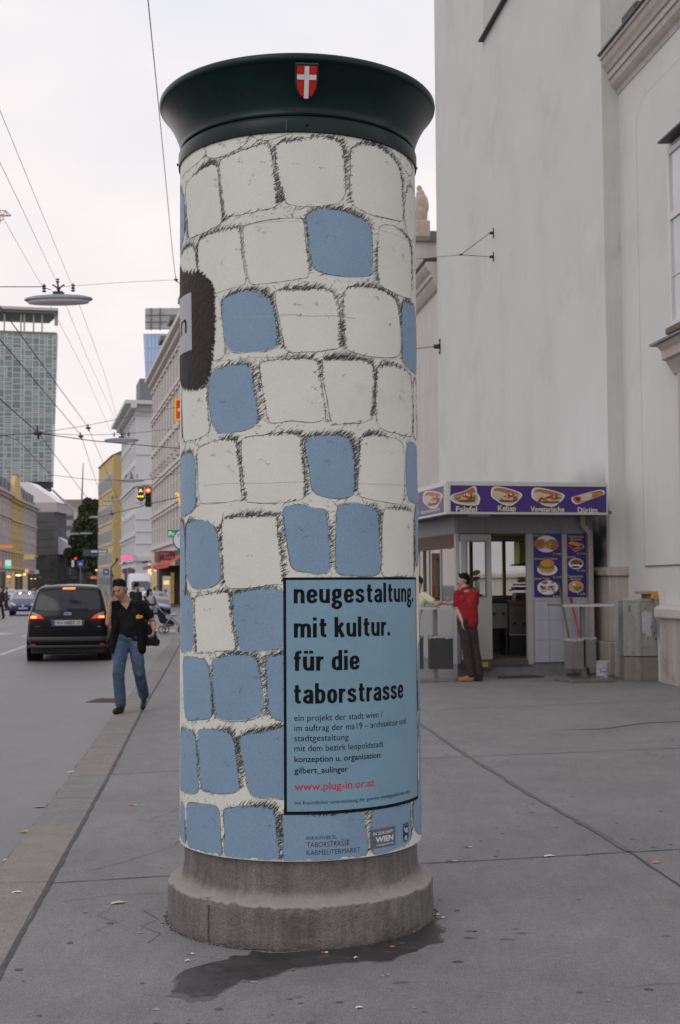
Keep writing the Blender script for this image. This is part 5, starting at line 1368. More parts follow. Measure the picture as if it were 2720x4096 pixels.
# flat board on the ground, cable
fb = thing('floor_mat', 'dark brown doormat lying on the ground below the kiosk door', 'doormat', tuple(KM @ Vector((0.98, -0.32, 0))), R(12))
mb = MB(); mb.prism([(-0.42, -0.20), (0.0, -0.26), (0.46, -0.16), (0.40, 0.16), (-0.30, 0.18)], 0.0, 0.02); mb.build('mat_sheet', mat('mat_brown', (0.055, 0.042, 0.035), 0.9, n=0.2), fb, bevel=0.004)
cb = thing('power_cable', 'black cable lying across the ground under the first table', 'cable', (1.9, 22.3, 0))
mb = MB(); mb.smooth = True; mb.tube([(0.0 + 0.10*k, 0.55 - 0.10*k + 0.05*math.sin(k), 0.012) for k in range(6)], 0.010, 6); mb.build('cable_run', m_kd, cb)
# utility cabinet with boxes, plank
ub = thing('utility_cabinet', 'grimy grey street cabinet with torn sticker and boxes on top beside the church plinth', 'utility cabinet', (5.08, 21.95, 0), R(7))
m_ub = mat('cabinet_grey', (0.235, 0.235, 0.215), 0.75, n=0.14, nscale=5, streak=0.18, speck=0.1, dirt=(0.085, 0.085, 0.075, 6.0), dirt_at=0.60)
m_uf = mat('cabinet_foot', (0.18, 0.16, 0.145), 0.85, n=0.12, streak=0.15, speck=0.15)
oc = [(-0.28, 0.10), (-0.28, 0.02), (-0.06, -0.16), (0.28, -0.16), (0.28, 0.28), (-0.28, 0.28)]
mb = MB(); mb.prism([(x*0.97, y*0.97) for x, y in oc], 0.0, 0.40); mb.build('foot', m_uf, ub, bevel=0.008)
mb = MB(); mb.prism(oc, 0.415, 1.33); mb.build('housing', m_ub, ub, bevel=0.008)
mb = MB(); mb.prism([(x*1.03, y*1.03) for x, y in oc], 1.332, 1.355); mb.prism([(x*0.98, y*0.98) for x, y in oc], 1.355, 1.385); mb.build('lid', mat('cabinet_lid', (0.33, 0.30, 0.27), 0.8, n=0.1), ub, bevel=0.012)
q = random.Random(3)
P = [(-0.02 + x*0.17 + q.uniform(-.012, .012), z) for x, z in ((0, 1.14), (.3, 1.18), (.7, 1.16), (1, 1.17), (1.02, 1.0), (.96, .9), (1.0, .80), (.8, .72), (.62, .78), (.45, .70), (.3, .84), (.1, .80), (.0, .92))]
mb = MB(); mb.poly([(x, -0.1615, z) for x, z in P]); mb.build('torn_sticker', mat('sticker_pale', (0.40, 0.40, 0.44), 0.7, n=0.2, nscale=30, dirt=(0.2, 0.2, 0.2, 25.0)), ub)
mb = MB(); 
for k in range(30):
    x, z = q.uniform(-.04, .26), q.uniform(.45, 1.25); mb.poly([(a, -0.1612, b) for a, b in circle_pts(x, z, q.uniform(.004, .016), 7, q.uniform(.004, .02), wob=.4, seed=k)])
tag(mb.build('paint_chips', mat('chip_dark', (0.05, 0.05, 0.045), 0.9), ub), kind='stuff')
M_t = Matrix.Translation((-0.17, -0.073, 0)) @ Matrix.Rotation(-math.atan2(0.18, 0.22), 4, 'Z')
b_ = MB(); decal_text(b_, 'B', -0.05, -0.01, 1.17, 0.06, -0.0025); b_.v = [tuple(M_t @ Vector(p)) for p in b_.v]; b_.build('graffiti_letter', mat('graffiti_black', (0.02, 0.02, 0.025), 0.8), ub)
bx1 = thing('cardboard_box', 'flat brown cardboard box on top of the street cabinet', 'box', (5.18, 21.93, 1.386), R(12))
mb = MB(); mb.box(-0.02, 0.22, -0.12, 0.12, 0, 0.075); mb.build('carton', mat('cardboard_dark', (0.20, 0.14, 0.095), 0.85, n=0.1), bx1, bevel=0.003)
bx2 = thing('yellow_box', 'bright yellow carton lying on the street cabinet, overhanging its right edge', 'box', (5.33, 21.86, 1.386), R(9))
mb = MB(); mb.box(-0.10, 0.22, -0.12, 0.10, 0.0, 0.078); mb.build('carton', mat('carton_yellow', (0.55, 0.30, 0.02), 0.6, n=0.06), bx2, bevel=0.003)
mb = MB(); mb.box(-0.09, 0.14, -0.1215, -0.1205, 0.018, 0.058); mb.build('print_patch', mat('carton_orange', (0.55, 0.16, 0.02), 0.6), bx2)
mb = MB(); mb.poly([(x, -0.1212, z) for x, z in circle_pts(0.19, 0.035, 0.022, 12)]); mb.build('print_patch', mat('carton_pink', (0.50, 0.10, 0.12), 0.6), bx2)
bx3 = thing('cardboard_tray', 'tan cardboard tray topmost on the street cabinet', 'box', (5.13, 21.9, 1.466), R(6))
mb = MB(); mb.box(-0.10, 0.40, -0.14, 0.12, 0.0, 0.045); mb.build('tray', mat('cardboard_tan', (0.33, 0.22, 0.15), 0.85, n=0.08), bx3, bevel=0.003)
pk = thing('leaning_plank', 'grey plank leaning on the church wall right of the street cabinet', 'plank', (5.42, 21.6, 0), R(7.4))
mb = MB(); mb.beam((0.02, -0.05, 0.0), (-0.09, 0.22, 1.42), 0.13, 0.035, up=(1, 0, 0)); mb.build('plank_board', mat('plank_grey', (0.24, 0.235, 0.225), 0.8, n=0.1), pk)
pl = thing('plastic_sheet', 'white plastic panel standing between street cabinet and church pedestal', 'panel', (4.88, 22.75, 0), R(7.4))
mb = MB(); mb.box(-0.055, 0.03, -0.01, 0.01, 0, 0.64); mb.build('lower_sheet', mat('sheet_white', (0.48, 0.48, 0.50), 0.5, n=0.05), pl, bevel=0.005)
mb = MB(); mb.box(-0.055, 0.03, 0.02, 0.035, 0.64, 0.98); mb.build('upper_sheet', MATS['sheet_white'], pl, bevel=0.005)
sn = thing('paper_sheet', 'white sheet of paper on the first standing table under the writing hand', 'paper', tuple(Matrix.Translation((1.63, 22.35, 1.267)) @ Matrix.Rotation(R(12), 4, 'Z') @ Vector((0.10, -0.12, 0))), R(20))
mb = MB(); mb.quad((-0.12, -0.1, 0.001), (0.18, -0.08, 0.001), (0.16, 0.12, 0.012), (-0.13, 0.10, 0.004)); mb.build('sheet', mat('paper_white', (0.62, 0.62, 0.66), 0.7), sn)
can = thing('drink_can', 'green drinks can on the first standing table', 'can', tuple(Matrix.Translation((1.63, 22.35, 1.267)) @ Matrix.Rotation(R(12), 4, 'Z') @ Vector((0.33, -0.05, 0))))
mb = MB(); mb.smooth = True; mb.lathe([(0, 0), (0.028, 0), (0.033, 0.01), (0.033, 0.15), (0.027, 0.165), (0, 0.165)], 14); autosmooth(mb.build('can_body', mat('can_green', (0.02, 0.16, 0.08), 0.3, metal=0.3), can))
mb = MB(); mb.smooth = True; mb.lathe([(0.0335, 0.06), (0.0335, 0.10)], 14); mb.build('label_band', mat('can_label', (0.35, 0.38, 0.36), 0.4), can)
# overhead wire anchors on the tower
def anchor(label, y, z, big=False):
    p = CM @ Vector((0, y, z)); t = thing('wire_anchor', label, 'wall anchor', tuple(p), R(7.4), 'wire anchors on the church tower')
    s_ = 1.9 if big else 1.0
    mb = MB(); mb.box(-0.02, -0.001, -0.03*s_, 0.03*s_, -0.12*s_, 0.12*s_); mb.build('plate', m_kd, t, bevel=0.005)
    mb = MB(); mb.smooth = True; mb.tube([(-0.02, 0, 0), (-0.10*s_, 0.02, 0)], 0.035*s_, 10); mb.build('eye_bolt', m_kd, t)
    if big:
        for k in range(4):
            a = k*PI/2 + 0.4; b_ = MB(); b_.ball((-0.03, 0.05*math.cos(a), 0.19*math.sin(a)), 0.025, 8, 5); b_.build('bolt', m_kd, t)
    return p
A1 = anchor('small dark wire anchor on the tower, upper of two', 8.106, 10.271)
A2 = anchor('small dark wire anchor on the tower, lower of two', 8.137, 9.687)
A3 = anchor('large rosette wire anchor near the left edge of the tower wall', 14.6, 8.66, True)
# ============================================================ THE STREET
H0 = ROADZ
def at(x, y, Yd):
    d = px_ray(x, y); t = Yd/d.y
    return Vector((d.x*t, Yd, EYE + d.z*t))
m_roofg = mat('roof_slate', (0.16, 0.17, 0.18), 0.6, n=0.15, nscale=0.6)
m_roofr = mat('roof_tile_red', (0.27, 0.075, 0.05), 0.8, n=0.2, nscale=1.5)
m_wdark = mat('far_window_glass', (0.06, 0.065, 0.07), 0.15, spec=0.7)
m_wmid = mat('far_window_pale', (0.22, 0.23, 0.25), 0.3)
m_trim = mat('far_trim', (0.36, 0.335, 0.32), 0.9)
m_shop = mat('shop_dark', (0.045, 0.04, 0.036), 0.6)

def facade_house(name, label, P0, P1, H, depth, wall, trim, floors, base_h, bays, win=(1.1, 1.9), corn=0.7, roof=None, group=None, bands=(), pane=None, attic=0.0, sur=0.22, cat='building', skip_first=False, end_wall=None):
    """house with its street front running P0 -> P1; local x along the front, local y into the block"""
    d = Vector((P1[0] - P0[0], P1[1] - P0[1])); L = d.length; ang = math.atan2(d.y, d.x)
    # the street lies to the left of right-hand houses: pick sign so that local -y faces the street
    t = thing(name, label, cat, (P0[0], P0[1], H0), ang, group)
    sgn = depth/abs(depth)
    mb = MB(); mb.box(0, L, min(0, depth), max(0, depth), 0, H); mb.build('wall', wall, t)
    y = -sgn
    def bx(mb_, x0, x1, pr0, pr1, z0, z1):
        a, b = sorted((y*pr0, y*pr1)); mb_.box(x0, x1, a, b, z0, z1)
    if corn:
        mb = MB(); bx(mb, -corn, L + corn*0.3, 0.004, corn*0.5, H - 1.0, H - 0.45); bx(mb, -corn, L + corn*0.3, 0.004, corn, H - 0.449, H + 0.02)
        mb.box(-corn, -0.004, min(0, depth)*0.999, max(0, depth)*0.999, H - 0.449, H + 0.02)
        mb.build('cornice', trim, t)
    fh = (H - base_h - 1.3 - attic)/floors
    for z in [base_h - 0.25] + [base_h + fh*b_ - 0.2 for b_ in bands]:
        mb = MB(); bx(mb, 0, L, 0.002, 0.28, z, z + 0.35); mb.build('string_course', trim, t)
    wm = MB(); ww, wh = win
    bx(wm, -ww/2 - sur, ww/2 + sur, 0.002, 0.10, -0.12, 0); bx(wm, -ww/2 - sur, -ww/2, 0.002, 0.08, 0.002, wh); bx(wm, ww/2, ww/2 + sur, 0.002, 0.08, 0.002, wh); bx(wm, -ww/2 - sur*1.4, ww/2 + sur*1.4, 0.002, 0.22, wh + 0.002, wh + 0.30)
    wm.cur = 1; bx(wm, -ww/2, ww/2, 0.002, 0.068, 0, wh)
    wm.cur = 2; bx(wm, -0.05, 0.05, 0.0685, 0.085, 0, wh); bx(wm, -ww/2, -0.05, 0.0685, 0.085, wh*0.62, wh*0.62 + 0.08); bx(wm, 0.05, ww/2, 0.0685, 0.085, wh*0.62, wh*0.62 + 0.08)
    proto = None; bw = L/bays
    for f in range(floors):
        for i in range(bays):
            loc = ((i + 0.5)*bw, 0, base_h + fh*f + (fh - wh)*0.45)
            if proto is None:
                proto = wm.build('window', [trim, pane or m_wdark, m_frame], t); proto.location = loc
            else: share(proto, t, loc)
    # shop fronts
    nb = max(2, int(L/6))
    for i in range(nb):
        mb = MB(); bx(mb, i*L/nb + 0.5, (i + 1)*L/nb - 0.5, 0.003, 0.03, 0.4, base_h - 0.9); mb.build('shop_window', m_shop if i % 3 else mat('shop_lit', (0.2, 0.15, 0.1), 0.5, emit=(1.0, 0.72, 0.4), es=0.22), t)
    if roof:
        mr, rh, rb = roof
        mb = MB(); a, b = (0.2, rb) ; P = [(-sgn*-0.2, H + 0.022), (sgn*rb, H + rh), (sgn*abs(depth)*0.95, H + rh), (sgn*abs(depth)*0.95, H + 0.022)]
        M = Matrix(((0, 0, 1, 0), (1, 0, 0, 0), (0, 1, 0, 0), (0, 0, 0, 1)))
        mb.prism(P, 0, L, M); mb.build('roof', mr, t)
    return t, L, fh, bw

# --- right-hand row
tanw = mat('facade_greige', (0.62, 0.575, 0.555), 0.9, n=0.05, nscale=0.4); tant = mat('facade_greige_trim', (0.60, 0.555, 0.53), 0.9, n=0.05)
P0, P1 = (-11.4, 104.0), (-21.8, 149.0)
tan, TL, tfh, tbw = facade_house('apartment_house', 'grey-beige stucco apartment house with deep cornice and red tiled dormers, nearest on the right', P0, P1, 25.7, -14, tanw, tant, 5, 6.0, 15, (1.15, 2.6), 0.85, (m_roofr, 4.5, 2.6), 'houses along the right side of the street', bands=(1, 2, 4), sur=0.3)
for i in range(4):
    x = 7 + i*11
    b_ = MB(); b_.box(x, x + 2.6, -2.6, -0.9, 25.9, 29.2); b_.build('dormer', mat('dormer_grey', (0.30, 0.30, 0.31), 0.7), tan)
    b_ = MB(); b_.box(x - 0.4, x + 3.0, -3.0, -0.4, 29.202, 29.7); b_.build('dormer_roof', m_roofg, tan)
for i in range(13):
    b_ = MB(); b_.box(1.2 + i*3.5, 2.2 + i*3.5, 0.004, 0.55, 14.3, 14.65); b_.box(1.2 + i*3.5, 2.2 + i*3.5, 0.004, 0.3, 13.9, 14.29); b_.build('console', tant, tan)
b_ = MB(); b_.box(6.0, 7.4, 0.004, 0.9, 15.4, 17.6); b_.build('bay_window', mat('bay_grey', (0.22, 0.215, 0.215), 0.8), tan)
for f in range(5):          # gable end over the side street
    for i in range(4): share([o for o in bpy.data.objects if o.parent == tan and o.name.startswith('window')][0], tan, (0, -12.2 + i*3.5, 6.0 + tfh*f + (tfh - 2.6)*0.45), (0, 0, R(90)))
def on_tan(u, out, z):
    d = Vector((P1[0]-P0[0], P1[1]-P0[1])).normalized(); n = Vector((-d.y, d.x)); return (P0[0] + d.x*u + n.x*out, P0[1] + d.y*u + n.y*out, z)
TANA = math.atan2(P1[1]-P0[1], P1[0]-P0[0])

whw = mat('facade_white', (0.64, 0.64, 0.66), 0.9, n=0.04, nscale=0.3); wht = mat('facade_white_trim', (0.60, 0.59, 0.59), 0.9)
wh, WL, wfh, wbw = facade_house('corner_house', 'white corner house with bracketed cornice between the beige and the yellow house', (-26.7, 168.0), (-33.0, 194.0), 25.9, -11, whw, wht, 6, 5.2, 8, (0.9, 1.9), 1.5, (m_roofg, 3.0, 2.0), 'houses along the right side of the street', bands=(1, 3), sur=0.16, pane=m_wmid)
b_ = MB(); 
for z, h_ in ((24.7, 1.2), (24.0, 0.3), (5.0, 0.6), (14.8, 0.35), (7.2, 0.12), (8.8, 0.12), (10.4, 0.12), (12.6, 0.25), (18.9, 0.2)):
    b_ = MB(); b_.box(-0.35 if h_ > 0.3 else -0.12, -0.003, -11, 0.1, z, z + h_); b_.build('string_course', wht, wh)
b_ = MB(); b_.box(-1.2, -0.36, -11, 0.2, 25.4, 25.95); b_.build('cornice_return', tant, wh)
b_ = MB(); b_.box(-0.02, 6.0, -9, -0.5, 25.92, 29.0); b_.build('attic', mat('attic_slate', (0.17, 0.19, 0.22), 0.6), wh)
b_ = MB(); b_.box(-0.05, -0.003, -3.4, -1.6, 3.0, 4.6); b_.build('lit_shop_window', mat('lit_shop', (0.5, 0.45, 0.35), 0.5, emit=(1.0, 0.85, 0.6), es=0.75), wh)
b_ = MB(); b_.box(-0.05, -0.003, -5.6, -3.6, 3.2, 4.6); b_.build('shop_window', mat('shop_pale', (0.30, 0.28, 0.22), 0.5, emit=(1.0, 0.85, 0.6), es=0.15), wh)

yw = mat('facade_yellow', (0.56, 0.42, 0.19), 0.9, n=0.03, nscale=0.3); ywp = mat('facade_yellow_panel', (0.47, 0.45, 0.42), 0.9)
yh = thing('yellow_house', 'plain yellow house with windowless gable wall and grey window bands beyond the white corner house', 'building', (-34.9, 198.0, H0), math.atan2(23.0, -6.6), 'houses along the right side of the street')
YL = math.hypot(23, 6.6)
b_ = MB(); b_.box(0, YL, -9, 0, 0, 22.0); b_.build('wall', yw, yh)
b_ = MB(); b_.prism([(0, -9), (0, 0), (YL, 0), (YL, -9)][::-1], 22.002, 22.01); b_.extrx([(0.25, 22.012), (-4.5, 24.2), (-9, 22.012)], 0.0, YL); b_.build('roof', m_roofg, yh)
for z0, z1 in ((17.6, 20.4), (10.6, 16.2), (4.6, 10.0)) if False else ((16.6, 19.6), (11.6, 14.8), (8.2, 11.0), (4.8, 7.4)):
    b_ = MB(); b_.box(1.0, YL - 0.4, 0.003, 0.12, z0, z1); pn = b_.build('window_band', ywp, yh)
    for k in range(9):
        c_ = MB(); c_.box(1.6 + k*2.45, 2.9 + k*2.45, 0.1205, 0.15, z0 + 0.5, z1 - 0.5); c_.build('window', m_wmid, yh)
b_ = MB(); b_.box(0.5, YL, 0.003, 0.2, 0.3, 4.2); b_.build('shop_front', mat('shop_grey', (0.27, 0.27, 0.28), 0.7), yh)

# --- left-hand row
LP = lambda Y: (-65.5 - 0.114*(Y - 248), Y)
specs = [('apartment_house', 'pale pink-grey house with tall pilasters and mansard, nearest house of the left-hand row', 236, 262, 20.5, (0.36, 0.30, 0.28), 5, (0.9, 1.7), m_roofg),
         ('apartment_house', 'ochre yellow house with stepped gable in the left-hand row', 262.2, 281, 20.2, (0.40, 0.295, 0.13), 4, (0.9, 1.8), m_roofg),
         ('apartment_house', 'pinkish stucco house with mansard, last of the left-hand row before the scaffolding', 281.2, 305, 20.3, (0.37, 0.31, 0.30), 5, (0.9, 1.7), m_roofg)]
for nm, lb, Ya, Yb, H, c, bays, win, rf in specs:
    t, L, fh, bw = facade_house(nm, lb, LP(Ya), LP(Yb), H, 12, mat('facade_%03d' % Ya, tuple(x*1.22 for x in c), 0.9, n=0.06, nscale=0.3), mat('facade_trim_%03d' % Ya, tuple(x*1.35 for x in c), 0.9), 4, 5.6, bays + 1, win, 1.0, (rf, 5.0, 3.2), 'houses along the left side of the street', bands=(1, 3), sur=0.25)
    for i in range(bays):
        b_ = MB(); b_.box((i + 0.4)*L/bays - 0.2, (i + 0.4)*L/bays + 2.0, 0.6, 3.0, H + 0.1, H + 3.0); b_.build('dormer', mat('dormer_dark', (0.17, 0.18, 0.20), 0.6), t)
    if Ya == 262.2:
        b_ = MB(); b_.extr([(1.5, H + 0.03), (16, H + 0.03), (11.5, 25.0), (6.5, 25.0)], -0.1, 0.8); b_.build('gable', mat('gable_yellow', (0.58, 0.42, 0.19), 0.9), t)

# --- scaffolding-wrapped house and what stands behind it
sc_ = thing('wrapped_house', 'house wrapped in dark grey scaffolding net at the end of the left-hand row', 'building', (-75.2, 318, H0), R(-3))
m_net = mat('scaffold_net', (0.105, 0.105, 0.105), 0.9, n=0.18, nscale=0.5, stretch=(0.4, 0.4, 2))
b_ = MB(); b_.box(0, 4.4, 0, 12, 9.5, 20.2); b_.build('netting', m_net, sc_)
b_ = MB(); b_.box(-0.2, 4.7, -0.2, 12, 0, 9.4); b_.build('lower_wall', mat('lower_dark', (0.05, 0.048, 0.046), 0.8, n=0.5, nscale=0.8), sc_)
for z in (11.5, 13.6, 15.7, 17.8):
    b_ = MB(); b_.box(-0.05, 4.45, -0.12, -0.003, z, z + 0.12); b_.build('deck', mat('deck_grey', (0.14, 0.14, 0.14), 0.8), sc_)
b_ = MB(); b_.box(-0.4, 5.0, 0.5, 12, 20.22, 22.6); b_.build('parapet', mat('parapet_pink', (0.48, 0.40, 0.40), 0.8), sc_)
b_ = MB(); b_.extr([(-4.5, 22.62), (5.2, 22.62), (3.0, 24.2), (-2.5, 27.8), (-4.5, 27.8)], 1, 10); b_.build('glass_roof', mat('glass_roof', (0.72, 0.68, 0.70), 0.3, n=0.06), sc_)
ob = thing('office_block', 'far concrete block with window bands behind the wrapped house', 'building', (-92.0, 400, H0))
b_ = MB(); b_.box(0, 26, 0, 14, 0, 26.5); b_.build('wall', mat('concrete_pale', (0.30, 0.27, 0.26), 0.9, n=0.08), ob)
b_ = MB(); b_.box(2, 24, 3, 10, 26.502, 29.0); b_.build('penthouse', mat('concrete_pent', (0.27, 0.22, 0.2), 0.9), ob)
for k in range(7):
    b_ = MB(); b_.box(-0.02, 26.02, -0.3, -0.004, 3.0 + k*3.3, 4.0 + k*3.3); b_.build('balcony_band', mat('band_dark', (0.11, 0.11, 0.115), 0.8), ob)
    for i in range(9):
        b_ = MB(); b_.box(0.8 + i*2.8, 2.9 + i*2.8, -0.05, -0.004, 4.3 + k*3.3, 5.9 + k*3.3); b_.build('window', mat('block_window', (0.30, 0.32, 0.36), 0.3), ob)
dk = thing('street_end_house', 'dark low house closing the end of the street under the tree', 'building', (-73.0, 335, H0))
b_ = MB(); b_.box(0, 60, 0, 10, 0, 11.5); b_.build('wall', mat('end_wall', (0.12, 0.11, 0.108), 0.85, n=0.5, nscale=0.35), dk)
for k in range(14):
    for z in (4.8, 8.2):
        b_ = MB(); b_.box(1 + k*4.1, 3.0 + k*4.1, -0.06, -0.003, z, z + 2.1); b_.build('window', mat('end_window', (0.16, 0.17, 0.17), 0.4), dk)
b_ = MB(); b_.box(0, 60, -0.5, -0.003, 3.7, 4.3); b_.build('shop_canopy', mat('end_canopy', (0.16, 0.14, 0.14), 0.8), dk)
tp = thing('market_awning', 'pale sloping tent roof between wrapped house and tree', 'awning', (-70.6, 322, H0))
b_ = MB(); b_.extr([(0, 9.8), (5.2, 9.8), (4.4, 11.2), (0, 14.2)], 0, 6); b_.build('canopy', mat('tent_white', (0.62, 0.58, 0.60), 0.6), tp)
for x in (0.2, 2.6, 5.0):
    b_ = MB(); b_.box(x - 0.1, x + 0.1, 0.1, 0.3, 0, 9.79); b_.build('leg', m_tin, tp)

# --- glass tower on columns
GT = thing('glass_tower', 'green glass high-rise with patchwork panes and raised roof plate at the far left', 'building', (0, 470, H0))
def tw(x, y): p = at(x, y, 470); return p.x, p.z - H0
xr_t, zt = tw(232, 1336); xr_b, zb = tw(214, 1927)
XL = xr_t - 70; m_mull = mat('tower_mullion', (0.54, 0.57, 0.59), 0.6)
greens = [mat('tower_pane_%s' % k, c, 0.25, spec=0.4) for k, c in (('dark', (0.155, 0.205, 0.205)), ('mid', (0.20, 0.25, 0.245)), ('pale', (0.27, 0.315, 0.32)), ('green', (0.20, 0.275, 0.25)), ('grey', (0.20, 0.235, 0.26)))]
b_ = MB()
b_.prism([(XL, 0), (xr_t, 0), (xr_t, 30), (XL, 30)], zb, zt, Matrix(((1, 0, 0, 0), (0, 1, 0, 0), (0, 0, 1, 0), (0, 0, 0, 1))))
b_.v = [(x + (xr_b - xr_t)*(zt - z)/(zt - zb) if x > XL + 1 else x, y, z) for x, y, z in b_.v]
b_.build('body', m_mull, GT)
q = random.Random(21)
mx_px = [-3, 24, 55, 88, 101, 133, 158, 180, 211, 232]
mxs = [tw(x, 1500)[0] for x in mx_px]; joined = MB()
nrow = 13; rh = (zt - zb)/nrow; paneN = 0
for r_ in range(nrow):
    z0 = zb + r_*rh; sh_ = (xr_b - xr_t)*(zt - z0)/(zt - zb)
    for a, b in zip(mxs, mxs[1:]):
        if b > xr_t + sh_ - 0.3: b = xr_t + sh_ - 0.15
        if b - a < 0.8: continue
        if q.random() < 0.25 and b - a > 2.4: splits = [(a, a + (b-a)*0.32), (a + (b-a)*0.32, b)]
        else: splits = [(a, b)]
        for sa, sb in splits:
            cuts = q.choice(([0, .33, .66, 1], [0, .5, 1], [0, .62, 1], [0, .33, 1], [0, .2, .4, .66, 1], [0, .66, .83, 1]))
            for c0, c1 in zip(cuts, cuts[1:]):
                m_ = MB(); g = 0.17; m_.box(sa + g, sb - g, -0.10, -0.004, z0 + c0*rh + g, z0 + c1*rh - g); 
                if paneN < 300: m_.build('pane', q.choice(greens), GT)
                else:
                    joined.cur = q.randrange(5); joined.box(sa + g, sb - g, -0.10, -0.004, z0 + c0*rh + g, z0 + c1*rh - g)
                paneN += 1
tag(joined.build('upper_panes', greens, GT), kind='stuff')
b_ = MB(); b_.box(XL, xr_t - 0.4, -0.5, 10, zt + 0.003, zt + 0.5); b_.build('terrace', mat('terrace_ochre', (0.25, 0.22, 0.17), 0.8), GT)
x_, zr0 = tw(0, 1302); x_, zr1 = tw(0, 1250)
b_ = MB(); b_.box(XL, tw(196, 1254)[0], -1.5, 17, zr1 - 0.9, zr1 - 0.003); b_.prism([(tw(196, 1254)[0] + 0.003, -1.5), (tw(231, 1254)[0], -1.5), (tw(231, 1254)[0], 3), (tw(196, 1254)[0] + 0.003, 17)], zr1 - 0.9, zr1 - 0.003); b_.build('roof_plate', mat('roof_plate_grey', (0.17, 0.165, 0.16), 0.7, n=0.1), GT)
b_ = MB(); b_.box(XL, tw(233, 1254)[0], -2.4, 12, zr1 + 0.003, zr1 + 1.0); b_.build('roof_edge', mat('roof_edge_pale', (0.45, 0.45, 0.45), 0.7), GT)
for px_ in (24, 88, 101, 137, 170):
    x, _ = tw(px_, 1300); b_ = MB(); b_.box(x - 0.28, x + 0.28, 0.3, 0.8, zt + 0.5, zr1 - 0.91); b_.build('roof_post', mat('post_grey', (0.36, 0.36, 0.36), 0.7), GT)
b_ = MB(); b_.box(tw(218, 1300)[0], tw(232, 1300)[0], -0.4, 0, tw(0, 1305)[1], tw(0, 1250)[1]); b_.build('end_screen', mat('screen_grey', (0.30, 0.30, 0.32), 0.7), GT)
b_ = MB(); b_.box(XL + 30, tw(206, 1950)[0], 1, 24, tw(0, 1950)[1], zb - 0.003); b_.build('soffit_floor', mat('soffit_dark', (0.04, 0.045, 0.05), 0.6), GT)
for x0, x1 in ((181, 199), (60, 78), (120, 136)):
    b_ = MB(); b_.box(tw(x0, 1950)[0], tw(x1, 1950)[0], 2, 5, 0, tw(0, 1950)[1] - 0.003); b_.build('column', mat('tower_column', (0.20, 0.21, 0.19), 0.8), GT)
b_ = MB(); b_.box(tw(131, 1950)[0], tw(181, 1950)[0], 8, 10, 10, tw(0, 1960)[1]); b_.build('lobby_glass', mat('lobby_pale', (0.52, 0.52, 0.54), 0.5), GT)
_c, _s = math.cos(R(12.6)), math.sin(R(12.6)); GT.rotation_euler = (0, 0, R(12.6)); GT.location = (xr_t - _c*xr_t, 470 - _s*xr_t, H0)
bm_ = thing('slanting_mast', 'pale slanting boom beside the glass tower, reaching down towards the tree', 'boom', tuple(at(300, 2046, 300)))
b_ = MB(); b_.tube([(0, 0, 0), tuple(at(208, 1958, 300) - at(300, 2046, 300))], [0.32, 0.22], 8); b_.build('boom_arm', mat('boom_grey', (0.33, 0.34, 0.38), 0.6), bm_)
b_ = MB(); b_.tube([(0.1, 0, 0), (0.1, 0, -5.0)], 0.42, 8); b_.build('mast_foot', mat('boom_white', (0.5, 0.5, 0.55), 0.6), bm_)
# --- blue glass tower with roof sign behind the right-hand row
BT = thing('blue_tower', 'blue glass tower with a grey hoarding on its roof behind the right-hand houses', 'building', (0, 300, H0))
def bt(x, y): p = at(x, y, 300); return p.x, p.z - H0
m_bl = mat('blue_curtain_wall', (0.42, 0.55, 0.76), 0.3, n=0.05)
b_ = MB(); x0, z1 = bt(573, 1335); x0b, z0_ = bt(581, 1500); zb_ = 0.0; xR = bt(760, 1335)[0]
b_.extr([(x0 + (x0b - x0)*(z1/(z1 - z0_)), 0), (xR, 0), (xR, z1), (x0, z1)], 0, 20); b_.build('body', m_bl, BT)
for px_ in (590, 605, 620, 634):
    b_ = MB(); b_.box(bt(px_, 1400)[0] - 0.06, bt(px_, 1400)[0] + 0.06, -0.12, -0.003, 10, z1); b_.build('mullion', mat('mullion_blue', (0.33, 0.45, 0.64), 0.5), BT)
for k in range(9):
    b_ = MB(); b_.box(x0 + 0.5, xR, -0.10, -0.003, z1 - 3.4*(k + 1), z1 - 3.4*(k + 1) + 0.10); b_.build('mullion', MATS['mullion_blue'], BT)
b_ = MB(); b_.box(bt(583, 1300)[0], bt(780, 1300)[0], -1, 0, bt(0, 1322)[1], bt(0, 1240)[1]); b_.build('hoarding', mat('hoarding_grey', (0.36, 0.37, 0.385), 0.8, n=0.12, nscale=0.6), BT)
for yy in (1270, 1297):
    b_ = MB(); b_.box(bt(583, 1300)[0], bt(780, 1300)[0], -1.15, -1.003, bt(0, yy)[1], bt(0, yy)[1] + 0.15); b_.build('rail', mat('rail_dark', (0.12, 0.125, 0.14), 0.7), BT)
for px_ in (607, 643):
    b_ = MB(); b_.box(bt(px_, 1300)[0] - 0.1, bt(px_, 1300)[0] + 0.1, -1.3, -1.16, bt(0, 1330)[1], bt(0, 1240)[1]); b_.build('strut', MATS['rail_dark'], BT)

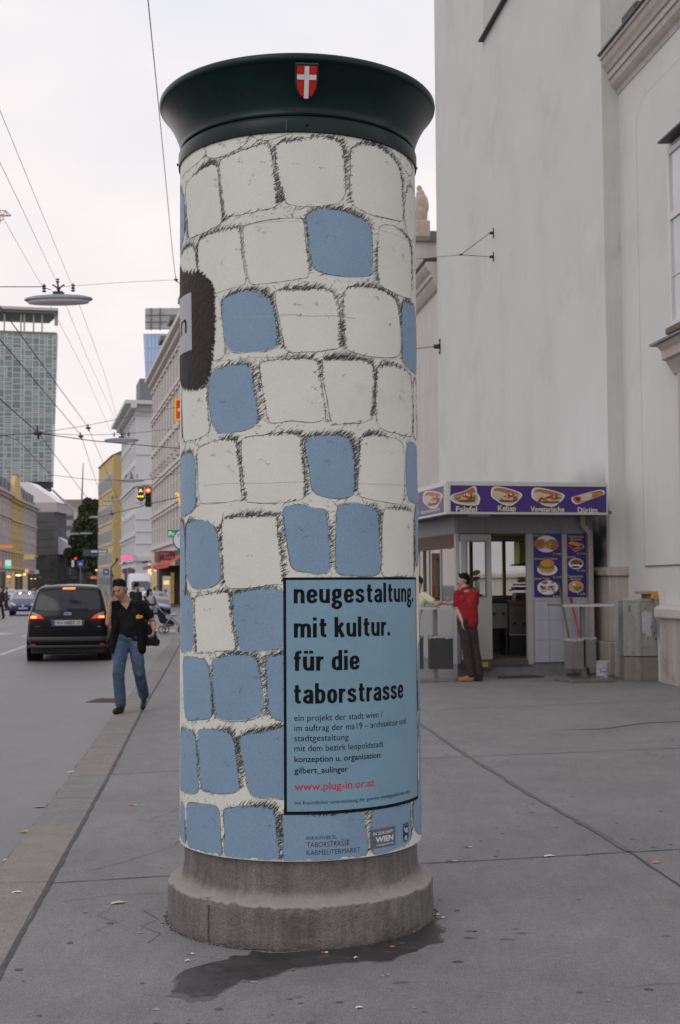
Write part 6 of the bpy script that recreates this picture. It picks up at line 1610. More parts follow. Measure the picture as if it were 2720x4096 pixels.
# --- trees
def tree(name, label, base, h, crown_r, crown_z, n, mt, leaf=0.5, seed=1, trunk_r=0.25, group=None, lobes=None):
    q = random.Random(seed)
    t = thing(name, label, 'tree', base, 0, group)
    mb = MB(); mb.smooth = True
    mb.tube([(0, 0, 0), (0.1, 0, h*0.25), (0.05, 0.1, h*0.55), (0.1, 0, h*0.85)], [trunk_r, trunk_r*0.8, trunk_r*0.5, trunk_r*0.15], 8)
    for k in range(9):
        a = q.uniform(0, 2*PI); z = h*q.uniform(0.25, 0.7); r = crown_r*q.uniform(0.5, 0.85)
        mb.tube([(0.05, 0, z), (math.cos(a)*r*0.5, math.sin(a)*r*0.5, z + h*0.08), (math.cos(a)*r, math.sin(a)*r, z + h*0.14)], [trunk_r*0.35, trunk_r*0.2, 0.03], 5)
    mb.build('trunk', mat('bark', (0.055, 0.045, 0.038), 0.9, n=0.3), t)
    L = lobes or [(q.gauss(0, .35)*crown_r, q.gauss(0, .35)*crown_r, crown_z + q.uniform(-.45, .42)*(h - crown_z)*1.6, crown_r*q.uniform(.35, .6)) for k in range(14)]
    for gi, m in enumerate(mt):
        mb = MB()
        for k in range(n//len(mt)):
            c = q.choice(L); d = Vector((q.gauss(0, 1), q.gauss(0, 1), q.gauss(0, 1))).normalized()*c[3]*q.uniform(.55, 1.05)
            p = Vector(c[:3]) + d
            u = Vector((q.gauss(0, 1), q.gauss(0, 1), q.gauss(0, 1))).normalized(); v = u.orthogonal().normalized(); s_ = leaf*q.uniform(.5, 1.2)
            w = u.cross(v)*s_*0.6; v = v*s_
            mb.poly([p - v, p + w*0.8, p + v, p - w*0.8])
        mb.build('crown', m, t)
    return t
G1 = mat('leaf_dark', (0.020, 0.032, 0.018), 0.8); G2 = mat('leaf_mid', (0.055, 0.078, 0.036), 0.8); G3 = mat('leaf_olive', (0.10, 0.105, 0.042), 0.8)
tc_ = at(338, 2330, 250)
def lobes_from(L, Y, base):
    out = []
    for x, y, r in L:
        p = at(x, y, Y); out.append((p.x - base[0], rnd.uniform(-2, 2), p.z - H0, r*Y/5149.9))
    return out
base = (tc_.x, 250, H0)
tree('street_tree', 'large dark green tree standing left of the yellow house', base, 17, 4, 9, 15000, [G1, G1, G2, G3], 0.36, 4, 0.4,
     lobes=lobes_from([(350, 2010, 18), (340, 2040, 26), (372, 2050, 24), (352, 2085, 36), (320, 2100, 26), (380, 2110, 34), (330, 2140, 38), (372, 2170, 40), (305, 2165, 26), (340, 2200, 44), (300, 2215, 30), (380, 2230, 38), (275, 2210, 16), (330, 2250, 42), (290, 2245, 26), (385, 2270, 30), (385, 2015, 14)], 250, base))
b2 = at(400, 2330, 262)
tree('street_tree', 'second dark tree half hidden behind the edge of the yellow house', (b2.x, 262, H0), 15, 4, 9, 4000, [G1, G2], 0.38, 9, 0.35,
     lobes=lobes_from([(395, 2030, 20), (405, 2080, 30), (400, 2140, 34), (405, 2200, 34), (395, 2260, 30)], 262, (b2.x, 262, H0)))

# --- mast and crane far off
mt_ = thing('radio_mast', 'thin lattice mast rising behind the tree', 'mast', tuple(at(329, 2330, 330)))
top_ = at(333, 1850, 330) - at(329, 2330, 330); mid_ = at(327, 2010, 330) - at(329, 2330, 330)
b_ = MB(); b_.tube([(0, 0, 0), tuple(mid_), tuple(top_)], [0.30, 0.24, 0.10], 4); b_.build('shaft', mat('mast_grey', (0.17, 0.18, 0.20), 0.7), mt_)
cr_ = thing('crane_jib', 'tip of a reddish tower crane jib at the left edge of the sky', 'crane', tuple(at(4, 880, 380)))
m_cr = mat('crane_red', (0.36, 0.17, 0.12), 0.7); c0 = at(4, 880, 380)
b_ = MB()
for a, b in (((-60, 856), (44, 862)), ((-60, 866), (44, 864)), ((-60, 842), (22, 842)), ((22, 842), (44, 862)), ((0, 843), (10, 864)), ((10, 864), (20, 843)), ((20, 843), (32, 864)), ((-20, 843), (0, 864)), ((0, 866), (2, 892)), ((12, 866), (14, 880)), ((-8, 884), (18, 878))):
    b_.tube([tuple(at(*a, 380) - c0), tuple(at(*b, 380) - c0)], 0.12, 4)
b_.build('jib_lattice', m_cr, cr_)

# --- signs and shop furniture on the right
def sign_box(name, label, x0, y0, x1, y1, Y, col, em=None, es=0.0, txt=None, tcol=None, depth=0.25, cat='sign', border=None, tem=None, tbox=None, bold=0.02, group=None):
    a = at(x0, y1, Y); b = at(x1, y0, Y)
    t = thing(name, label, cat, tuple(a), 0, group)
    w, h = b.x - a.x, b.z - a.z
    mb = MB(); mb.box(0, w, 0, depth, 0, h); mb.build('panel', mat('sign_%s' % ''.join(('%02x' % int(c*255)) for c in col) + (('e%d' % int(es*100)) if em else ''), col, 0.5, emit=em, es=es), t)
    if border:
        c, k = border; m_ = mat('border_%s' % ''.join(('%02x' % int(v*255)) for v in c), c, 0.5, emit=c if es else None, es=es*0.5)
        mb = MB(); mb.box(0, w, -0.03, -0.001, 0, k); mb.box(0, w, -0.03, -0.001, h - k, h); mb.box(0, k, -0.03, -0.001, k, h - k); mb.box(w - k, w, -0.03, -0.001, k, h - k); mb.build('frame', m_, t)
    if txt:
        for s_, u0, u1, v0, v1 in txt:
            b_ = MB(); decal_text(b_, s_, u0*w, u1*w, v0*h, (v1 - v0)*h, -0.035, bold=bold); b_.build('lettering', tcol, t)
    return t
m_txw = mat('text_white', (0.7, 0.7, 0.66), 0.5); m_txp = mat('text_pink_lit', (0.6, 0.05, 0.2), 0.5, emit=(1.0, 0.10, 0.30), es=1.1); m_txb = mat('text_blue', (0.05, 0.06, 0.25), 0.5)
m_txy = mat('text_yellow', (0.6, 0.35, 0.03), 0.5)
sign_box('shop_sign', 'white shop sign with glowing pink letters BIPA on the white corner house', 482, 2219, 546, 2242, 164, (0.50, 0.50, 0.54), None, 0, [('BIPA', 0.06, 0.80, 0.15, 0.82)], m_txp, bold=0.06)
sign_box('jeweller_sign', 'dark red sign with pale Juwelier lettering on the beige house', 637, 2203, 699, 2241, 112, (0.12, 0.015, 0.03), None, 0, [('JUWELIER', 0.30, 0.96, 0.14, 0.42), ('ANTIQUIT', 0.06, 0.62, 0.56, 0.84)], mat('text_rose', (0.42, 0.22, 0.24), 0.5))
sign_box('name_board', 'plain brownish panel left of the dark red jeweller sign', 618, 2206, 636.5, 2250, 112.5, (0.20, 0.13, 0.125))
sign_box('shop_sign', 'green lit sign with pale slanted letters behind the column edge', 669, 2119, 722, 2150, 106, (0.02, 0.22, 0.12), (0.02, 0.30, 0.16), 0.25, [('Post', 0.12, 0.95, 0.22, 0.80)], mat('text_cream_lit', (0.6, 0.6, 0.4), 0.5, emit=(1.0, 1.0, 0.7), es=0.3), border=((0.05, 0.35, 0.22), 0.06))
sign_box('lit_sign', 'red and yellow lit box sign high on the beige house at the column edge', 697, 1593, 735, 1683, 104, (0.30, 0.02, 0.02), (0.8, 0.03, 0.02), 0.25, [('EUR', 0.40, 0.98, 0.42, 0.56)], mat('text_yellow_lit', (0.7, 0.4, 0.05), 0.5, emit=(1.0, 0.6, 0.05), es=0.7), border=((0.75, 0.40, 0.02), 0.17))
ck = at(735, 2159, 104); cs = thing('round_sign', 'round white sign with dark blue rim and blue writing half hidden by the column', 'sign', tuple(ck))
for r_, y0, m_, nm in ((0.90, 0.0, mat('rim_blue', (0.02, 0.03, 0.15), 0.5), 'rim'), (0.80, -0.04, mat('disc_white', (0.62, 0.66, 0.70), 0.5), 'disc')):
    b_ = MB(); b_.lathe([(0, 0), (r_, 0), (r_, 0.06), (0, 0.06)], 40, Matrix.Translation((0, y0, 0)) @ Matrix.Rotation(R(-90), 4, 'X')); b_.build(nm, m_, cs)
for s_, a, b, z in (('STADT', -0.55, 0.5, 0.25), ('A', -0.15, 0.15, -0.5)):
    b_ = MB(); decal_text(b_, s_, a, b, z, 0.24, -0.045, 0.02); b_.build('lettering', m_txb, cs)
arc = thing('yellow_arch_sign', 'curved yellow lit sign at the column edge', 'sign', tuple(at(716, 2000, 104)))
b_ = MB(); b_.smooth = True; b_.tube([(-0.32, 0, 0.45), (-0.18, 0, 0.55), (-0.04, 0, 0.35), (0.05, 0, 0.0), (0.1, 0, -0.5)], 0.09, 8); b_.build('arch', mat('arch_yellow', (0.7, 0.45, 0.02), 0.5, emit=(1.0, 0.6, 0.05), es=0.5), arc)
def awning(label, x0, x1, yt, yb, Y, out, col, seed=0):
    a = at(x0, yt, Y); b = at(x1, yt, Y); lo = at(x0, yb, Y)
    t = thing('awning', label, 'awning', tuple(a), 0, 'shop awnings on the beige house')
    w = b.x - a.x; h = a.z - lo.z
    mb = MB(); mb.poly([(0, 0, 0), (w, 0, 0), (w, -out, -h*0.75), (0, -out, -h*0.75)][::-1]); mb.poly([(0, -out, -h*0.75), (w, -out, -h*0.75), (w, -out, -h), (0, -out, -h)]); mb.extrx([(0, 0), (-out, -h*0.75), (-out, -h*0.75 - 0.02), (0, -0.02)], 0, 0.03)
    o = mb.build('canvas', mat('awning_%d' % seed, col, 0.7), t); s_ = o.modifiers.new('s', 'SOLIDIFY'); s_.thickness = 0.02
# awnings run along the facade, so they show in steep perspective
def row_awning(label, u0, u1, zt, zb, out, m_, seed):
    t = thing('awning', label, 'awning', on_tan(u0, 0.03, H0), TANA, 'shop awnings on the beige house')
    L = u1 - u0
    mb = MB(); mb.extrx([(0, zt), (out, zb + 0.35), (out, zb), (out - 0.03, zb), (out - 0.03, zb + 0.33), (0, zt - 0.05)], 0, L); mb.build('canvas', m_, t)
    return t
row_awning('bright red shop awning nearest the column on the beige house', 0.5, 16, 4.6, 3.2, 2.4, mat('awning_red', (0.50, 0.055, 0.03), 0.7), 1)
row_awning('dull red awning further along the beige house', 22, 33, 4.3, 3.4, 2.0, mat('awning_dull_red', (0.28, 0.09, 0.08), 0.7), 2)
t = thing('display_stand', 'white poster stand lit warm outside the shops', 'display stand', tuple(at(650, 2420, 100)))
a = at(650, 2420, 100); b = at(681, 2304, 100); w, h = b.x - a.x, b.z - a.z
b_ = MB(); b_.box(0, w, 0, 0.2, -0.2, h); b_.build('panel', mat('stand_white', (0.45, 0.42, 0.40), 0.5), t)
b_ = MB(); b_.box(w*0.15, w*0.85, -0.03, -0.001, h*0.70, h*0.84); b_.build('lit_strip', mat('stand_lit', (0.6, 0.35, 0.1), 0.5, emit=(1.0, 0.6, 0.2), es=0.8), t)
b_ = MB(); b_.poly([(x, -0.03, z) for x, z in circle_pts(w*0.4, h*0.5, 0.12, 12)]); b_.build('printed_disc', mat('stand_brown', (0.2, 0.1, 0.05), 0.5), t)
t = thing('shop_entrance', 'dark shop entrance with golden lit display column beside the church-side street corner', 'shop entrance', tuple(at(640, 2440, 112)))
for x0, x1, y0, y1, m_, nm in ((636, 735, 2262, 2420, m_shop, 'dark_wall'), (683, 697, 2290, 2415, mat('gold_display', (0.25, 0.17, 0.06), 0.5, emit=(0.9, 0.6, 0.2), es=0.14, n=0.4, nscale=3), 'display'), (606, 618, 2275, 2380, mat('gold_display2', (0.35, 0.25, 0.12), 0.5, emit=(1.0, 0.65, 0.3), es=0.25), 'display')):
    a = at(x0, y1, 112) - at(640, 2440, 112); b = at(x1, y0, 112) - at(640, 2440, 112)
    b_ = MB(); b_.box(a.x, b.x, -0.1 if nm == 'display' else 0, 0.1, a.z, b.z); b_.build(nm, m_, t)
for i, (x, y) in enumerate(((621, 2283), (604, 2294))):
    t = thing('lantern', ('small warm lantern beside the dull red awning' if i == 0 else 'small golden lamp under the dull red awning'), 'lantern', tuple(at(x, y, 108)))
    b_ = MB(); b_.smooth = True; b_.ball((0, 0, 0), (0.09, 0.09, 0.06), 10, 6); b_.build('glow', mat('lantern_glow', (0.7, 0.3, 0.1), 0.5, emit=(1.0, 0.5, 0.2), es=1.6), t)
    b_ = MB(); b_.box(-0.01, 0.01, 0, 0.02, 0.06, 0.3); b_.build('hanger', m_tin, t)

# traffic signs on poles
def pole_sign(label, x, y, Y, r, kind, ground=True):
    p = at(x, y, Y); t = thing('road_sign', label, 'road sign', (p.x, Y, H0), 0, 'road signs on poles')
    z = p.z - H0
    b_ = MB(); b_.smooth = True; b_.tube([(0, 0.05, 0), (0, 0.05, z + r)], 0.035, 8); b_.build('pole', mat('pole_grey', (0.22, 0.22, 0.23), 0.6), t)
    M = Matrix.Translation((0, 0, z)) @ Matrix.Rotation(R(-90), 4, 'X')
    if kind == 'nostop':
        b_ = MB(); b_.lathe([(0, 0), (r, 0), (r, 0.03), (0, 0.03)], 24, M); b_.build('disc', mat('sign_red_rim', (0.28, 0.02, 0.04), 0.5), t)
        b_ = MB(); b_.lathe([(0, -0.004), (r*0.72, -0.004), (r*0.72, 0), (0, 0)], 24, M @ Matrix.Translation((0, 0, -0.002))); 
        b_ = MB(); b_.poly([(a, -0.036, z + c) for a, c in circle_pts(0, 0, r*0.74, 24)]); b_.build('field', mat('sign_navy', (0.05, 0.05, 0.20), 0.5), t)
        b_ = MB(); k = r*0.07
        for s_ in (1, -1): b_.poly([(-r*.52 - k, -0.038 - 0.001*s_, z - s_*r*.52 + k*s_), (-r*.52 + k, -0.038 - 0.001*s_, z - s_*r*.52 - k*s_), (r*.52 + k, -0.038 - 0.001*s_, z + s_*r*.52 - k*s_), (r*.52 - k, -0.038 - 0.001*s_, z + s_*r*.52 + k*s_)])
        b_.build('cross', MATS['sign_red_rim'], t)
    else:
        b_ = MB(); b_.box(-r, r, 0, 0.03, z - r, z + r); b_.build('plate', mat('sign_blue', (0.02, 0.07, 0.36), 0.5), t)
        b_ = MB(); b_.box(-r*.5, r*.5, -0.01, -0.001, z - r*.45, z + r*.35); b_.build('pictogram', mat('sign_picto', (0.45, 0.42, 0.42), 0.5), t)
    return t
pole_sign('left one of two round no-stopping signs above the white van', 498, 2284, 108, 0.21, 'nostop')
pole_sign('right one of two round no-stopping signs above the white van', 531, 2284, 106, 0.21, 'nostop')
pole_sign('small round no-stopping sign left of the van', 448, 2303, 112, 0.16, 'nostop')
pole_sign('blue square road sign with pictogram left of the van', 424, 2287, 108, 0.24, 'blue')
pole_sign('bright blue tall road sign beside the far red light', 322, 2255, 140, 0.34, 'blue')
# direction sign gantry
t = thing('direction_sign', 'overhead blue and white direction sign in front of the yellow house', 'direction sign', tuple(at(332, 2230, 130)))
g0 = at(332, 2230, 130)
def gb(nm, x0, x1, y0, y1, m_, d0=0.0, d1=0.1):
    a = at(x0, y1, 130) - g0; b = at(x1, y0, 130) - g0; b_ = MB(); b_.box(a.x, b.x, d0, d1, a.z, b.z); return b_.build(nm, m_, t)
gb('sign_plate', 332, 360, 2198, 2224, mat('sign_darkgreen', (0.06, 0.07, 0.075), 0.6)); gb('sign_plate', 361, 430, 2199, 2213, mat('sign_blue_lit', (0.05, 0.10, 0.28), 0.5)); gb('lettering_strip', 364, 390, 2202, 2210, mat('strip_white', (0.60, 0.60, 0.56), 0.5), -0.03, -0.001); gb('lettering_strip', 394, 426, 2202, 2210, MATS['strip_white'], -0.03, -0.001)
gb('sign_plate', 361, 395, 2214.5, 2226, MATS['sign_darkgreen']); gb('upright', 330.5, 331.8, 2197, 2400, m_tin); gb('crossbeam', 330, 430, 2196.2, 2197.8, m_tin)
# street lantern with curved arm in front of the yellow house
t = thing('street_lantern', 'dark street lantern on a curved arm before the yellow house', 'street lantern', tuple(at(446, 2400, 125)))
s0 = at(446, 2400, 125); b_ = MB(); b_.smooth = True
b_.tube([tuple(at(x, y, 125) - s0) for x, y in ((446, 2400), (444, 2300), (444, 2276), (450, 2262), (462, 2252), (468, 2240), (469, 2232))], 0.07, 8); b_.build('mast', mat('lantern_black', (0.05, 0.05, 0.055), 0.6), t)
b_ = MB(); b_.smooth = True; b_.ball(tuple(at(468, 2238, 125) - s0), (0.14, 0.14, 0.20), 10, 6); b_.build('head', MATS['lantern_black'], t)
for x, y, w_, label in ((497, 2252, 10, 'small dark camera bracket on the white corner house'), (580, 2248, 22, 'dark hanging street lamp head beside the beige house')):
    t = thing('lamp_bracket', label, 'bracket', tuple(at(x, y, 105))); b_ = MB(); b_.smooth = True
    b_.ball((0, 0, 0), (w_*0.02*0.6, 0.1, 0.09), 10, 6, Matrix.Rotation(R(-18), 3, 'Y')); b_.build('head', MATS['lantern_black'], t)
    b_ = MB(); b_.tube([(0, 0, 0), (w_*0.02, 0.1, 0.12)], 0.03, 6); b_.build('arm', MATS['lantern_black'], t)

# --- coloured lights and signs down the left side
for nm, label, x0, y0, x1, y1, Y, col, em, es in (
    ('orange_sign', 'orange banner sign on the ochre house', 0, 2180, 50, 2192, 236, (0.5, 0.14, 0.02), (1.0, 0.25, 0.03), 0.35),
    ('lit_sign', 'white and green lit sign on the left pavement', 20, 2240, 43, 2274, 150, (0.4, 0.5, 0.5), (0.6, 0.9, 0.9), 0.45),
    ('lit_sign', 'small orange lit sign over the left pavement', 100, 2277, 111, 2291, 170, (0.5, 0.12, 0.02), (1.0, 0.3, 0.05), 1.0),
    ('white_sign', 'pale square sign beside the wrapped house', 139, 2280, 155, 2295, 170, (0.35, 0.36, 0.42), None, 0),
    ('yellow_lettering', 'golden letter sign on the last pink house', 95, 2218, 137, 2238, 240, (0.42, 0.32, 0.12), (1.0, 0.75, 0.3), 0.12),
    ('round_sign', 'orange round sign at the far left edge', 0, 2246, 5, 2262, 150, (0.55, 0.12, 0.02), (1.0, 0.2, 0.03), 0.4),
    ('white_sign', 'white upright sign beside the far red signal', 286, 2240, 296, 2268, 180, (0.55, 0.55, 0.55), None, 0),
    ('orange_stripe', 'orange and white striped vehicle panel far down the street', 362, 2305, 386, 2316, 170, (0.5, 0.14, 0.06), (1.0, 0.3, 0.1), 0.2),
    ('market_stall', 'grey stall front left of the walking man', 395, 2312, 450, 2340, 140, (0.22, 0.22, 0.23), None, 0),
    ('pale_board', 'white name board over the stalls', 392, 2274, 412, 2284, 140, (0.5, 0.5, 0.52), None, 0)):
    sign_box(nm, label, x0, y0, x1, y1, Y, col, em, es)
b_ = MB(); a = at(20, 2274, 149.7); b = at(43, 2262, 149.7); t = thing('green_panel', 'green lower half of the lit sign on the left pavement', 'sign', tuple(a)); b_.box(0, b.x - a.x, 0, 0.1, 0, b.z - a.z); b_.build('panel', mat('green_lit', (0.05, 0.4, 0.2), 0.5, emit=(0.05, 0.9, 0.4), es=0.4), t)
for i, (x, y, w_, h_, c, es, lb) in enumerate(((35, 2307, 8, 4, (1.0, 0.30, 0.04), 3.0, 'orange glowing lamp over the left pavement'), (74, 2301, 13, 4, (1.0, 0.85, 0.3), 1.5, 'long yellow neon light over a left-hand shop'), (98, 2298, 7, 4, (1.0, 0.8, 0.3), 1.2, 'short yellow neon light over a left-hand shop'),
        (302, 2234, 4, 3.5, (1.0, 0.02, 0.02), 2.5, 'far red traffic signal below the tree'), (386, 2281, 5, 4, (1.0, 0.25, 0.05), 2.0, 'small orange light left of the blue road sign'), (126, 2315, 4, 2, (1.0, 0.6, 0.2), 1.5, 'left one of two far warm lamps under a dark awning'), (140, 2315, 4, 2, (1.0, 0.6, 0.2), 1.4, 'right one of two far warm lamps under a dark awning'), (32, 2330, 5, 3, (1.0, 0.05, 0.05), 0.8, 'dim red lamp low over the left pavement'))):
    p = at(x, y, 160); t = thing('street_light', lb, 'light', tuple(p)); k = 160/5149.9
    b_ = MB(); b_.smooth = True; b_.ball((0, 0, 0), (w_*k, 0.12, h_*k), 12, 7); b_.build('lamp', mat('glow_%d' % i, tuple(v*0.6 for v in c), 0.5, emit=c, es=es), t)
    b_ = MB(); b_.box(-w_*k, w_*k, 0.12, 0.25, -h_*k*1.3, h_*k*1.3); b_.build('housing', m_tin, t)
st_ = thing('awning', 'dark awning over a far market stall with warm lamps', 'awning', tuple(at(115, 2312, 165)))
b_ = MB(); b_.extr([(0, 0), (1.4, 0), (1.1, 0.25), (0.3, 0.25)], 0, 1.5); b_.build('canvas', m_shop, st_)

# --- suspended street lamps across the carriageway
def susp_lamp(label, x, y, Y, W):
    p = at(x, y, Y); t = thing('suspended_street_lamp', label, 'street lamp', tuple(p), R(-3), 'lamps hung over the street on span wires')
    m_l = mat('lamp_grey', (0.27, 0.29, 0.33), 0.5); m_u = mat('lamp_diffuser', (0.6, 0.6, 0.62), 0.4); m_i = mat('insulator_dark', (0.035, 0.04, 0.045), 0.5)
    mb = MB(); mb.smooth = True
    S = Matrix.Diagonal((1, 0.36, 1, 1))
    mb.lathe([(W*0.5, -0.01), (W*0.49, 0.02), (W*0.40, 0.055), (W*0.2, 0.085), (0, 0.09)], 28, S); mb.lathe([(W*0.5, -0.01), (W*0.48, -0.035), (W*0.44, -0.04)], 28, S); autosmooth(mb.build('shade', m_l, t), 60)
    mb = MB(); mb.smooth = True; mb.lathe([(W*0.455, -0.038), (W*0.44, -0.085), (W*0.3, -0.10), (0, -0.10)], 28, S); mb.build('diffuser', m_u, t)
    mb = MB(); mb.box(-0.10, 0.10, -0.08, 0.08, 0.09, 0.15); mb.smooth = True; mb.tube([(0, 0, 0.15), (-0.03, 0, 0.24), (-0.12, 0, 0.30)], 0.018, 6); mb.tube([(0, 0, 0.15), (0.03, 0, 0.24), (0.12, 0, 0.30)], 0.018, 6); mb.tube([(0, 0, 0.15), (-0.02, 0, 0.35)], 0.02, 6); mb.build('hanger', m_i, t)
    for s_ in (-1, 1):
        mb = MB(); mb.smooth = True
        for k in range(3): mb.ball((s_*0.30, 0, 0.17 + 0.055*k), (0.045, 0.045, 0.022), 8, 5)
        mb.tube([(s_*0.30, 0, 0.15), (s_*0.30, 0, 0.33)], 0.012, 6); mb.build('insulator', m_i, t)
    mb = MB(); mb.smooth = True
    for k in range(2): mb.ball((-0.02, 0, 0.36 + 0.05*k), (0.04, 0.04, 0.02), 8, 5)
    mb.build('insulator', m_i, t)
    return p
LM = [susp_lamp('large grey oval street lamp hanging nearest, top left', 234, 1197, 26, 1.42),
      susp_lamp('oval street lamp hanging before the white corner house, second nearest', 486, 1760, 52, 1.44),
      susp_lamp('thin white street lamp hanging just above the traffic light', 526, 1921, 68, 1.42),
      susp_lamp('small street lamp hanging before the yellow house', 450, 2002, 98, 1.45),
      susp_lamp('small street lamp half over the tree and yellow house', 388, 2068, 115, 1.45),
      susp_lamp('far street lamp hanging before the tree, right one of the lowest two', 345, 2133, 137, 1.45),
      susp_lamp('far street lamp hanging before the tree, left one of the lowest two', 298, 2135, 150, 1.45)]
# --- wires
m_wire = mat('wire_black', (0.03, 0.03, 0.033), 0.6); m_wthin = mat('wire_thin', (0.62, 0.57, 0.58), 0.7)
def wire(label, pts, r, m=None, sag=0.0, cat='wire'):
    """pts: (x, y, distance) along the wire"""
    W = [at(x, y, Y) for x, y, Y in pts]
    t = thing('overhead_wire', label, cat, tuple(W[0]), 0, 'overhead wires')
    P = []
    for a, b in zip(W, W[1:]):
        n = 8
        for k in range(n): P.append(a.lerp(b, k/n) - Vector((0, 0, sag*4*(k/n)*(1 - k/n))) - W[0])
    P.append(W[-1] - W[0])
    mb = MB(); mb.smooth = True; mb.tube([tuple(p) for p in P], r, 6); mb.build('cable', m or m_wire, t)
    return t
wire('contact wire, uppermost of the three dark wires falling from the left edge', [(-60, 1120, 14), (0, 1226, 18), (351, 1707, 42), (495, 2047, 90)], 0.009)
wire('contact wire, middle one of the three dark wires falling from the left edge', [(-60, 1280, 14), (0, 1358, 18), (325, 1742, 42), (415, 2023, 90)], 0.009)
wire('lowest of the three dark wires falling from the left edge, through the clamp', [(-60, 1545, 20), (0, 1596, 22), (156, 1735, 38), (340, 1981, 70), (392, 2052, 110)], 0.012)
wire('thick cross wire running from the clamp to the column edge', [(-40, 1744, 34), (0, 1742, 34), (151, 1733, 38), (378, 1764, 40), (720, 1794, 44)], 0.015)
wire('thin span wire rising right from the clamp', [(151, 1733, 38), (349, 1702, 42), (599, 1650, 48), (722, 1626, 52)], 0.009)
wire('span wire carrying the second lamp', [(151, 1733, 38), (325, 1740, 48), (453, 1738, 52), (486, 1738, 52), (720, 1712, 56)], 0.011)
wire('slack wire from the clamp down to the third lamp', [(20, 1742, 38), (72, 1762, 44), (203, 1900, 60), (378, 1920, 66), (526, 1921, 68)], 0.013)
wire('span wire from the third lamp to the column edge', [(526, 1921, 68), (590, 1918, 68), (722, 1892, 72)], 0.015)
wire('signal span wire, left part', [(392, 2068, 80), (445, 2056, 74), (560, 2027, 65), (590, 2018, 64)], 0.022)
wire('signal span wire, right part', [(600, 2015, 64), (722, 1988, 66)], 0.022)
wire('thin wire crossing below the yellow house lamp', [(390, 2024, 98), (450, 2022, 98), (500, 2070, 90)], 0.012)
wire('thin wire over the tree', [(300, 2200, 120), (345, 2190, 110), (420, 2090, 95), (440, 2058, 90)], 0.012)
wire('thin wire from the lamp to the beige house', [(392, 2130, 110), (450, 2110, 100), (505, 2075, 90)], 0.010)
wire('span wire left of the nearest lamp', [(-40, 1148, 26), (0, 1147, 26), (168, 1147, 26), (205, 1160, 26)], 0.009)
wire('span wire right of the nearest lamp', [(255, 1146, 26), (480, 1130, 29), (704, 1119, 31)], 0.006, m_wthin)
wire('long stay wire falling from the top of the picture to the node by the column', [(585, -60, 14), (592, 0, 14.5), (648, 560, 22), (690, 1010, 28.5), (703, 1118, 30)], 0.007, mat('wire_grey', (0.20, 0.18, 0.18), 0.6))
wire('short wire from the node to the column edge', [(703, 1118, 30), (724, 1140, 30)], 0.010)
wire('thin wire to the nearest lamp, right one of three', [(-40, 340, 12), (0, 442, 13), (140, 785, 18), (289, 1144, 26)], 0.004, m_wthin)
wire('thin wire to the nearest lamp, middle one of three', [(-40, 570, 12), (0, 651, 13), (110, 880, 18), (224, 1123, 26)], 0.004, m_wthin)
wire('thin wire to the nearest lamp, left one of three', [(20, 885, 18), (90, 1010, 22), (168, 1144, 26)], 0.004, m_wthin)
wire('faint wire running on behind the nearest lamp, left one', [(198, 1215, 28), (330, 1470, 38), (450, 1740, 52)], 0.005, m_wthin)
wire('faint wire running on behind the nearest lamp, middle one', [(262, 1215, 28), (347, 1425, 38), (486, 1735, 52)], 0.005, m_wthin)
wire('faint wire running on behind the nearest lamp, right one', [(316, 1215, 28), (420, 1500, 38), (485, 1732, 52)], 0.005, m_wthin)
for i, (x, y, Y, s_, lb) in enumerate(((151, 1733, 38, 0.10, 'dark wire clamp in front of the glass tower'), (353, 1712, 42, 0.06, 'small dark insulator on the uppermost contact wire'), (323, 1746, 42, 0.06, 'small dark insulator on the middle contact wire'), (704, 1119, 30, 0.035, 'wire node beside the column'), (448, 2055, 74, 0.09, 'dark clamp on the signal span wire'))):
    t = thing('wire_clamp', lb, 'clamp', tuple(at(x, y, Y)))
    mb = MB(); mb.smooth = True; mb.ball((0, 0, 0), (s_*1.6, s_, s_*0.7), 10, 6); mb.build('clamp_body', MATS['insulator_dark'], t)
    mb = MB(); mb.smooth = True; mb.tube([(-s_*0.2, 0, s_*2.2), (0, 0, 0), (s_*0.3, 0, -s_*1.8)], s_*0.35, 6); mb.build('bolt', MATS['insulator_dark'], t)
# wires on the church tower
def wire3(label, pts, r):
    t = thing('overhead_wire', label, 'wire', tuple(pts[0]), 0, 'overhead wires'); mb = MB(); mb.smooth = True
    mb.tube([tuple(Vector(p) - Vector(pts[0])) for p in pts], r, 6); mb.build('cable', m_wire, t)
nd = at(1843, 1019, 28.5)
wire3('upper stay wire from the tower anchor to the small node', [A1 + Vector((-0.1, 0, 0)), nd], 0.008)
wire3('lower stay wire from the tower anchor to the small node', [A2 + Vector((-0.1, 0, 0)), nd], 0.008)
wire3('thin wire from the small node across to the column edge', [nd, at(1735, 1030, 27), at(1600, 1042, 26)], 0.006)
wire3('wire from the rosette anchor to the column edge', [A3 + Vector((-0.15, 0, 0)), at(1700, 1390, 37), at(1600, 1402, 36)], 0.012)
t = thing('wire_clamp', 'small wire node in front of the tower wall', 'clamp', tuple(nd)); mb = MB(); mb.smooth = True; mb.ball((0, 0, 0), (0.06, 0.02, 0.02), 8, 5); mb.build('clamp_body', m_kd, t)

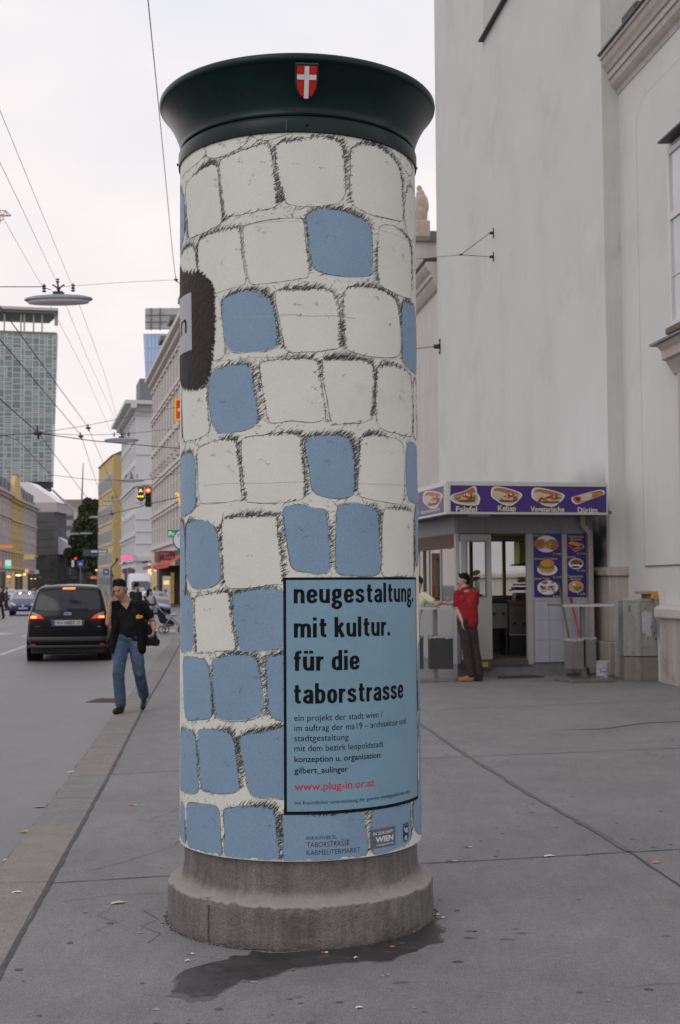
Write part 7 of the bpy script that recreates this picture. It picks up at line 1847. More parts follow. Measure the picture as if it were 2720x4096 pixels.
# --- traffic signals hung on the wire
def tl(x, y): return at(x, y, 64)
t0 = tl(578, 1985); tr = thing('traffic_signal', 'traffic signal with red light lit, hung over the street beside the tram signal', 'traffic light', tuple(t0))
m_tl = mat('signal_black', (0.018, 0.018, 0.018), 0.4); k = 64/5149.9
def tbox(par, o_, x0, x1, y0, y1, d0, d1, nm, m_, bev=0.03):
    a = tl(x0, y1) - o_; b = tl(x1, y0) - o_; b_ = MB(); b_.box(a.x, b.x, d0, d1, a.z, b.z); return b_.build(nm, m_, par, bevel=bev)
tbox(tr, t0, 581, 604, 1948, 2027, 0, 0.3, 'housing', m_tl)
for x, y, nm, m_ in ((592, 1962, 'red_lens', mat('lens_red', (0.7, 0.02, 0.0), 0.3, emit=(1.0, 0.035, 0.01), es=3.2)), (592, 1988, 'amber_lens', mat('lens_off', (0.02, 0.02, 0.02), 0.2)), (592, 2013, 'green_lens', MATS['lens_off'])):
    p = tl(x, y) - t0; b_ = MB(); b_.smooth = True; b_.ball((p.x, -0.02, p.z), (0.125, 0.05, 0.125), 16, 8); b_.build(nm, m_, tr)
    b_ = MB(); b_.smooth = True; b_.lathe([(0.15, 0), (0.15, 0.14)], 16, Matrix.Translation((p.x, -0.01, p.z)) @ Matrix.Rotation(R(90), 4, 'X')); b_.build('visor', m_tl, tr)
p = tl(592, 1962) - t0; b_ = MB(); b_.smooth = True; b_.ball((p.x + 0.02, -0.06, p.z + 0.005), (0.07, 0.03, 0.05), 12, 6); b_.build('bulb', mat('lens_core', (1, 0.5, 0.1), 0.3, emit=(1.0, 0.55, 0.12), es=3.5), tr)
tbox(tr, t0, 565, 600, 1938, 1942, 0.05, 0.2, 'bracket', mat('bracket_pale', (0.3, 0.3, 0.32), 0.6), 0.01)
t1_ = tl(562, 1975); ts = thing('tram_signal', 'tram signal showing a yellow A above three yellow dots', 'traffic light', tuple(t1_))
tbox(ts, t1_, 552, 573, 1948, 1977, 0, 0.25, 'housing', m_tl)
p = tl(562.5, 1989) - t1_; b_ = MB(); b_.smooth = True; b_.lathe([(0, 0), (0.185, 0), (0.185, 0.2), (0, 0.2)], 24, Matrix.Translation((p.x, 0, p.z)) @ Matrix.Rotation(R(-90), 4, 'X')); b_.build('lower_housing', m_tl, ts)
mY = mat('signal_amber', (0.8, 0.4, 0.02), 0.4, emit=(1.0, 0.58, 0.06), es=1.5)
a = tl(555, 1968) - t1_; b = tl(571, 1955) - t1_; b_ = MB(); decal_text(b_, 'A', a.x, b.x, a.z, b.z - a.z, -0.02, bold=0.05); b_.build('letter', mY, ts)
for x in (553.5, 562.5, 571.5):
    p = tl(x, 1986) - t1_; b_ = MB(); b_.smooth = True; b_.ball((p.x, -0.03, p.z), 0.048, 10, 6); b_.build('dot_light', mY, ts)
b_ = MB(); p = tl(563, 2003) - t1_; q2 = tl(563, 2022) - t1_; b_.box(p.x - 0.02, p.x + 0.02, 0.05, 0.08, q2.z, p.z); b_.build('hanger', MATS['bracket_pale'], ts)
# ============================================================ CARS
m_tyre = mat('tyre_rubber', (0.015, 0.015, 0.015), 0.85)
m_rim = mat('rim_alloy', (0.22, 0.22, 0.23), 0.35, metal=0.7)
m_carglass = mat('car_glass', (0.020, 0.022, 0.026), 0.05, spec=0.9)
m_plate = mat('plate_white', (0.50, 0.50, 0.52), 0.4)
m_plastic = mat('black_plastic', (0.012, 0.012, 0.013), 0.5)
def car_body(name, m, parent, stations, rear=None, front=None, level=2, bulge_r=0.10, bulge_f=0.18):
    """stations: list of (y, half width, z low, z belt, z roof, half width of roof, rake) from rear to front; closed loft"""
    K = 8; mb = MB(); mb.smooth = True
    rings = []
    for (y, w, zl, zb, zr, wr, rake) in stations:
        L = [(w*0.80, zl), (w*0.955, zl + 0.05), (w*0.99, zl + (zb-zl)*0.38), (w, zl + (zb-zl)*0.62), (w*0.985, zb - 0.05), (w*0.955, zb + 0.01), (wr + (w*0.955-wr)*0.18, zr - 0.10 if zr - zb > 0.2 else zb + (zr-zb)*0.6), (wr*0.93, zr - 0.025)]
        ring = []
        def yy(z): return y + rake*max(0.0, min(1.0, (z - zb)/max(0.05, zr - zb))) if rake else y
        n = len(L)
        left = [mb.vert((-x, yy(z), z)) for x, z in L]; right = [mb.vert((x, yy(z), z)) for x, z in L]
        x0 = L[-1][0]
        mid = []
        for k in range(1, K):
            x = -x0 + 2*x0*k/K; z = zr - 0.025 + 0.035*(1 - (x/x0)**2); mid.append(mb.vert((x, yy(zr), z)))
        rings.append((left, mid, right, L, y, rake, zb, zr))
    for A, B in zip(rings, rings[1:]):
        ra = A[0] + A[1] + A[2][::-1]; rb = B[0] + B[1] + B[2][::-1]
        for j in range(len(ra) - 1): mb.face((ra[j], ra[j+1], rb[j+1], rb[j]))
        mb.face((ra[-1], ra[0], rb[0], rb[-1]))
    for A, s_, bul in ((rings[0], -1, bulge_r), (rings[-1], 1, bulge_f)):
        left, mid, right, L, y, rake, zb, zr = A; rows = []
        for i in range(len(L) - 1):
            x0, z = L[i]; row = [left[i]]
            yv = mb.v[left[i]][1]
            for k in range(1, K):
                x = -x0 + 2*x0*k/K; row.append(mb.vert((x, yv + s_*bul*(1 - (x/x0)**2)*(0.6 + 0.4*min(1, i/3)), z)))
            row.append(right[i]); rows.append(row)
        rows.append([left[-1]] + mid + [right[-1]])
        for a, b in zip(rows, rows[1:]):
            for k in range(K):
                f = (a[k], a[k+1], b[k+1], b[k]); mb.face(f if s_ < 0 else f[::-1])
    o = mb.build(name, m, parent)
    md = o.modifiers.new('subsurf', 'SUBSURF'); md.levels = level; md.render_levels = level
    return o
def wheels(parent, ys, track, r=0.33, w=0.22, m=None):
    for y in ys:
        for s_ in (-1, 1):
            M = Matrix.Translation((s_*track, y, r)) @ Matrix.Rotation(R(90), 4, 'Y')
            t_ = MB(); t_.smooth = True; t_.lathe([(r*0.62, -w/2), (r*0.93, -w/2), (r, -w/2 + 0.03), (r, w/2 - 0.03), (r*0.93, w/2), (r*0.62, w/2)], 28, M)
            wo_ = autosmooth(t_.build('wheel', m_tyre, parent))
            c_ = MB(); c_.smooth = True; c_.lathe([(0, -w*0.42), (r*0.2, -w*0.44), (r*0.62, -w*0.32), (r*0.63, w*0.32), (r*0.2, w*0.44), (0, w*0.42)], 20, M); autosmooth(c_.build('rim', m or m_rim, wo_))
def quad_grid(P):
    return P, [tuple(range(len(P)))]
def dec(b, P, axis, name, m, parent, off=0.006, cell=0.09):
    return project(b, P, [tuple(range(len(P)))], axis, name, m, parent, off, cell)
def dtext(b, s_, x0, x1, zb, cap, axis, name, m, parent, off=0.012, bold=0.02, flip=False):
    V, F = text_flat(s_, x0, x1, zb, cap, bold)
    if flip: V = [(x0 + x1 - x, z) for x, z in V]
    return project(b, V, F, axis, name, m, parent, off, 0.2)
def mirror(P): return [(-x, z) for x, z in P][::-1]

# ---- black people carrier, seen from behind
m_blk = mat('paint_black', (0.003, 0.0032, 0.0045), 0.16, spec=0.35, n=0.1)
CARX, CARY = -6.22, 29.4
van = thing('parked_minivan', 'black minivan seen from behind with lit tail lights, number plate W WEST 17', 'minivan', (CARX, CARY, H0), R(7))
van.name = 'minivan'
body = car_body('body', m_blk, van, [(0.10, 0.90, 0.34, 1.06, 1.71, 0.70, 0.36), (0.30, 0.93, 0.27, 1.07, 1.74, 0.71, 0.28), (0.9, 0.945, 0.25, 1.05, 1.77, 0.72, 0.0), (2.2, 0.945, 0.25, 1.02, 1.75, 0.71, 0), (3.0, 0.94, 0.25, 1.0, 1.62, 0.60, 0), (3.7, 0.93, 0.26, 0.98, 1.25, 0.62, 0), (4.2, 0.90, 0.28, 0.88, 1.0, 0.68, 0), (4.65, 0.78, 0.32, 0.72, 0.82, 0.60, 0)])
vb = bvh_of(body)
b_ = MB(); b_.box(-0.84, 0.84, 0.25, 4.3, 0.17, 0.42); b_.build('underbody', m_plastic, van, bevel=0.03)
wheels(van, (0.85, 3.75), 0.83, 0.335, 0.235)
for s_ in (-1, 1):
    b_ = MB(); b_.smooth = True; M = Matrix.Translation((s_*0.80, 0.85, 0.34)) @ Matrix.Rotation(R(90), 4, 'Y'); b_.lathe([(0.0, -0.16), (0.40, -0.16), (0.40, 0.15), (0, 0.15)], 28, M); b_.build('wheel_arch', m_plastic, van)
rw = [(-0.66, 1.605), (-0.30, 1.625), (0, 1.63), (0.30, 1.625), (0.66, 1.605), (0.70, 1.50), (0.74, 1.22), (0.73, 1.19), (0.4, 1.165), (0, 1.155), (-0.4, 1.165), (-0.73, 1.19), (-0.74, 1.22), (-0.70, 1.50)]
dec(vb, rw, '-y', 'rear_window', mat('car_glass_rear', (0.018, 0.020, 0.028), 0.08, spec=0.5), van)
dec(vb, [(-0.145, 1.652), (0.145, 1.652), (0.135, 1.69), (-0.135, 1.69)], '-y', 'brake_light', mat('lamp_brake', (0.8, 0.03, 0.01), 0.3, emit=(1.0, 0.10, 0.02), es=4.0), van, 0.012)
mTL = mat('lamp_red', (0.35, 0.01, 0.01), 0.25, emit=(1.0, 0.02, 0.01), es=0.8); mTH = mat('lamp_red_hot', (0.9, 0.2, 0.05), 0.3, emit=(1.0, 0.20, 0.03), es=3.2); mTC = mat('lamp_clear', (0.26, 0.25, 0.27), 0.2)
for s_ in (1, -1):
    f = (lambda P: P) if s_ > 0 else mirror
    o = dec(vb, f([(0.53, 0.985), (0.885, 0.985), (0.90, 1.06), (0.60, 1.045)]), '-y', 'tail_light', mTL, van, 0.010)
    dec(vb, f([(0.58, 1.05), (0.90, 1.065), (0.87, 1.145), (0.76, 1.13)]), '-y', 'tail_light_clear', mTC, van, 0.009)
    dec(vb, f([(0.69, 0.995), (0.885, 0.995), (0.895, 1.05), (0.70, 1.042)]), '-y', 'lamp_core', mTH, van, 0.016)
    dec(vb, f([(0.72, 0.375), (0.82, 0.385), (0.82, 0.415), (0.72, 0.405)]), '-y', 'reflector', mat('reflector_red', (0.35, 0.01, 0.01), 0.3, emit=(1, 0.02, 0.02), es=0.25), van, 0.012)
    dec(vb, [(x, z) for x, z in ((0.80, 1.14), (2.1, 1.12), (3.0, 1.10), (2.75, 1.50), (2.0, 1.57), (1.0, 1.55))], '+x' if s_ > 0 else '-x', 'side_window', m_carglass, van, 0.006)
    rl = MB(); rl.smooth = True; rl.tube([(s_*0.60, 0.75, 1.70), (s_*0.61, 1.1, 1.745), (s_*0.61, 2.6, 1.735), (s_*0.58, 3.0, 1.68)], 0.018, 6); rl.build('roof_rail', mat('rail_silver', (0.25, 0.25, 0.26), 0.3, metal=0.6), van)
dec(vb, [(-0.36, 0.81), (0.36, 0.81), (0.38, 0.965), (-0.38, 0.965)], '-y', 'plate_recess', mat('recess_grey', (0.05, 0.05, 0.055), 0.4), van, 0.004)
dec(vb, [(-0.32, 0.835), (0.32, 0.835), (0.32, 0.945), (-0.32, 0.945)], '-y', 'number_plate', m_plate, van, 0.012)
dec(vb, [(-0.318, 0.838), (-0.272, 0.838), (-0.272, 0.942), (-0.318, 0.942)], '-y', 'plate_strip', mat('plate_blue', (0.03, 0.09, 0.45), 0.4), van, 0.0145)
m_pt = mat('plate_text', (0.02, 0.02, 0.03), 0.5)
dtext(vb, 'W', -0.245, -0.165, 0.858, 0.066, '-y', 'plate_lettering', m_pt, van, 0.016, 0.03); dtext(vb, 'WEST 17', -0.085, 0.295, 0.858, 0.066, '-y', 'plate_lettering', m_pt, van, 0.016, 0.03)
dec(vb, [(-0.15, 0.905), (-0.105, 0.905), (-0.105, 0.875), (-0.128, 0.858), (-0.15, 0.875)], '-y', 'plate_emblem', mat('plate_red', (0.5, 0.04, 0.05), 0.5), van, 0.016)
dec(vb, circle_pts(0, 1.095, 0.088, 20, 0.036), '-y', 'badge', mat('badge_ring', (0.42, 0.45, 0.5), 0.3), van, 0.012, 0.2); dec(vb, circle_pts(0, 1.095, 0.076, 20, 0.028), '-y', 'badge', mat('badge_blue', (0.06, 0.12, 0.34), 0.3), van, 0.0145, 0.2)
b_ = MB(); b_.beam((0.0, 0.06, 1.20), (0.46, 0.09, 1.195), 0.022, 0.03); b_.ball((0.0, 0.07, 1.195), (0.04, 0.03, 0.03)); b_.build('rear_wiper', m_plastic, van)
b_ = MB(); b_.smooth = True
P = [(-0.90, 0.30, 0.50), (-0.86, 0.06, 0.50), (-0.5, -0.045, 0.50), (0, -0.085, 0.50), (0.5, -0.045, 0.50), (0.86, 0.06, 0.50), (0.90, 0.30, 0.50)]
for z0, h_, m_, nm, o_ in ((0.475, 0.10, mat('bumper_grey', (0.028, 0.029, 0.032), 0.4), 'bumper_pad', 0.0), (0.325, 0.06, mat('bumper_low', (0.022, 0.022, 0.024), 0.5), 'bumper_lip', 0.03)):
    b_ = MB(); b_.smooth = True
    C = catmull([(x, y + o_) for x, y, z in P] + [(0.9, 0.9), (-0.9, 0.9)], 5)[:31]
    C = [(x, y) for x, y in C]
    A_ = [b_.vert((x, y - 0.02, z0)) for x, y in C]; B_ = [b_.vert((x, y - 0.035, z0 + h_*0.5)) for x, y in C]; D_ = [b_.vert((x, y - 0.01, z0 + h_)) for x, y in C]
    for i in range(len(C) - 1): b_.face((A_[i], A_[i+1], B_[i+1], B_[i])); b_.face((B_[i], B_[i+1], D_[i+1], D_[i]))
    b_.build(nm, m_, van)
dec(vb, [(-0.80, 0.735), (0.80, 0.735), (0.80, 0.742), (-0.80, 0.742)], '-y', 'tailgate_gap', m_plastic, van, 0.008)
dec(vb, [(-0.74, 0.80), (-0.60, 0.80), (-0.60, 0.815), (-0.74, 0.815)], '-y', 'trim_badge', mat('trim_red', (0.2, 0.03, 0.04), 0.4), van, 0.010); dec(vb, [(0.66, 0.79), (0.75, 0.79), (0.75, 0.803), (0.66, 0.803)], '-y', 'trim_badge', mat('chrome_dull', (0.25, 0.25, 0.26), 0.3, metal=0.5), van, 0.010)
for s_ in (-1, 1):
    b_ = MB(); b_.smooth = True; b_.ball((s_*1.02, 3.35, 1.08), (0.10, 0.06, 0.08), 12, 8); b_.build('mirror', m_blk, van)

# ---- oncoming hatchback, blue, lit front
def hatch_front(name, label, loc, rz, col, lamps=None, scale=1.0, roofcol=None):
    c = thing(name, label, 'car', loc, rz)
    m_ = mat('paint_%s' % '_'.join('%02x' % int(v*255) for v in col), col, 0.25, spec=0.7)
    bd = car_body('body', m_, c, [(0.05, 0.72, 0.34, 0.92, 1.30, 0.50, 0.3), (0.4, 0.82, 0.25, 0.95, 1.44, 0.56, 0), (1.6, 0.86, 0.22, 0.93, 1.50, 0.58, 0), (2.5, 0.86, 0.22, 0.93, 1.44, 0.56, 0), (3.2, 0.85, 0.23, 0.90, 1.02, 0.64, 0), (3.75, 0.80, 0.26, 0.74, 0.84, 0.60, 0), (4.05, 0.68, 0.30, 0.60, 0.68, 0.5, 0)], bulge_f=0.14)
    b = bvh_of(bd); wheels(c, (0.75, 3.3), 0.74, 0.31, 0.2)
    dec(b, [(-0.62, 1.0), (0.62, 1.0), (0.66, 1.03), (0.50, 1.40), (0.25, 1.43), (-0.25, 1.43), (-0.50, 1.40), (-0.66, 1.03)], '+y', 'windscreen', mat('screen_sky', (0.20, 0.21, 0.25), 0.1, spec=1.0), c)
    for s_ in (1, -1):
        f = (lambda P: P) if s_ > 0 else mirror
        dec(b, f([(0.42, 0.60), (0.70, 0.64), (0.76, 0.78), (0.66, 0.80), (0.46, 0.70)]), '+y', 'headlight', mat('headlamp_glass', (0.42, 0.42, 0.44), 0.15), c, 0.01)
        dec(b, [(1.2, 1.0), (2.6, 0.98), (3.0, 0.98), (2.4, 1.36), (1.3, 1.40)], '+x' if s_ > 0 else '-x', 'side_window', m_carglass, c)
        o = MB(); o.smooth = True; o.ball((s_*0.95, 2.75, 1.0), (0.10, 0.06, 0.07), 10, 7); o.build('mirror', m_plastic, c)
    dec(b, [(-0.36, 0.26), (0.36, 0.26), (0.42, 0.36), (-0.42, 0.36)], '+y', 'grille', m_plastic, c, 0.01)
    dec(b, [(-0.26, 0.40), (0.26, 0.40), (0.26, 0.50), (-0.26, 0.50)], '+y', 'number_plate', m_plate, c, 0.012); dtext(b, 'W 42', -0.2, 0.2, 0.415, 0.07, '+y', 'plate_lettering', m_pt, c, 0.016, 0.02, flip=True) if False else None
    dec(b, circle_pts(0, 0.60, 0.06, 14), '+y', 'badge', mat('chrome', (0.5, 0.5, 0.52), 0.2, metal=0.8), c, 0.012, 0.3)
    return c, b
blue, bb = hatch_front('hatchback', 'dark blue oncoming hatchback with bright windscreen reflections, left of the minivan', (-19.55, 80.6, H0), R(190), (0.022, 0.026, 0.105))
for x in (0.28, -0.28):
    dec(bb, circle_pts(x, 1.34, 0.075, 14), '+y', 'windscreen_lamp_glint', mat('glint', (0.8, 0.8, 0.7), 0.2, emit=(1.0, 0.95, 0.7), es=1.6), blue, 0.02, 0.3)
# ---- silver saloon and others seen from behind
def saloon_rear(name, label, loc, rz, col, w=0.88, H=1.43, lit=False):
    c = thing(name, label, 'car', loc, rz)
    m_ = mat('paint_%s' % '_'.join('%02x' % int(v*255) for v in col), col, 0.28, metal=0.25)
    bd = car_body('body', m_, c, [(0.05, w*0.90, 0.32, 0.92, 1.02, w*0.70, 0.04), (0.25, w*0.97, 0.24, 0.95, 1.05, w*0.70, 0), (0.75, w, 0.22, 0.95, 1.10, w*0.66, 0), (1.35, w, 0.22, 0.95, H - 0.03, w*0.62, 0), (2.2, w, 0.22, 0.94, H, w*0.62, 0), (3.0, w, 0.22, 0.92, 1.20, w*0.64, 0), (3.6, w*0.98, 0.24, 0.88, 0.96, w*0.7, 0), (4.5, w*0.8, 0.3, 0.62, 0.7, w*0.6, 0)])
    b = bvh_of(bd); wheels(c, (0.95, 3.6), w*0.87, 0.31, 0.2)
    dec(b, [(-0.58*w/.88, 1.10), (0.58*w/.88, 1.10), (0.48, H - 0.06), (0.25, H - 0.04), (-0.25, H - 0.04), (-0.48, H - 0.06)], '-y', 'rear_window', mat('rear_glass_pale', (0.10, 0.115, 0.13), 0.1, spec=0.9), c)
    for s_ in (1, -1):
        f = (lambda P: P) if s_ > 0 else mirror
        k = w/0.88
        dec(b, f([(0.52*k, 0.76), (0.80*k, 0.78), (0.82*k, 0.88), (0.60*k, 0.86)]), '-y', 'tail_light', mat('tail_red', (0.42, 0.03, 0.03), 0.3, emit=(1, 0.05, 0.03), es=0.35), c, 0.01)
        dec(b, f([(0.60*k, 0.87), (0.82*k, 0.89), (0.78*k, 0.96), (0.68*k, 0.95)]), '-y', 'tail_light_clear', mat('tail_clear', (0.45, 0.42, 0.42), 0.3), c, 0.01)
        dec(b, [(0.9, 1.02), (2.8, 1.0), (2.2, H - 0.12), (1.3, H - 0.10)], '+x' if s_ > 0 else '-x', 'side_window', m_carglass, c)
    dec(b, [(-0.34, 0.74), (0.34, 0.74), (0.34, 0.76), (-0.34, 0.76)], '-y', 'chrome_strip', mat('chrome', (0.5, 0.5, 0.52), 0.2, metal=0.8), c, 0.012); dec(b, [(-0.26, 0.60), (0.26, 0.60), (0.26, 0.71), (-0.26, 0.71)], '-y', 'number_plate', m_plate, c, 0.012)
    dec(b, [(-0.6, 0.30), (0.6, 0.30), (0.6, 0.36), (-0.6, 0.36)], '-y', 'bumper_strip', m_plastic, c, 0.01)
    return c
saloon_rear('saloon_car', 'silver saloon seen from behind at the kerb beyond the pushchair', (-11.1, 78.0, H0), R(11), (0.30, 0.32, 0.36))
saloon_rear('saloon_car', 'light grey car mostly hidden behind the man in the hat', (-13.9, 86.0, H0), R(12), (0.42, 0.43, 0.45), 0.86, 1.45)
for i, (x, Y, col, lb, dirn) in enumerate(((92, 112, (0.33, 0.34, 0.36), 'small silver car behind the blue hatchback', 190), (345, 150, (0.12, 0.12, 0.13), 'small dark car far down the street above the minivan roof', 12), (314, 165, (0.35, 0.36, 0.37), 'small light grey car far down the street', 190), (210, 140, (0.06, 0.06, 0.07), 'small dark car between blue hatchback and minivan roof', 12), (178, 118, (0.05, 0.05, 0.06), 'dark car half hidden behind the blue hatchback', 190), (46, 160, (0.40, 0.41, 0.42), 'white car at the far left edge among the traffic', 190))):
    p = at(x, 2345, Y)
    if dirn > 90: hatch_front('hatchback', lb, (p.x, Y, H0), R(dirn), col)
    else: saloon_rear('saloon_car', lb, (p.x, Y, H0), R(dirn), col)
# ---- white van, front towards the viewer
vp = at(524, 2345, 105)
wv = thing('delivery_van', 'tall white delivery van parked facing the viewer in front of the white corner house', 'van', (vp.x, 108.5, H0), R(192))
vbd = car_body('body', mat('van_white', (0.60, 0.61, 0.64), 0.35), wv, [(0.0, 0.96, 0.35, 1.3, 2.70, 0.86, 0), (0.3, 0.99, 0.3, 1.3, 2.78, 0.88, 0), (3.6, 0.99, 0.3, 1.3, 2.78, 0.88, 0), (4.1, 0.99, 0.3, 1.25, 2.70, 0.86, 0), (4.55, 0.98, 0.3, 1.2, 2.1, 0.80, 0), (4.9, 0.97, 0.3, 1.15, 1.40, 0.78, 0), (5.3, 0.90, 0.35, 0.95, 1.08, 0.74, 0)])
b = bvh_of(vbd); wheels(wv, (0.9, 4.4), 0.86, 0.34, 0.22)
dec(b, [(-0.78, 1.35), (0.78, 1.35), (0.76, 2.0), (0.60, 2.12), (-0.60, 2.12), (-0.76, 2.0)], '+y', 'windscreen', mat('van_screen', (0.045, 0.06, 0.07), 0.08, spec=1.0), wv)
dec(b, [(-0.5, 0.7), (0.5, 0.7), (0.5, 0.9), (-0.5, 0.9)], '+y', 'grille', m_plastic, wv)
dec(b, [(-0.30, 1.42), (0.35, 1.42), (0.30, 1.60), (-0.25, 1.60)], '+y', 'dashboard_papers', mat('papers', (0.4, 0.42, 0.44), 0.5), wv, 0.012)
for s_ in (-1, 1):
    f = (lambda P: P) if s_ > 0 else mirror
    dec(b, f([(0.58, 0.78), (0.86, 0.80), (0.88, 1.02), (0.66, 0.98)]), '+y', 'headlight', MATS['headlamp_glass'], wv, 0.01)
    o = MB(); o.box(s_*1.02, s_*1.20, 4.3, 4.38, 1.25, 1.62); o.build('mirror', m_plastic, wv, bevel=0.02)
# ============================================================ PEOPLE
def capsule(mb, a, b, ra, rb, n=14, flat=None):
    """tapered limb piece with round ends; flat=(axis vector, factor) squashes the section"""
    a = Vector(a); b = Vector(b); d = b - a; L = max(d.length, 1e-4); w = d/L
    u = w.orthogonal().normalized(); v = w.cross(u)
    if flat:
        ax = Vector(flat[0]); ax = (ax - w*ax.dot(w))
        if ax.length > 1e-4: u = ax.normalized(); v = w.cross(u)
    fu = flat[1] if flat else 1.0
    rings = []
    K = 4
    for i in range(K + 1):
        t = PI/2*(1 - i/K); rings.append((a - w*ra*math.sin(t), ra*math.cos(t)))
    for i in range(K + 1):
        t = PI/2*i/K; rings.append((b + w*rb*math.sin(t), rb*math.cos(t)))
    R_ = []
    for c, r in rings:
        if r < 1e-4: R_.append([mb.vert(c)]); continue
        R_.append([mb.vert(c + (u*math.cos(x)*fu + v*math.sin(x))*r) for x in [2*PI*j/n for j in range(n)]])
    for p, q_ in zip(R_, R_[1:]):
        for j in range(n):
            k = (j + 1) % n
            if len(p) == 1 and len(q_) > 1: mb.face((p[0], q_[j], q_[k])[::-1] if False else (p[0], q_[j], q_[k]))
            elif len(q_) == 1 and len(p) > 1: mb.face((p[k], p[j], q_[0]))
            elif len(p) > 1: mb.face((p[j], q_[j], q_[k], p[k]))
def fuse(mb, name, m, parent, voxel=0.012, smooth_it=6, crease=0.0, cscale=14.0, seed=0):
    """melt overlapping pieces into one continuous skin"""
    o = mb.build('tmp', m)
    md = o.modifiers.new('r', 'REMESH'); md.mode = 'VOXEL'; md.voxel_size = voxel
    sm = o.modifiers.new('s', 'SMOOTH'); sm.iterations = smooth_it; sm.factor = 0.5
    dg = bpy.context.evaluated_depsgraph_get(); dg.update()
    me = bpy.data.meshes.new_from_object(o.evaluated_get(dg))
    bpy.data.objects.remove(o)
    me.name = name
    if crease:
        for v in me.vertices:
            n_ = v.normal; c = v.co
            k = noise.noise(Vector((c.x*cscale*0.7 + seed, c.y*cscale*0.7, c.z*cscale + c.x*6))) + 0.5*noise.noise(Vector((c.x*cscale*2, c.y*cscale*2 + seed, c.z*cscale*2.4)))
            v.co = c + n_*(k*crease)
    for p in me.polygons: p.use_smooth = True
    me.materials.clear(); me.materials.append(m)
    o = bpy.data.objects.new(name, me); COL.objects.link(o); o.parent = parent
    return o
def hand(mb, wrist, tip_dir, palm_n, size=1.0, curl=0.5, side=1, spread=0.25):
    """palm, four fingers with two bends and a thumb"""
    w = Vector(wrist); d = Vector(tip_dir).normalized(); n = Vector(palm_n); n = (n - d*n.dot(d)).normalized(); s_ = d.cross(n)*side
    pc = w + d*0.045*size
    capsule(mb, w, w + d*0.075*size, 0.026*size, 0.036*size, 12, (n, 0.5))
    for i, (off, L) in enumerate(((-0.027, 0.070), (-0.009, 0.080), (0.010, 0.075), (0.028, 0.060))):
        b = w + d*0.085*size + s_*off*size
        dd = (d + s_*off*spread*6).normalized(); p = b
        for k, f in enumerate((0.45, 0.32, 0.25)):
            ang = curl*(0.55 + 0.75*k); dk = (dd*math.cos(ang) + n*math.sin(ang)).normalized(); q_ = p + dk*L*f*size
            capsule(mb, p, q_, (0.0095 - 0.001*k)*size, (0.0085 - 0.001*k)*size, 8); p = q_
    t0 = w + d*0.025*size - s_*0.028*size; t1 = t0 + (d*0.6 - s_*0.75 + n*0.35).normalized()*0.04*size; t2 = t1 + (d*0.9 - s_*0.1 + n*0.45).normalized()*0.034*size
    capsule(mb, t0, t1, 0.013*size, 0.011*size, 8); capsule(mb, t1, t2, 0.011*size, 0.009*size, 8)
def head(mb, c, f, up, s=1.0):
    """skull, jaw, nose, ears; c centre, f facing, up"""
    c = Vector(c); f = Vector(f).normalized(); up = Vector(up); up = (up - f*up.dot(f)).normalized(); r = f.cross(up)
    P = lambda x, y, z: c + (r*x + f*y + up*z)*s
    M = Matrix((r, f, up)).transposed()
    mb.ball(P(0, -0.012, 0.030), (0.076*s, 0.094*s, 0.088*s), 18, 12, M)
    mb.ball(P(0, 0.022, -0.030), (0.060*s, 0.068*s, 0.082*s), 16, 10, M)
    capsule(mb, P(0, 0.050, -0.088), P(0, 0.045, -0.075), 0.024*s, 0.030*s)
    capsule(mb, P(0, 0.086, 0.006), P(0, 0.104, -0.026), 0.009*s, 0.013*s, 8)
    capsule(mb, P(-0.010, 0.092, -0.032), P(0.010, 0.092, -0.032), 0.009*s, 0.009*s, 8)
    capsule(mb, P(-0.030, 0.078, 0.024), P(0.030, 0.078, 0.024), 0.012*s, 0.012*s, 8)
    capsule(mb, P(-0.018, 0.083, -0.060), P(0.018, 0.083, -0.060), 0.009*s, 0.009*s, 8)
    for k in (-1, 1):
        capsule(mb, P(k*0.078, -0.008, 0.016), P(k*0.076, -0.004, -0.022), 0.014*s, 0.009*s, 8, (f, 1.3))
        capsule(mb, P(k*0.046, 0.055, -0.010), P(k*0.042, 0.060, -0.028), 0.022*s, 0.020*s, 8)
    return P, M
m_skin = mat('skin_tan', (0.36, 0.19, 0.125), 0.55, n=0.06, nscale=25)
m_skinl = mat('skin_light', (0.45, 0.27, 0.20), 0.55, n=0.06, nscale=25)
m_hair = mat('hair_black', (0.005, 0.0045, 0.0045), 0.7, n=0.3, nscale=60, spec=0.2)
m_eye = mat('eye_dark', (0.015, 0.012, 0.012), 0.2); m_lip = mat('lips', (0.28, 0.10, 0.085), 0.5)
def face(t, P, M, s=1.0, brow=m_hair, beard=None, moustache=False):
    for k in (-1, 1):
        b = MB(); b.smooth = True; b.ball(P(k*0.030, 0.083, 0.006), (0.011*s, 0.004*s, 0.0045*s), 8, 5, M); b.build('eye', m_eye, t)
        b = MB(); b.smooth = True; capsule(b, P(k*0.014, 0.090, 0.024), P(k*0.048, 0.076, 0.026), 0.0035*s, 0.0025*s, 6); b.build('eyebrow', brow, t)
    b = MB(); b.smooth = True; capsule(b, P(-0.020, 0.0885, -0.059), P(0.020, 0.0885, -0.059), 0.0055*s, 0.0055*s, 6); b.build('mouth', m_lip, t)
    if moustache:
        b = MB(); b.smooth = True; capsule(b, P(-0.026, 0.092, -0.046), P(0.026, 0.092, -0.046), 0.009*s, 0.009*s, 6); b.build('moustache', brow, t)
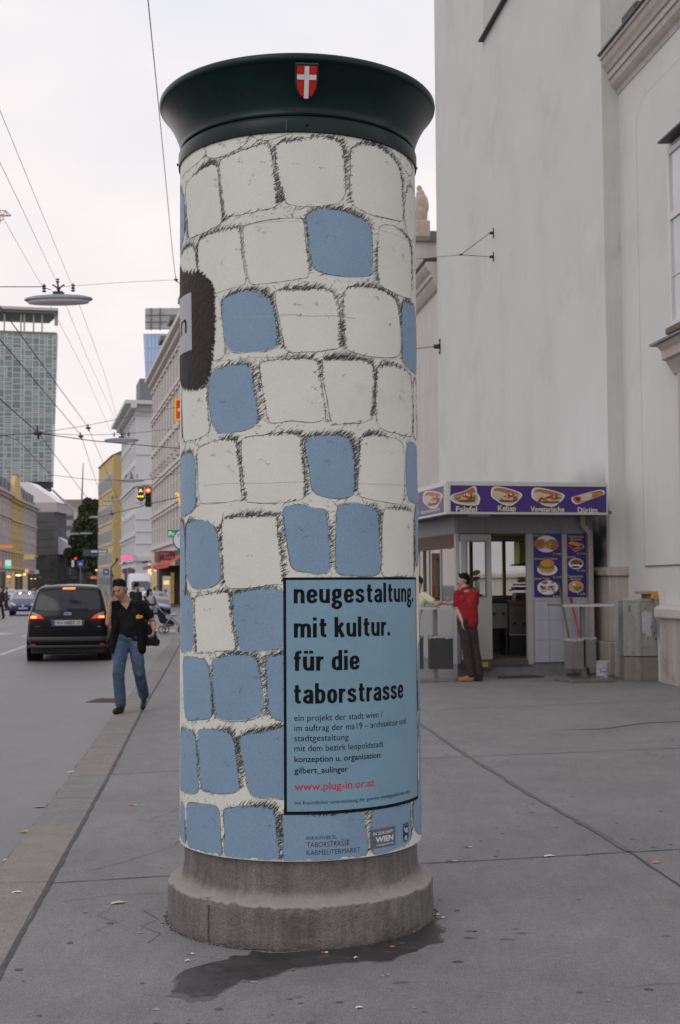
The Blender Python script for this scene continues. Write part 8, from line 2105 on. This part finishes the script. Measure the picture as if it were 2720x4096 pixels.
def shoe(mb, heel, toe, w=0.045):
    heel = Vector(heel); toe = Vector(toe)
    capsule(mb, heel + Vector((0, 0, 0.04)), toe + Vector((0, 0, 0.032)), 0.040, 0.034, 12); capsule(mb, heel + Vector((0, 0, 0.02)), toe + Vector((0, 0, 0.02)), 0.036, 0.036, 12); capsule(mb, heel + Vector((0, 0, 0.05)), heel + (toe - heel)*0.35 + Vector((0, 0, 0.07)), 0.038, 0.040, 12)

def person(name, label, loc, rz, J, look, s=1.0, skin=m_skin, shirt=None, trousers=None, shoes=None, hair='short', sleeves='short', extras=None, bulk=1.0, group=None, face_on=True, fine=True, coat=None, moustache=False, skirt=None):
    """J: joints in metres, facing -y: neck, chest, pelvis, shoulder/elbow/wrist L+R (viewer's left first), hip/knee/ankle/toe L+R, head"""
    t = thing(name, label, 'person', loc, rz, group)
    V = {k: Vector(v) for k, v in J.items() if isinstance(v, tuple) and isinstance(v[0], (int, float))}
    vx = 0.011 if fine else 0.016
    X = (1, 0, 0)
    # skin: one continuous figure under the clothes
    b = MB()
    P, M = head(b, V['head'], look[0], look[1], s)
    capsule(b, V['head'] + Vector((0, 0.01, -0.06)), V['neck'] + Vector((0, 0.0, -0.02)), 0.055*s, 0.066*s)
    capsule(b, V['neck'], V['chest'], 0.06, 0.06); capsule(b, V['chest'], V['pelvis'], 0.06, 0.06)
    for i in 'LR':
        capsule(b, V['neck'] - Vector((0, 0, 0.03)), V['sh' + i], 0.05, 0.045)
        capsule(b, V['sh' + i], V['el' + i], 0.044*bulk, 0.037*bulk); capsule(b, V['el' + i], V['el' + i].lerp(V['wr' + i], 0.3), 0.037*bulk, 0.040*bulk); capsule(b, V['el' + i].lerp(V['wr' + i], 0.3), V['wr' + i], 0.040*bulk, 0.024)
        capsule(b, V['hip' + i], V['kn' + i], 0.07, 0.048); capsule(b, V['kn' + i], V['an' + i], 0.046, 0.032); capsule(b, V['an' + i], V['toe' + i], 0.028, 0.02)
        h = J.get('hand' + i, ((0, 0, -1), (0, -1, 0), 0.5)); hand(b, V['wr' + i], h[0], h[1], 1.0, h[2], 1 if i == 'L' else -1)
    fuse(b, 'body', skin, t, 0.0085 if fine else 0.012, 3)
    if face_on: face(t, P, M, s, moustache=moustache)
    # shirt
    b = MB()
    mid = V['chest'].lerp(V['pelvis'], 0.5); yb = Vector((0, 1, 0))
    sw = (V['shR'] - V['shL']).length/2; dx = (V['shR'] - V['shL']).normalized()
    for k in (-1, 1):
        capsule(b, V['neck'] + Vector((0, 0, -0.045)) + dx*k*0.05, V['shL' if k < 0 else 'shR'] + Vector((0, 0, -0.004)), 0.060, 0.062)
        capsule(b, V['chest'] + dx*k*0.085*bulk, mid + dx*k*0.070*bulk, 0.112*bulk, 0.100*bulk); capsule(b, mid + dx*k*0.070*bulk, V['pelvis'] + Vector((0, 0, -0.02)) + dx*k*0.075*bulk, 0.100*bulk, 0.108*bulk)
    capsule(b, V['neck'] + Vector((0, 0.01, -0.075)), mid, 0.085, 0.115*bulk)
    capsule(b, mid, V['pelvis'] + Vector((0, 0, 0.06)), 0.125*bulk, 0.125*bulk)
    for i in 'LR':
        e = V['sh' + i].lerp(V['el' + i], 0.62 if sleeves == 'short' else 1.0)
        capsule(b, V['sh' + i], e, 0.066*bulk, 0.066*bulk if sleeves == 'short' else 0.054*bulk)
        if sleeves == 'long': capsule(b, V['el' + i], V['el' + i].lerp(V['wr' + i], 0.93), 0.054*bulk, 0.038*bulk)
    fuse(b, 'shirt' if not coat else 'coat', shirt, t, vx, 4, 0.006 if fine else 0.0, 13.0, 3.0)
    if coat:
        pass
    b = MB()
    if skirt is not None:
        capsule(b, V['pelvis'], (V['pelvis'].x, V['pelvis'].y, skirt + 0.12), 0.15, 0.17); fuse(b, 'skirt', trousers, t, vx, 4, 0.006, 9.0, 5.0)
    else:
        capsule(b, V['hipL'] + Vector((0, 0, 0.05)), V['hipR'] + Vector((0, 0, 0.05)), 0.105*bulk, 0.105*bulk); capsule(b, V['pelvis'] + Vector((0, 0.015, 0.03)), V['pelvis'] + Vector((0, 0.02, -0.06)), 0.125*bulk, 0.11*bulk)
        for i in 'LR':
            capsule(b, V['hip' + i], V['kn' + i], 0.100*bulk, 0.080); capsule(b, V['kn' + i], V['kn' + i].lerp(V['an' + i], 0.93), 0.078, 0.074)
        fuse(b, 'trousers', trousers, t, vx, 4, 0.007 if fine else 0.0, 12.0, 9.0)
    for i in 'LR':
        b = MB(); hl = V['an' + i] + (V['an' + i] - V['toe' + i]).normalized()*0.03; hl.z = V['toe' + i].z + (J.get('heel' + i, 0.0))
        shoe(b, hl, V['toe' + i]); fuse(b, 'shoe', shoes[0 if i == 'L' else 1] if isinstance(shoes, (list, tuple)) else shoes, t, 0.009, 3)
    if hair:
        b = MB()
        b.ball(P(0, -0.021, 0.049), (0.081*s, 0.096*s, 0.083*s), 18, 12, M); capsule(b, P(0, -0.07, 0.01), P(0, -0.07, -0.04), 0.055*s, 0.040*s)
        for k in range(16): b.ball(P(rnd.uniform(-.06, .06), rnd.uniform(-.07, .055), 0.103 + rnd.uniform(-.012, .014)), 0.020*s, 8, 6)
        for k in (-1, 1): capsule(b, P(k*0.068, -0.005, 0.05), P(k*0.072, -0.004, 0.012), 0.022*s, 0.013*s)
        if hair == 'long': capsule(b, P(0, -0.06, 0.02), P(0, -0.065, -0.14), 0.085*s, 0.07*s)
        fuse(b, 'hair', m_hair, t, 0.009, 2, 0.003, 60)
    return t, P, M

# ---- the man walking along the kerb, telephone at his ear
m_shirtb = mat('shirt_black', (0.004, 0.004, 0.005), 0.95, n=0.2, nscale=8)
m_vest = mat('vest_black', (0.007, 0.007, 0.008), 0.95, n=0.4, nscale=50, spec=0.2)
def jeans(name, c1, c2):
    m = mat(name, c1, 0.85, n=0.25, nscale=7, speck=0.2, bump=0.2, bscale=60, dirt=(*c2, 3.2), dirt_at=0.5)
    return m
m_jean = jeans('jeans_blue', (0.040, 0.070, 0.125), (0.105, 0.155, 0.225))
m_shoeb = mat('shoe_black', (0.008, 0.008, 0.009), 0.45)
WX, WY = -2.80, 17.05
JW = dict(head=(-0.105, -0.05, 1.598), neck=(-0.025, 0.0, 1.455), chest=(0.0, 0.01, 1.28), pelvis=(0.005, 0.02, 0.97),
          shL=(-0.195, 0.01, 1.395), elL=(-0.255, -0.085, 1.16), wrL=(-0.228, -0.09, 1.43), shR=(0.185, 0.015, 1.40), elR=(0.300, 0.085, 1.185), wrR=(0.350, -0.09, 1.075),
          hipL=(-0.085, 0.01, 0.92), knL=(-0.105, -0.16, 0.51), anL=(-0.07, -0.17, 0.095), toeL=(-0.115, -0.345, 0.012),
          hipR=(0.085, 0.02, 0.92), knR=(0.150, -0.02, 0.50), anR=(0.160, 0.30, 0.175), toeR=(0.165, 0.16, 0.022), heelR=0.10,
          handL=((0.15, 0.12, 0.97), (0.7, 0.6, 0.1), 1.2), handR=((-0.15, -0.45, -0.85), (-0.9, 0.0, 0.1), 1.25))
walker, P, M = person('person', 'young man in black vest and blue jeans walking on the kerb, phone at ear', (WX, WY, 0.004), 0, JW, ((-0.30, -0.90, -0.30), (-0.18, 0, 1)), 1.12, m_skin, m_shirtb, m_jean, m_shoeb, 'short')
# collar V of bare skin, vest panels, badge, watch, phone
b = MB(); b.smooth = True
b.poly([(-0.085, -0.118, 1.425), (0.035, -0.118, 1.435), (-0.005, -0.135, 1.345)][::-1]); b.build('neckline', m_skin, walker)
b = MB()
for k, x0 in ((-1, -0.150), (1, 0.150)):
    capsule(b, (x0*0.95, 0.00, 1.385), (x0*1.05, -0.035, 1.15), 0.082, 0.090, 12, (X if False else (1, 0, 0), 0.75)); capsule(b, (x0*1.05, -0.035, 1.15), (x0*1.22, -0.03, 0.83), 0.092, 0.080, 12, ((1, 0, 0), 0.72))
capsule(b, (-0.12, 0.07, 1.36), (-0.13, 0.09, 0.86), 0.075, 0.07); capsule(b, (0.12, 0.07, 1.36), (0.13, 0.09, 0.86), 0.075, 0.07); capsule(b, (0, 0.075, 1.36), (0, 0.09, 0.86), 0.07, 0.07)
vest = fuse(b, 'vest', m_vest, walker, 0.011, 3, 0.008, 12.0, 21.0)
vbb = bvh_of(vest)
project(vbb, [(0.115, 1.262), (0.14, 1.275), (0.165, 1.268), (0.20, 1.262), (0.20, 1.235), (0.165, 1.225), (0.13, 1.22), (0.11, 1.235)], [tuple(range(8))], '-y', 'chest_badge', mat('badge_yellow', (0.60, 0.33, 0.01), 0.6), walker, 0.004, 0.02)
project(vbb, [(0.14, 1.24), (0.175, 1.247), (0.175, 1.255), (0.14, 1.252)], [tuple(range(4))], '-y', 'badge_lettering', mat('badge_red2', (0.45, 0.05, 0.01), 0.6), walker, 0.006, 0.02)
bg_ = MB(); capsule(bg_, (0.20, 0.05, 1.12), (0.255, 0.03, 0.93), 0.055, 0.075, 12, ((0, 1, 0), 0.45)); capsule(bg_, (0.255, 0.03, 0.93), (0.365, 0.0, 0.905), 0.065, 0.055, 12, ((0, 1, 0), 0.45)); capsule(bg_, (0.26, 0.03, 1.10), (0.34, 0.01, 0.95), 0.05, 0.05, 12, ((0, 1, 0), 0.5))
jt = fuse(bg_, 'jacket', mat('jacket_black', (0.008, 0.008, 0.009), 0.9), thing('jacket', 'black folded jacket hanging from the left arm of the walking man', 'jacket', (WX, WY, 0.004)), 0.010, 3, 0.006, 14)
wt_ = MB(); wt_.smooth = True; Mw = Matrix.Translation((0.312, 0.045, 1.155)) @ (Vector((0.05, -0.175, -0.11))).to_track_quat('Z', 'Y').to_matrix().to_4x4(); wt_.lathe([(0.043, -0.011), (0.045, 0), (0.043, 0.011)], 16, Mw); wt_.build('arm_band', m_plastic, walker)
ph = thing('mobile_phone', 'small grey mobile phone held to the ear of the walking man', 'phone', (WX - 0.20, WY - 0.09, 1.57)); b = MB(); b.box(-0.012, 0.012, -0.025, 0.025, -0.055, 0.055, Matrix.Rotation(R(12), 4, 'Y')); b.build('phone_case', mat('phone_grey', (0.15, 0.15, 0.16), 0.4), ph, bevel=0.004)

# ---- man in the red shirt, seen from behind at the counter
m_redsh = mat('shirt_red', (0.25, 0.008, 0.013), 0.85, n=0.12, nscale=9)
m_brown = mat('trousers_brown', (0.036, 0.026, 0.024), 0.9, n=0.2, nscale=6)
m_boot = mat('boot_tan', (0.32, 0.14, 0.05), 0.7, n=0.1); m_shoed = mat('shoe_dark', (0.018, 0.015, 0.014), 0.7)
RX, RY = 2.14, 22.0
JR = dict(head=(-0.045, 0.02, 1.715), neck=(0.0, 0.01, 1.555), chest=(0.01, 0.0, 1.38), pelvis=(0.02, 0.0, 1.03),
          shL=(-0.155, -0.02, 1.49), elL=(-0.150, -0.03, 1.215), wrL=(-0.085, -0.135, 1.02), shR=(0.165, 0.0, 1.50), elR=(0.16, 0.12, 1.24), wrR=(-0.02, 0.26, 1.29),
          hipL=(-0.065, -0.03, 0.98), knL=(0.0, -0.04, 0.55), anL=(0.06, -0.03, 0.10), toeL=(-0.12, -0.06, 0.012),
          hipR=(0.085, 0.02, 0.98), knR=(0.15, 0.03, 0.54), anR=(0.215, 0.03, 0.10), toeR=(0.12, 0.06, 0.012),
          handL=((0.10, -0.15, -0.95), (1.0, -0.2, 0.2), 0.35), handR=((-1, 0.1, 0.1), (0, 0, -1), 0.8))
redman, P, M = person('person', 'dark-haired man with moustache in a red polo shirt and brown trousers standing at the kiosk', (RX, RY, 0), 0, JR, ((-0.97, 0.22, -0.06), (0, 0, 1)), 1.0, m_skinl, m_redsh, m_brown, (m_boot, m_shoed), 'short', moustache=True, bulk=1.0)
b = MB(); b.smooth = True
Mc = Matrix.Translation((-0.012, 0.012, 1.585)) @ Matrix.Rotation(R(-14), 4, 'Y'); b.lathe([(0.072, -0.03), (0.075, 0.0), (0.070, 0.022), (0.066, 0.020)], 20, Mc); b.build('collar', m_redsh, redman)
b = MB(); capsule(b, (-0.03, 0.0, 1.30), (-0.045, 0.0, 0.99), 0.125, 0.120); capsule(b, (0.07, 0.0, 1.32), (0.085, 0.0, 1.0), 0.125, 0.125); fuse(b, 'shirt_hem', m_redsh, redman, 0.011, 4, 0.006, 14)

# ---- man in the cream shirt writing at the table, mostly behind the column
m_crsh = mat('shirt_cream', (0.55, 0.53, 0.38), 0.85, n=0.06)
JC = dict(head=(0.06, 0.02, 1.66), neck=(0.04, 0.03, 1.50), chest=(0.0, 0.0, 1.32), pelvis=(-0.08, -0.02, 1.0),
          shL=(-0.16, -0.02, 1.42), elL=(-0.15, -0.05, 1.28), wrL=(0.05, 0.05, 1.30), shR=(0.175, 0.0, 1.46), elR=(0.385, -0.08, 1.305), wrR=(0.48, 0.06, 1.335),
          hipL=(-0.15, 0, 0.95), knL=(-0.16, -0.05, 0.52), anL=(-0.16, 0.0, 0.09), toeL=(-0.13, 0.15, 0.012), hipR=(-0.0, 0, 0.95), knR=(0.0, -0.05, 0.52), anR=(0.0, 0.0, 0.09), toeR=(0.03, 0.16, 0.012),
          handR=((0.95, 0.15, -0.05), (0, 0, -1), 1.0), handL=((1, 0.2, 0), (0, 0, -1), 0.3))
cream, P, M = person('person', 'man in cream shirt and dark cap writing at the kiosk table beside the column', (1.25, 22.05, 0), 0, JC, ((0.80, 0.5, -0.25), (0, 0, 1)), 1.0, m_skinl, m_crsh, mat('trousers_navy', (0.02, 0.022, 0.035), 0.9), m_shoed, 'short')
b = MB(); b.smooth = True; b.ball(P(0, -0.012, 0.060), (0.094, 0.108, 0.088), 18, 10, M); b.build('cap', mat('cap_navy', (0.010, 0.012, 0.030), 0.9), cream)
b = MB(); b.smooth = True; b.tube([(1.25 + 0.57, 22.05 + 0.05, 1.31), (1.25 + 0.585, 22.05 + 0.02, 1.44)], 0.006, 6); pn = thing('pen', 'yellow pen in the hand of the writing man', 'pen', (0, 0, 0)); b.build('pen_barrel', mat('pen_yellow', (0.55, 0.40, 0.02), 0.4), pn)

# ---- bearded man in a black hat
m_coat = mat('coat_black', (0.010, 0.010, 0.013), 0.85)
JH = dict(head=(0.03, 0.0, 1.67), neck=(0.0, 0.0, 1.50), chest=(0.0, 0.0, 1.33), pelvis=(0, 0, 1.0), shL=(-0.19, 0, 1.45), elL=(-0.22, 0.02, 1.17), wrL=(-0.20, -0.06, 0.95), shR=(0.19, 0, 1.45), elR=(0.22, 0.02, 1.17), wrR=(0.20, -0.06, 0.95),
          hipL=(-0.09, 0, 0.95), knL=(-0.10, -0.05, 0.52), anL=(-0.10, 0.0, 0.09), toeL=(-0.10, -0.18, 0.012), hipR=(0.09, 0, 0.95), knR=(0.10, -0.05, 0.52), anR=(0.10, 0.0, 0.09), toeR=(0.10, -0.18, 0.012))
hp = at(545, 2345, 52)
hat_, P, M = person('person', 'bearded man in a black coat and black brimmed hat behind the walking man', (hp.x - 0.02, 52, H0), 0, JH, ((0.95, 0.1, -0.05), (0, 0, 1)), 1.0, m_skinl, m_coat, m_coat, m_shoeb, 'short', 'long', fine=False)
b = MB(); b.smooth = True; capsule(b, P(0, 0.065, -0.07), P(0, 0.06, -0.14), 0.048, 0.03); b.build('beard', mat('beard_brown', (0.035, 0.02, 0.014), 0.9), hat_)
b = MB(); b.smooth = True; Mh = Matrix.Translation(P(0, -0.01, 0.085)) @ Matrix.Rotation(R(-6), 4, 'X'); b.lathe([(0.0, -0.004), (0.165, 0.004), (0.168, 0.012), (0.098, 0.012), (0.092, 0.11), (0.075, 0.125), (0, 0.12)], 24, Mh); autosmooth(b.build('hat', m_coat, hat_))

# ---- woman with a pushchair
JF = dict(head=(0.02, -0.0, 1.49), neck=(0.0, 0.0, 1.345), chest=(0.0, 0.0, 1.18), pelvis=(-0.01, 0, 0.90), shL=(-0.15, -0.05, 1.29), elL=(-0.02, -0.12, 1.05), wrL=(0.22, -0.08, 1.02), shR=(0.15, 0.05, 1.29), elR=(0.20, 0.08, 1.06), wrR=(0.34, 0.02, 1.0),
          hipL=(-0.08, 0, 0.86), knL=(-0.10, 0.0, 0.47), anL=(-0.16, 0.0, 0.09), toeL=(-0.02, -0.02, 0.012), hipR=(0.07, 0, 0.86), knR=(0.10, 0.0, 0.47), anR=(0.10, 0.0, 0.09), toeR=(0.24, -0.02, 0.012), handL=((1, 0, 0), (0, 0, -1), 1.0), handR=((1, 0, 0), (0, 0, -1), 1.0))
fp = at(598, 2345, 47)
wom, P, M = person('person', 'black-haired woman in a pale waistcoat over dark sleeves pushing a pushchair', (fp.x, 47, H0), 0, JF, ((0.95, 0.05, -0.15), (0, 0, 1)), 0.95, m_skinl, mat('sleeves_dark', (0.015, 0.015, 0.02), 0.9), mat('skirt_black', (0.01, 0.01, 0.012), 0.9), m_shoeb, 'long', 'long', fine=False, bulk=0.88)
b = MB()
for k in (-1, 1): capsule(b, (k*0.065, 0, 1.24), (k*0.065, 0, 0.93), 0.115, 0.122)
fuse(b, 'waistcoat', mat('waistcoat_pale', (0.36, 0.35, 0.34), 0.9), wom, 0.016, 3)
pc = thing('pushchair', 'dark three-wheeled pushchair with pale blue blanket in front of the woman', 'pushchair', (fp.x + 0.32, 46.9, H0), R(-6))
m_pf = mat('pram_frame', (0.32, 0.31, 0.30), 0.4, metal=0.4); m_pn = mat('pram_navy', (0.014, 0.018, 0.035), 0.9); m_pb = mat('pram_blue', (0.36, 0.45, 0.60), 0.9, n=0.1)
for nm, pts, r_ in (('handle', [(0.0, -0.2, 1.0), (0.0, 0.2, 1.0)], 0.016), ('frame_tube', [(0.0, -0.2, 1.0), (0.25, -0.22, 0.75), (0.85, -0.15, 0.22)], 0.014), ('frame_tube', [(0.0, 0.2, 1.0), (0.25, 0.22, 0.75), (0.85, 0.15, 0.22)], 0.014), ('frame_tube', [(0.22, -0.26, 0.16), (0.55, -0.22, 0.62)], 0.016), ('frame_tube', [(0.22, 0.26, 0.16), (0.55, 0.22, 0.62)], 0.016), ('axle', [(0.22, -0.28, 0.15), (0.22, 0.28, 0.15)], 0.012)):
    b = MB(); b.smooth = True; b.tube(pts, r_, 8); b.build(nm, m_pf, pc)
for x, y, r_ in ((0.22, -0.28, 0.14), (0.22, 0.28, 0.14), (0.86, -0.06, 0.12), (0.86, 0.06, 0.12)):
    b = MB(); b.smooth = True; Mw = Matrix.Translation((x, y, r_)) @ Matrix.Rotation(R(90), 4, 'X'); b.lathe([(r_*0.8, -0.02), (r_, -0.02), (r_, 0.02), (r_*0.8, 0.02), (r_*0.8, -0.02)], 20, Mw); w_ = b.build('wheel', m_tyre, pc)
    b = MB()
    for k in range(3): a_ = k*PI/3; b.beam((x - r_*0.8*math.cos(a_), y, r_ - r_*0.8*math.sin(a_)), (x + r_*0.8*math.cos(a_), y, r_ + r_*0.8*math.sin(a_)), 0.012)
    b.build('spokes', m_pf, w_)
b = MB(); capsule(b, (0.10, 0, 0.80), (0.18, 0, 0.48), 0.15, 0.13, 12, ((0, 1, 0), 1.3)); capsule(b, (0.18, 0, 0.48), (0.52, 0, 0.36), 0.12, 0.09, 12, ((0, 1, 0), 1.5)); fuse(b, 'seat', m_pn, pc, 0.016, 4, 0.008, 9)
b = MB(); b.smooth = True; b.ball((0.25, 0, 0.98), (0.26, 0.22, 0.085), 14, 8, Matrix.Rotation(R(12), 3, 'Y')); b.build('blanket', m_pb, pc); b = MB(); b.smooth = True; b.ball((0.60, 0, 0.67), (0.16, 0.2, 0.05), 12, 7); b.build('footmuff', m_pb, pc)
b = MB(); b.box(-0.10, 0.06, -0.28, -0.24, 0.74, 0.95); b.build('bag', mat('pram_bag', (0.15, 0.20, 0.27), 0.8), pc, bevel=0.02)
b = MB(); b.smooth = True; b.ball((0.40, 0, 0.30), (0.22, 0.16, 0.06), 12, 7); b.build('basket', mat('basket_tan', (0.20, 0.13, 0.085), 0.9), pc)

# ---- small passers-by far off
def far_person(label, x, Y, c, h=1.7, top=None):
    p = at(x, 2345, Y); s_ = h/1.7
    JJ = dict(head=(0, 0, 1.57*s_), neck=(0, 0, 1.42*s_), chest=(0, 0, 1.25*s_), pelvis=(0, 0, 0.95*s_), shL=(-0.17, 0, 1.36*s_), elL=(-0.21, 0.02, 1.1*s_), wrL=(-0.2, -0.05, 0.88*s_), shR=(0.17, 0, 1.36*s_), elR=(0.21, 0.02, 1.1*s_), wrR=(0.2, -0.05, 0.88*s_),
              hipL=(-0.08, 0, 0.9*s_), knL=(-0.1, -0.08, 0.48*s_), anL=(-0.1, 0, 0.09), toeL=(-0.1, -0.15, 0.012), hipR=(0.08, 0, 0.9*s_), knR=(0.1, 0.02, 0.48*s_), anR=(0.1, 0.15, 0.1), toeR=(0.1, 0.0, 0.012))
    m1 = mat('cloth_%d' % int(x), c, 0.9)
    return person('person', label, (p.x, Y, H0), rnd.uniform(-2, 2), JJ, ((0, -1, 0), (0, 0, 1)), 1.0, m_skinl, m1, m_coat, m_shoeb, 'short', 'long', fine=False, face_on=False)
far_person('passer-by in brown seen at the beige house shopfront', 626, 95, (0.30, 0.20, 0.16))
far_person('dark dressed passer-by at the far left edge', 3, 70, (0.02, 0.02, 0.025), 1.75)
far_person('passer-by in dark blue jacket on the far left pavement', 26, 95, (0.03, 0.035, 0.06), 1.7)
far_person('passer-by in reddish top beside the far market stall', 138, 120, (0.30, 0.12, 0.09), 1.7)
far_person('passer-by in black beside the one in reddish top', 128, 117, (0.03, 0.03, 0.03), 1.7)

# ============================================================ LITTER
def leafy(name, label, cat_, px_, py_, kind, c, s_=0.03, rz=0.0, z=0.0):
    x, y = ground_px(px_, py_, z); t = thing(name, label, cat_, (x, y, z + 0.002), rz)
    m = mat('litter_' + '_'.join('%02x' % int(v*255) for v in c), c, 0.8, n=0.15, nscale=60)
    b = MB()
    if kind == 'leaf':
        P_ = [(-1, 0), (-.5, .45), (.1, .6), (.6, .35), (1, 0), (.6, -.35), (.0, -.55), (-.5, -.4)]
        ci = b.vert((0, 0, s_*0.28)); ix = [b.vert((a*s_, c_*s_, s_*(0.06 + 0.18*((i*7) % 3)/2))) for i, (a, c_) in enumerate(P_)]
        for i in range(8): b.face((ci, ix[i], ix[(i+1) % 8]))
        o = b.build('blade', m, t); md = o.modifiers.new('s', 'SOLIDIFY'); md.thickness = 0.0015
    elif kind == 'butt':
        b.smooth = True; b.tube([(-s_, 0, 0.004), (s_*0.1, 0, 0.004)], 0.004, 8); b.build('filter', m, t); b = MB(); b.smooth = True; b.tube([(s_*0.1, 0, 0.004), (s_, 0.002, 0.004)], 0.004, 8); b.build('paper_tube', mat('litter_white', (0.6, 0.6, 0.58), 0.8), t)
    else:
        P_ = [(-1, -.4), (-.2, -.6), (.9, -.3), (1, .3), (.2, .5), (-.8, .4)]; ix = [b.vert((a*s_, c_*s_, 0.001 + 0.006*((i*5) % 3)/2)) for i, (a, c_) in enumerate(P_)]; b.face(ix); o = b.build('scrap', m, t); md = o.modifiers.new('s', 'SOLIDIFY'); md.thickness = 0.0008
    return t
OR, YE, WH, BR = (0.42, 0.13, 0.04), (0.45, 0.32, 0.05), (0.62, 0.62, 0.60), (0.30, 0.17, 0.09)
for a in (('cigarette_butt', 'orange cigarette end touching the right side of the column base', 'cigarette end', 1741, 3663, 'butt', OR, 0.022, 0.35), ('cigarette_butt', 'second cigarette end just outside the one touching the column base', 'cigarette end', 1764, 3676, 'butt', OR, 0.022, 0.6),
          ('cigarette_butt', 'cigarette end on the damp patch under the middle of the base', 'cigarette end', 1299, 3815, 'butt', OR, 0.014, 0.1), ('dry_leaf', 'orange leaf scrap on the right part of the damp patch', 'leaf', 1570, 3790, 'leaf', (0.5, 0.16, 0.05), 0.016, 0.2), ('dry_leaf', 'yellow-green leaf at the foot of the column base', 'leaf', 1653, 3731, 'leaf', YE, 0.017, 1.0),
          ('paper_scrap', 'white paper crumb on the damp patch', 'paper', 1425, 3834, 'scrap', WH, 0.012, 0.4), ('paper_scrap', 'white paper crumb at the lower left of the column base', 'paper', 751, 3846, 'scrap', WH, 0.014, 0.2), ('cigarette_butt', 'tan cigarette end left of the damp patch', 'cigarette end', 762, 3820, 'butt', BR, 0.014, 0.0),
          ('paper_scrap', 'whitish scrap at the bottom middle of the pavement', 'paper', 1437, 4034, 'scrap', WH, 0.016, 0.1), ('paper_scrap', 'white crumpled scrap on the near kerb stone', 'paper', 68, 3571, 'scrap', WH, 0.03, 0.2), ('paper_scrap', 'pinkish flat scrap on the pavement left of the base', 'paper', 473, 3613, 'scrap', (0.50, 0.44, 0.40), 0.04, 0.3),
          ('cigarette_butt', 'orange cigarette end on the pavement left of the column', 'cigarette end', 533, 3223, 'butt', OR, 0.03, 0.1), ('dry_leaf', 'yellow fallen leaf on the right pavement by the dark joint', 'leaf', 2625, 3452, 'leaf', (0.45, 0.28, 0.09), 0.028, 0.3), ('dry_leaf', 'small orange leaf above the dark joint at the right', 'leaf', 2683, 3378, 'leaf', OR, 0.018, 0.1),
          ('paper_scrap', 'white strip of paper lying in the pavement joint', 'paper', 2197, 3426, 'scrap', WH, 0.035, 0.1), ('cigarette_butt', 'tan cigarette end on the pavement right of the column', 'cigarette end', 1873, 3391, 'butt', BR, 0.024, 0.0), ('cigarette_butt', 'tan stub lying in the joint right of the column base', 'cigarette end', 1806, 3447, 'butt', (0.33, 0.2, 0.12), 0.034, 0.05)):
    leafy(*a)
for a in (('dry_leaf', 'orange and green leaf in the gutter beside the kerb', 'leaf', 105, 3330, 'leaf', (0.45, 0.25, 0.05), 0.05, 0.3), ('paper_scrap', 'white scrap in the gutter higher up the kerb', 'paper', 289, 3090, 'scrap', WH, 0.045, 0.2), ('dry_leaf', 'small brown leaf in the gutter below the upper white scrap', 'leaf', 283, 3106, 'leaf', BR, 0.03, 0.8), ('dry_leaf', 'small orange leaf in the gutter, middle of the kerb', 'leaf', 245, 3156, 'leaf', OR, 0.028, 0.8),
          ('paper_scrap', 'grey crumpled scrap on the road beside the kerb', 'paper', 158, 3229, 'scrap', (0.32, 0.31, 0.31), 0.05, 0.1), ('dry_leaf', 'tiny orange leaf in the gutter near the left edge', 'leaf', 84, 3374, 'leaf', OR, 0.022, 0.4), ('paper_scrap', 'white crumb in the gutter at the left edge', 'paper', 28, 3442, 'scrap', WH, 0.025, 0.3)):
    leafy(*a, ROADZ)
q = random.Random(77)
mb = MB()
for k in range(900):        # fine grit and chewing-gum spots, too many to count
    x, y = q.uniform(-1.4, 5), q.uniform(3.2, 15)
    if x < kin(y) + 0.05: continue
    r_ = q.choice((0.003, 0.004, 0.006, 0.012, 0.018)); mb.cur = 0 if q.random() < 0.6 else 1
    mb.poly([(a, b_, 0.0022) for a, b_ in circle_pts(x, y, r_, 7, r_*q.uniform(.6, 1), wob=.25, seed=k)])
tag(mb.build('pavement_specks', [mat('speck_dark', (0.10, 0.097, 0.10), 0.9), mat('speck_pale', (0.27, 0.265, 0.27), 0.9)], pavement), kind='stuff')
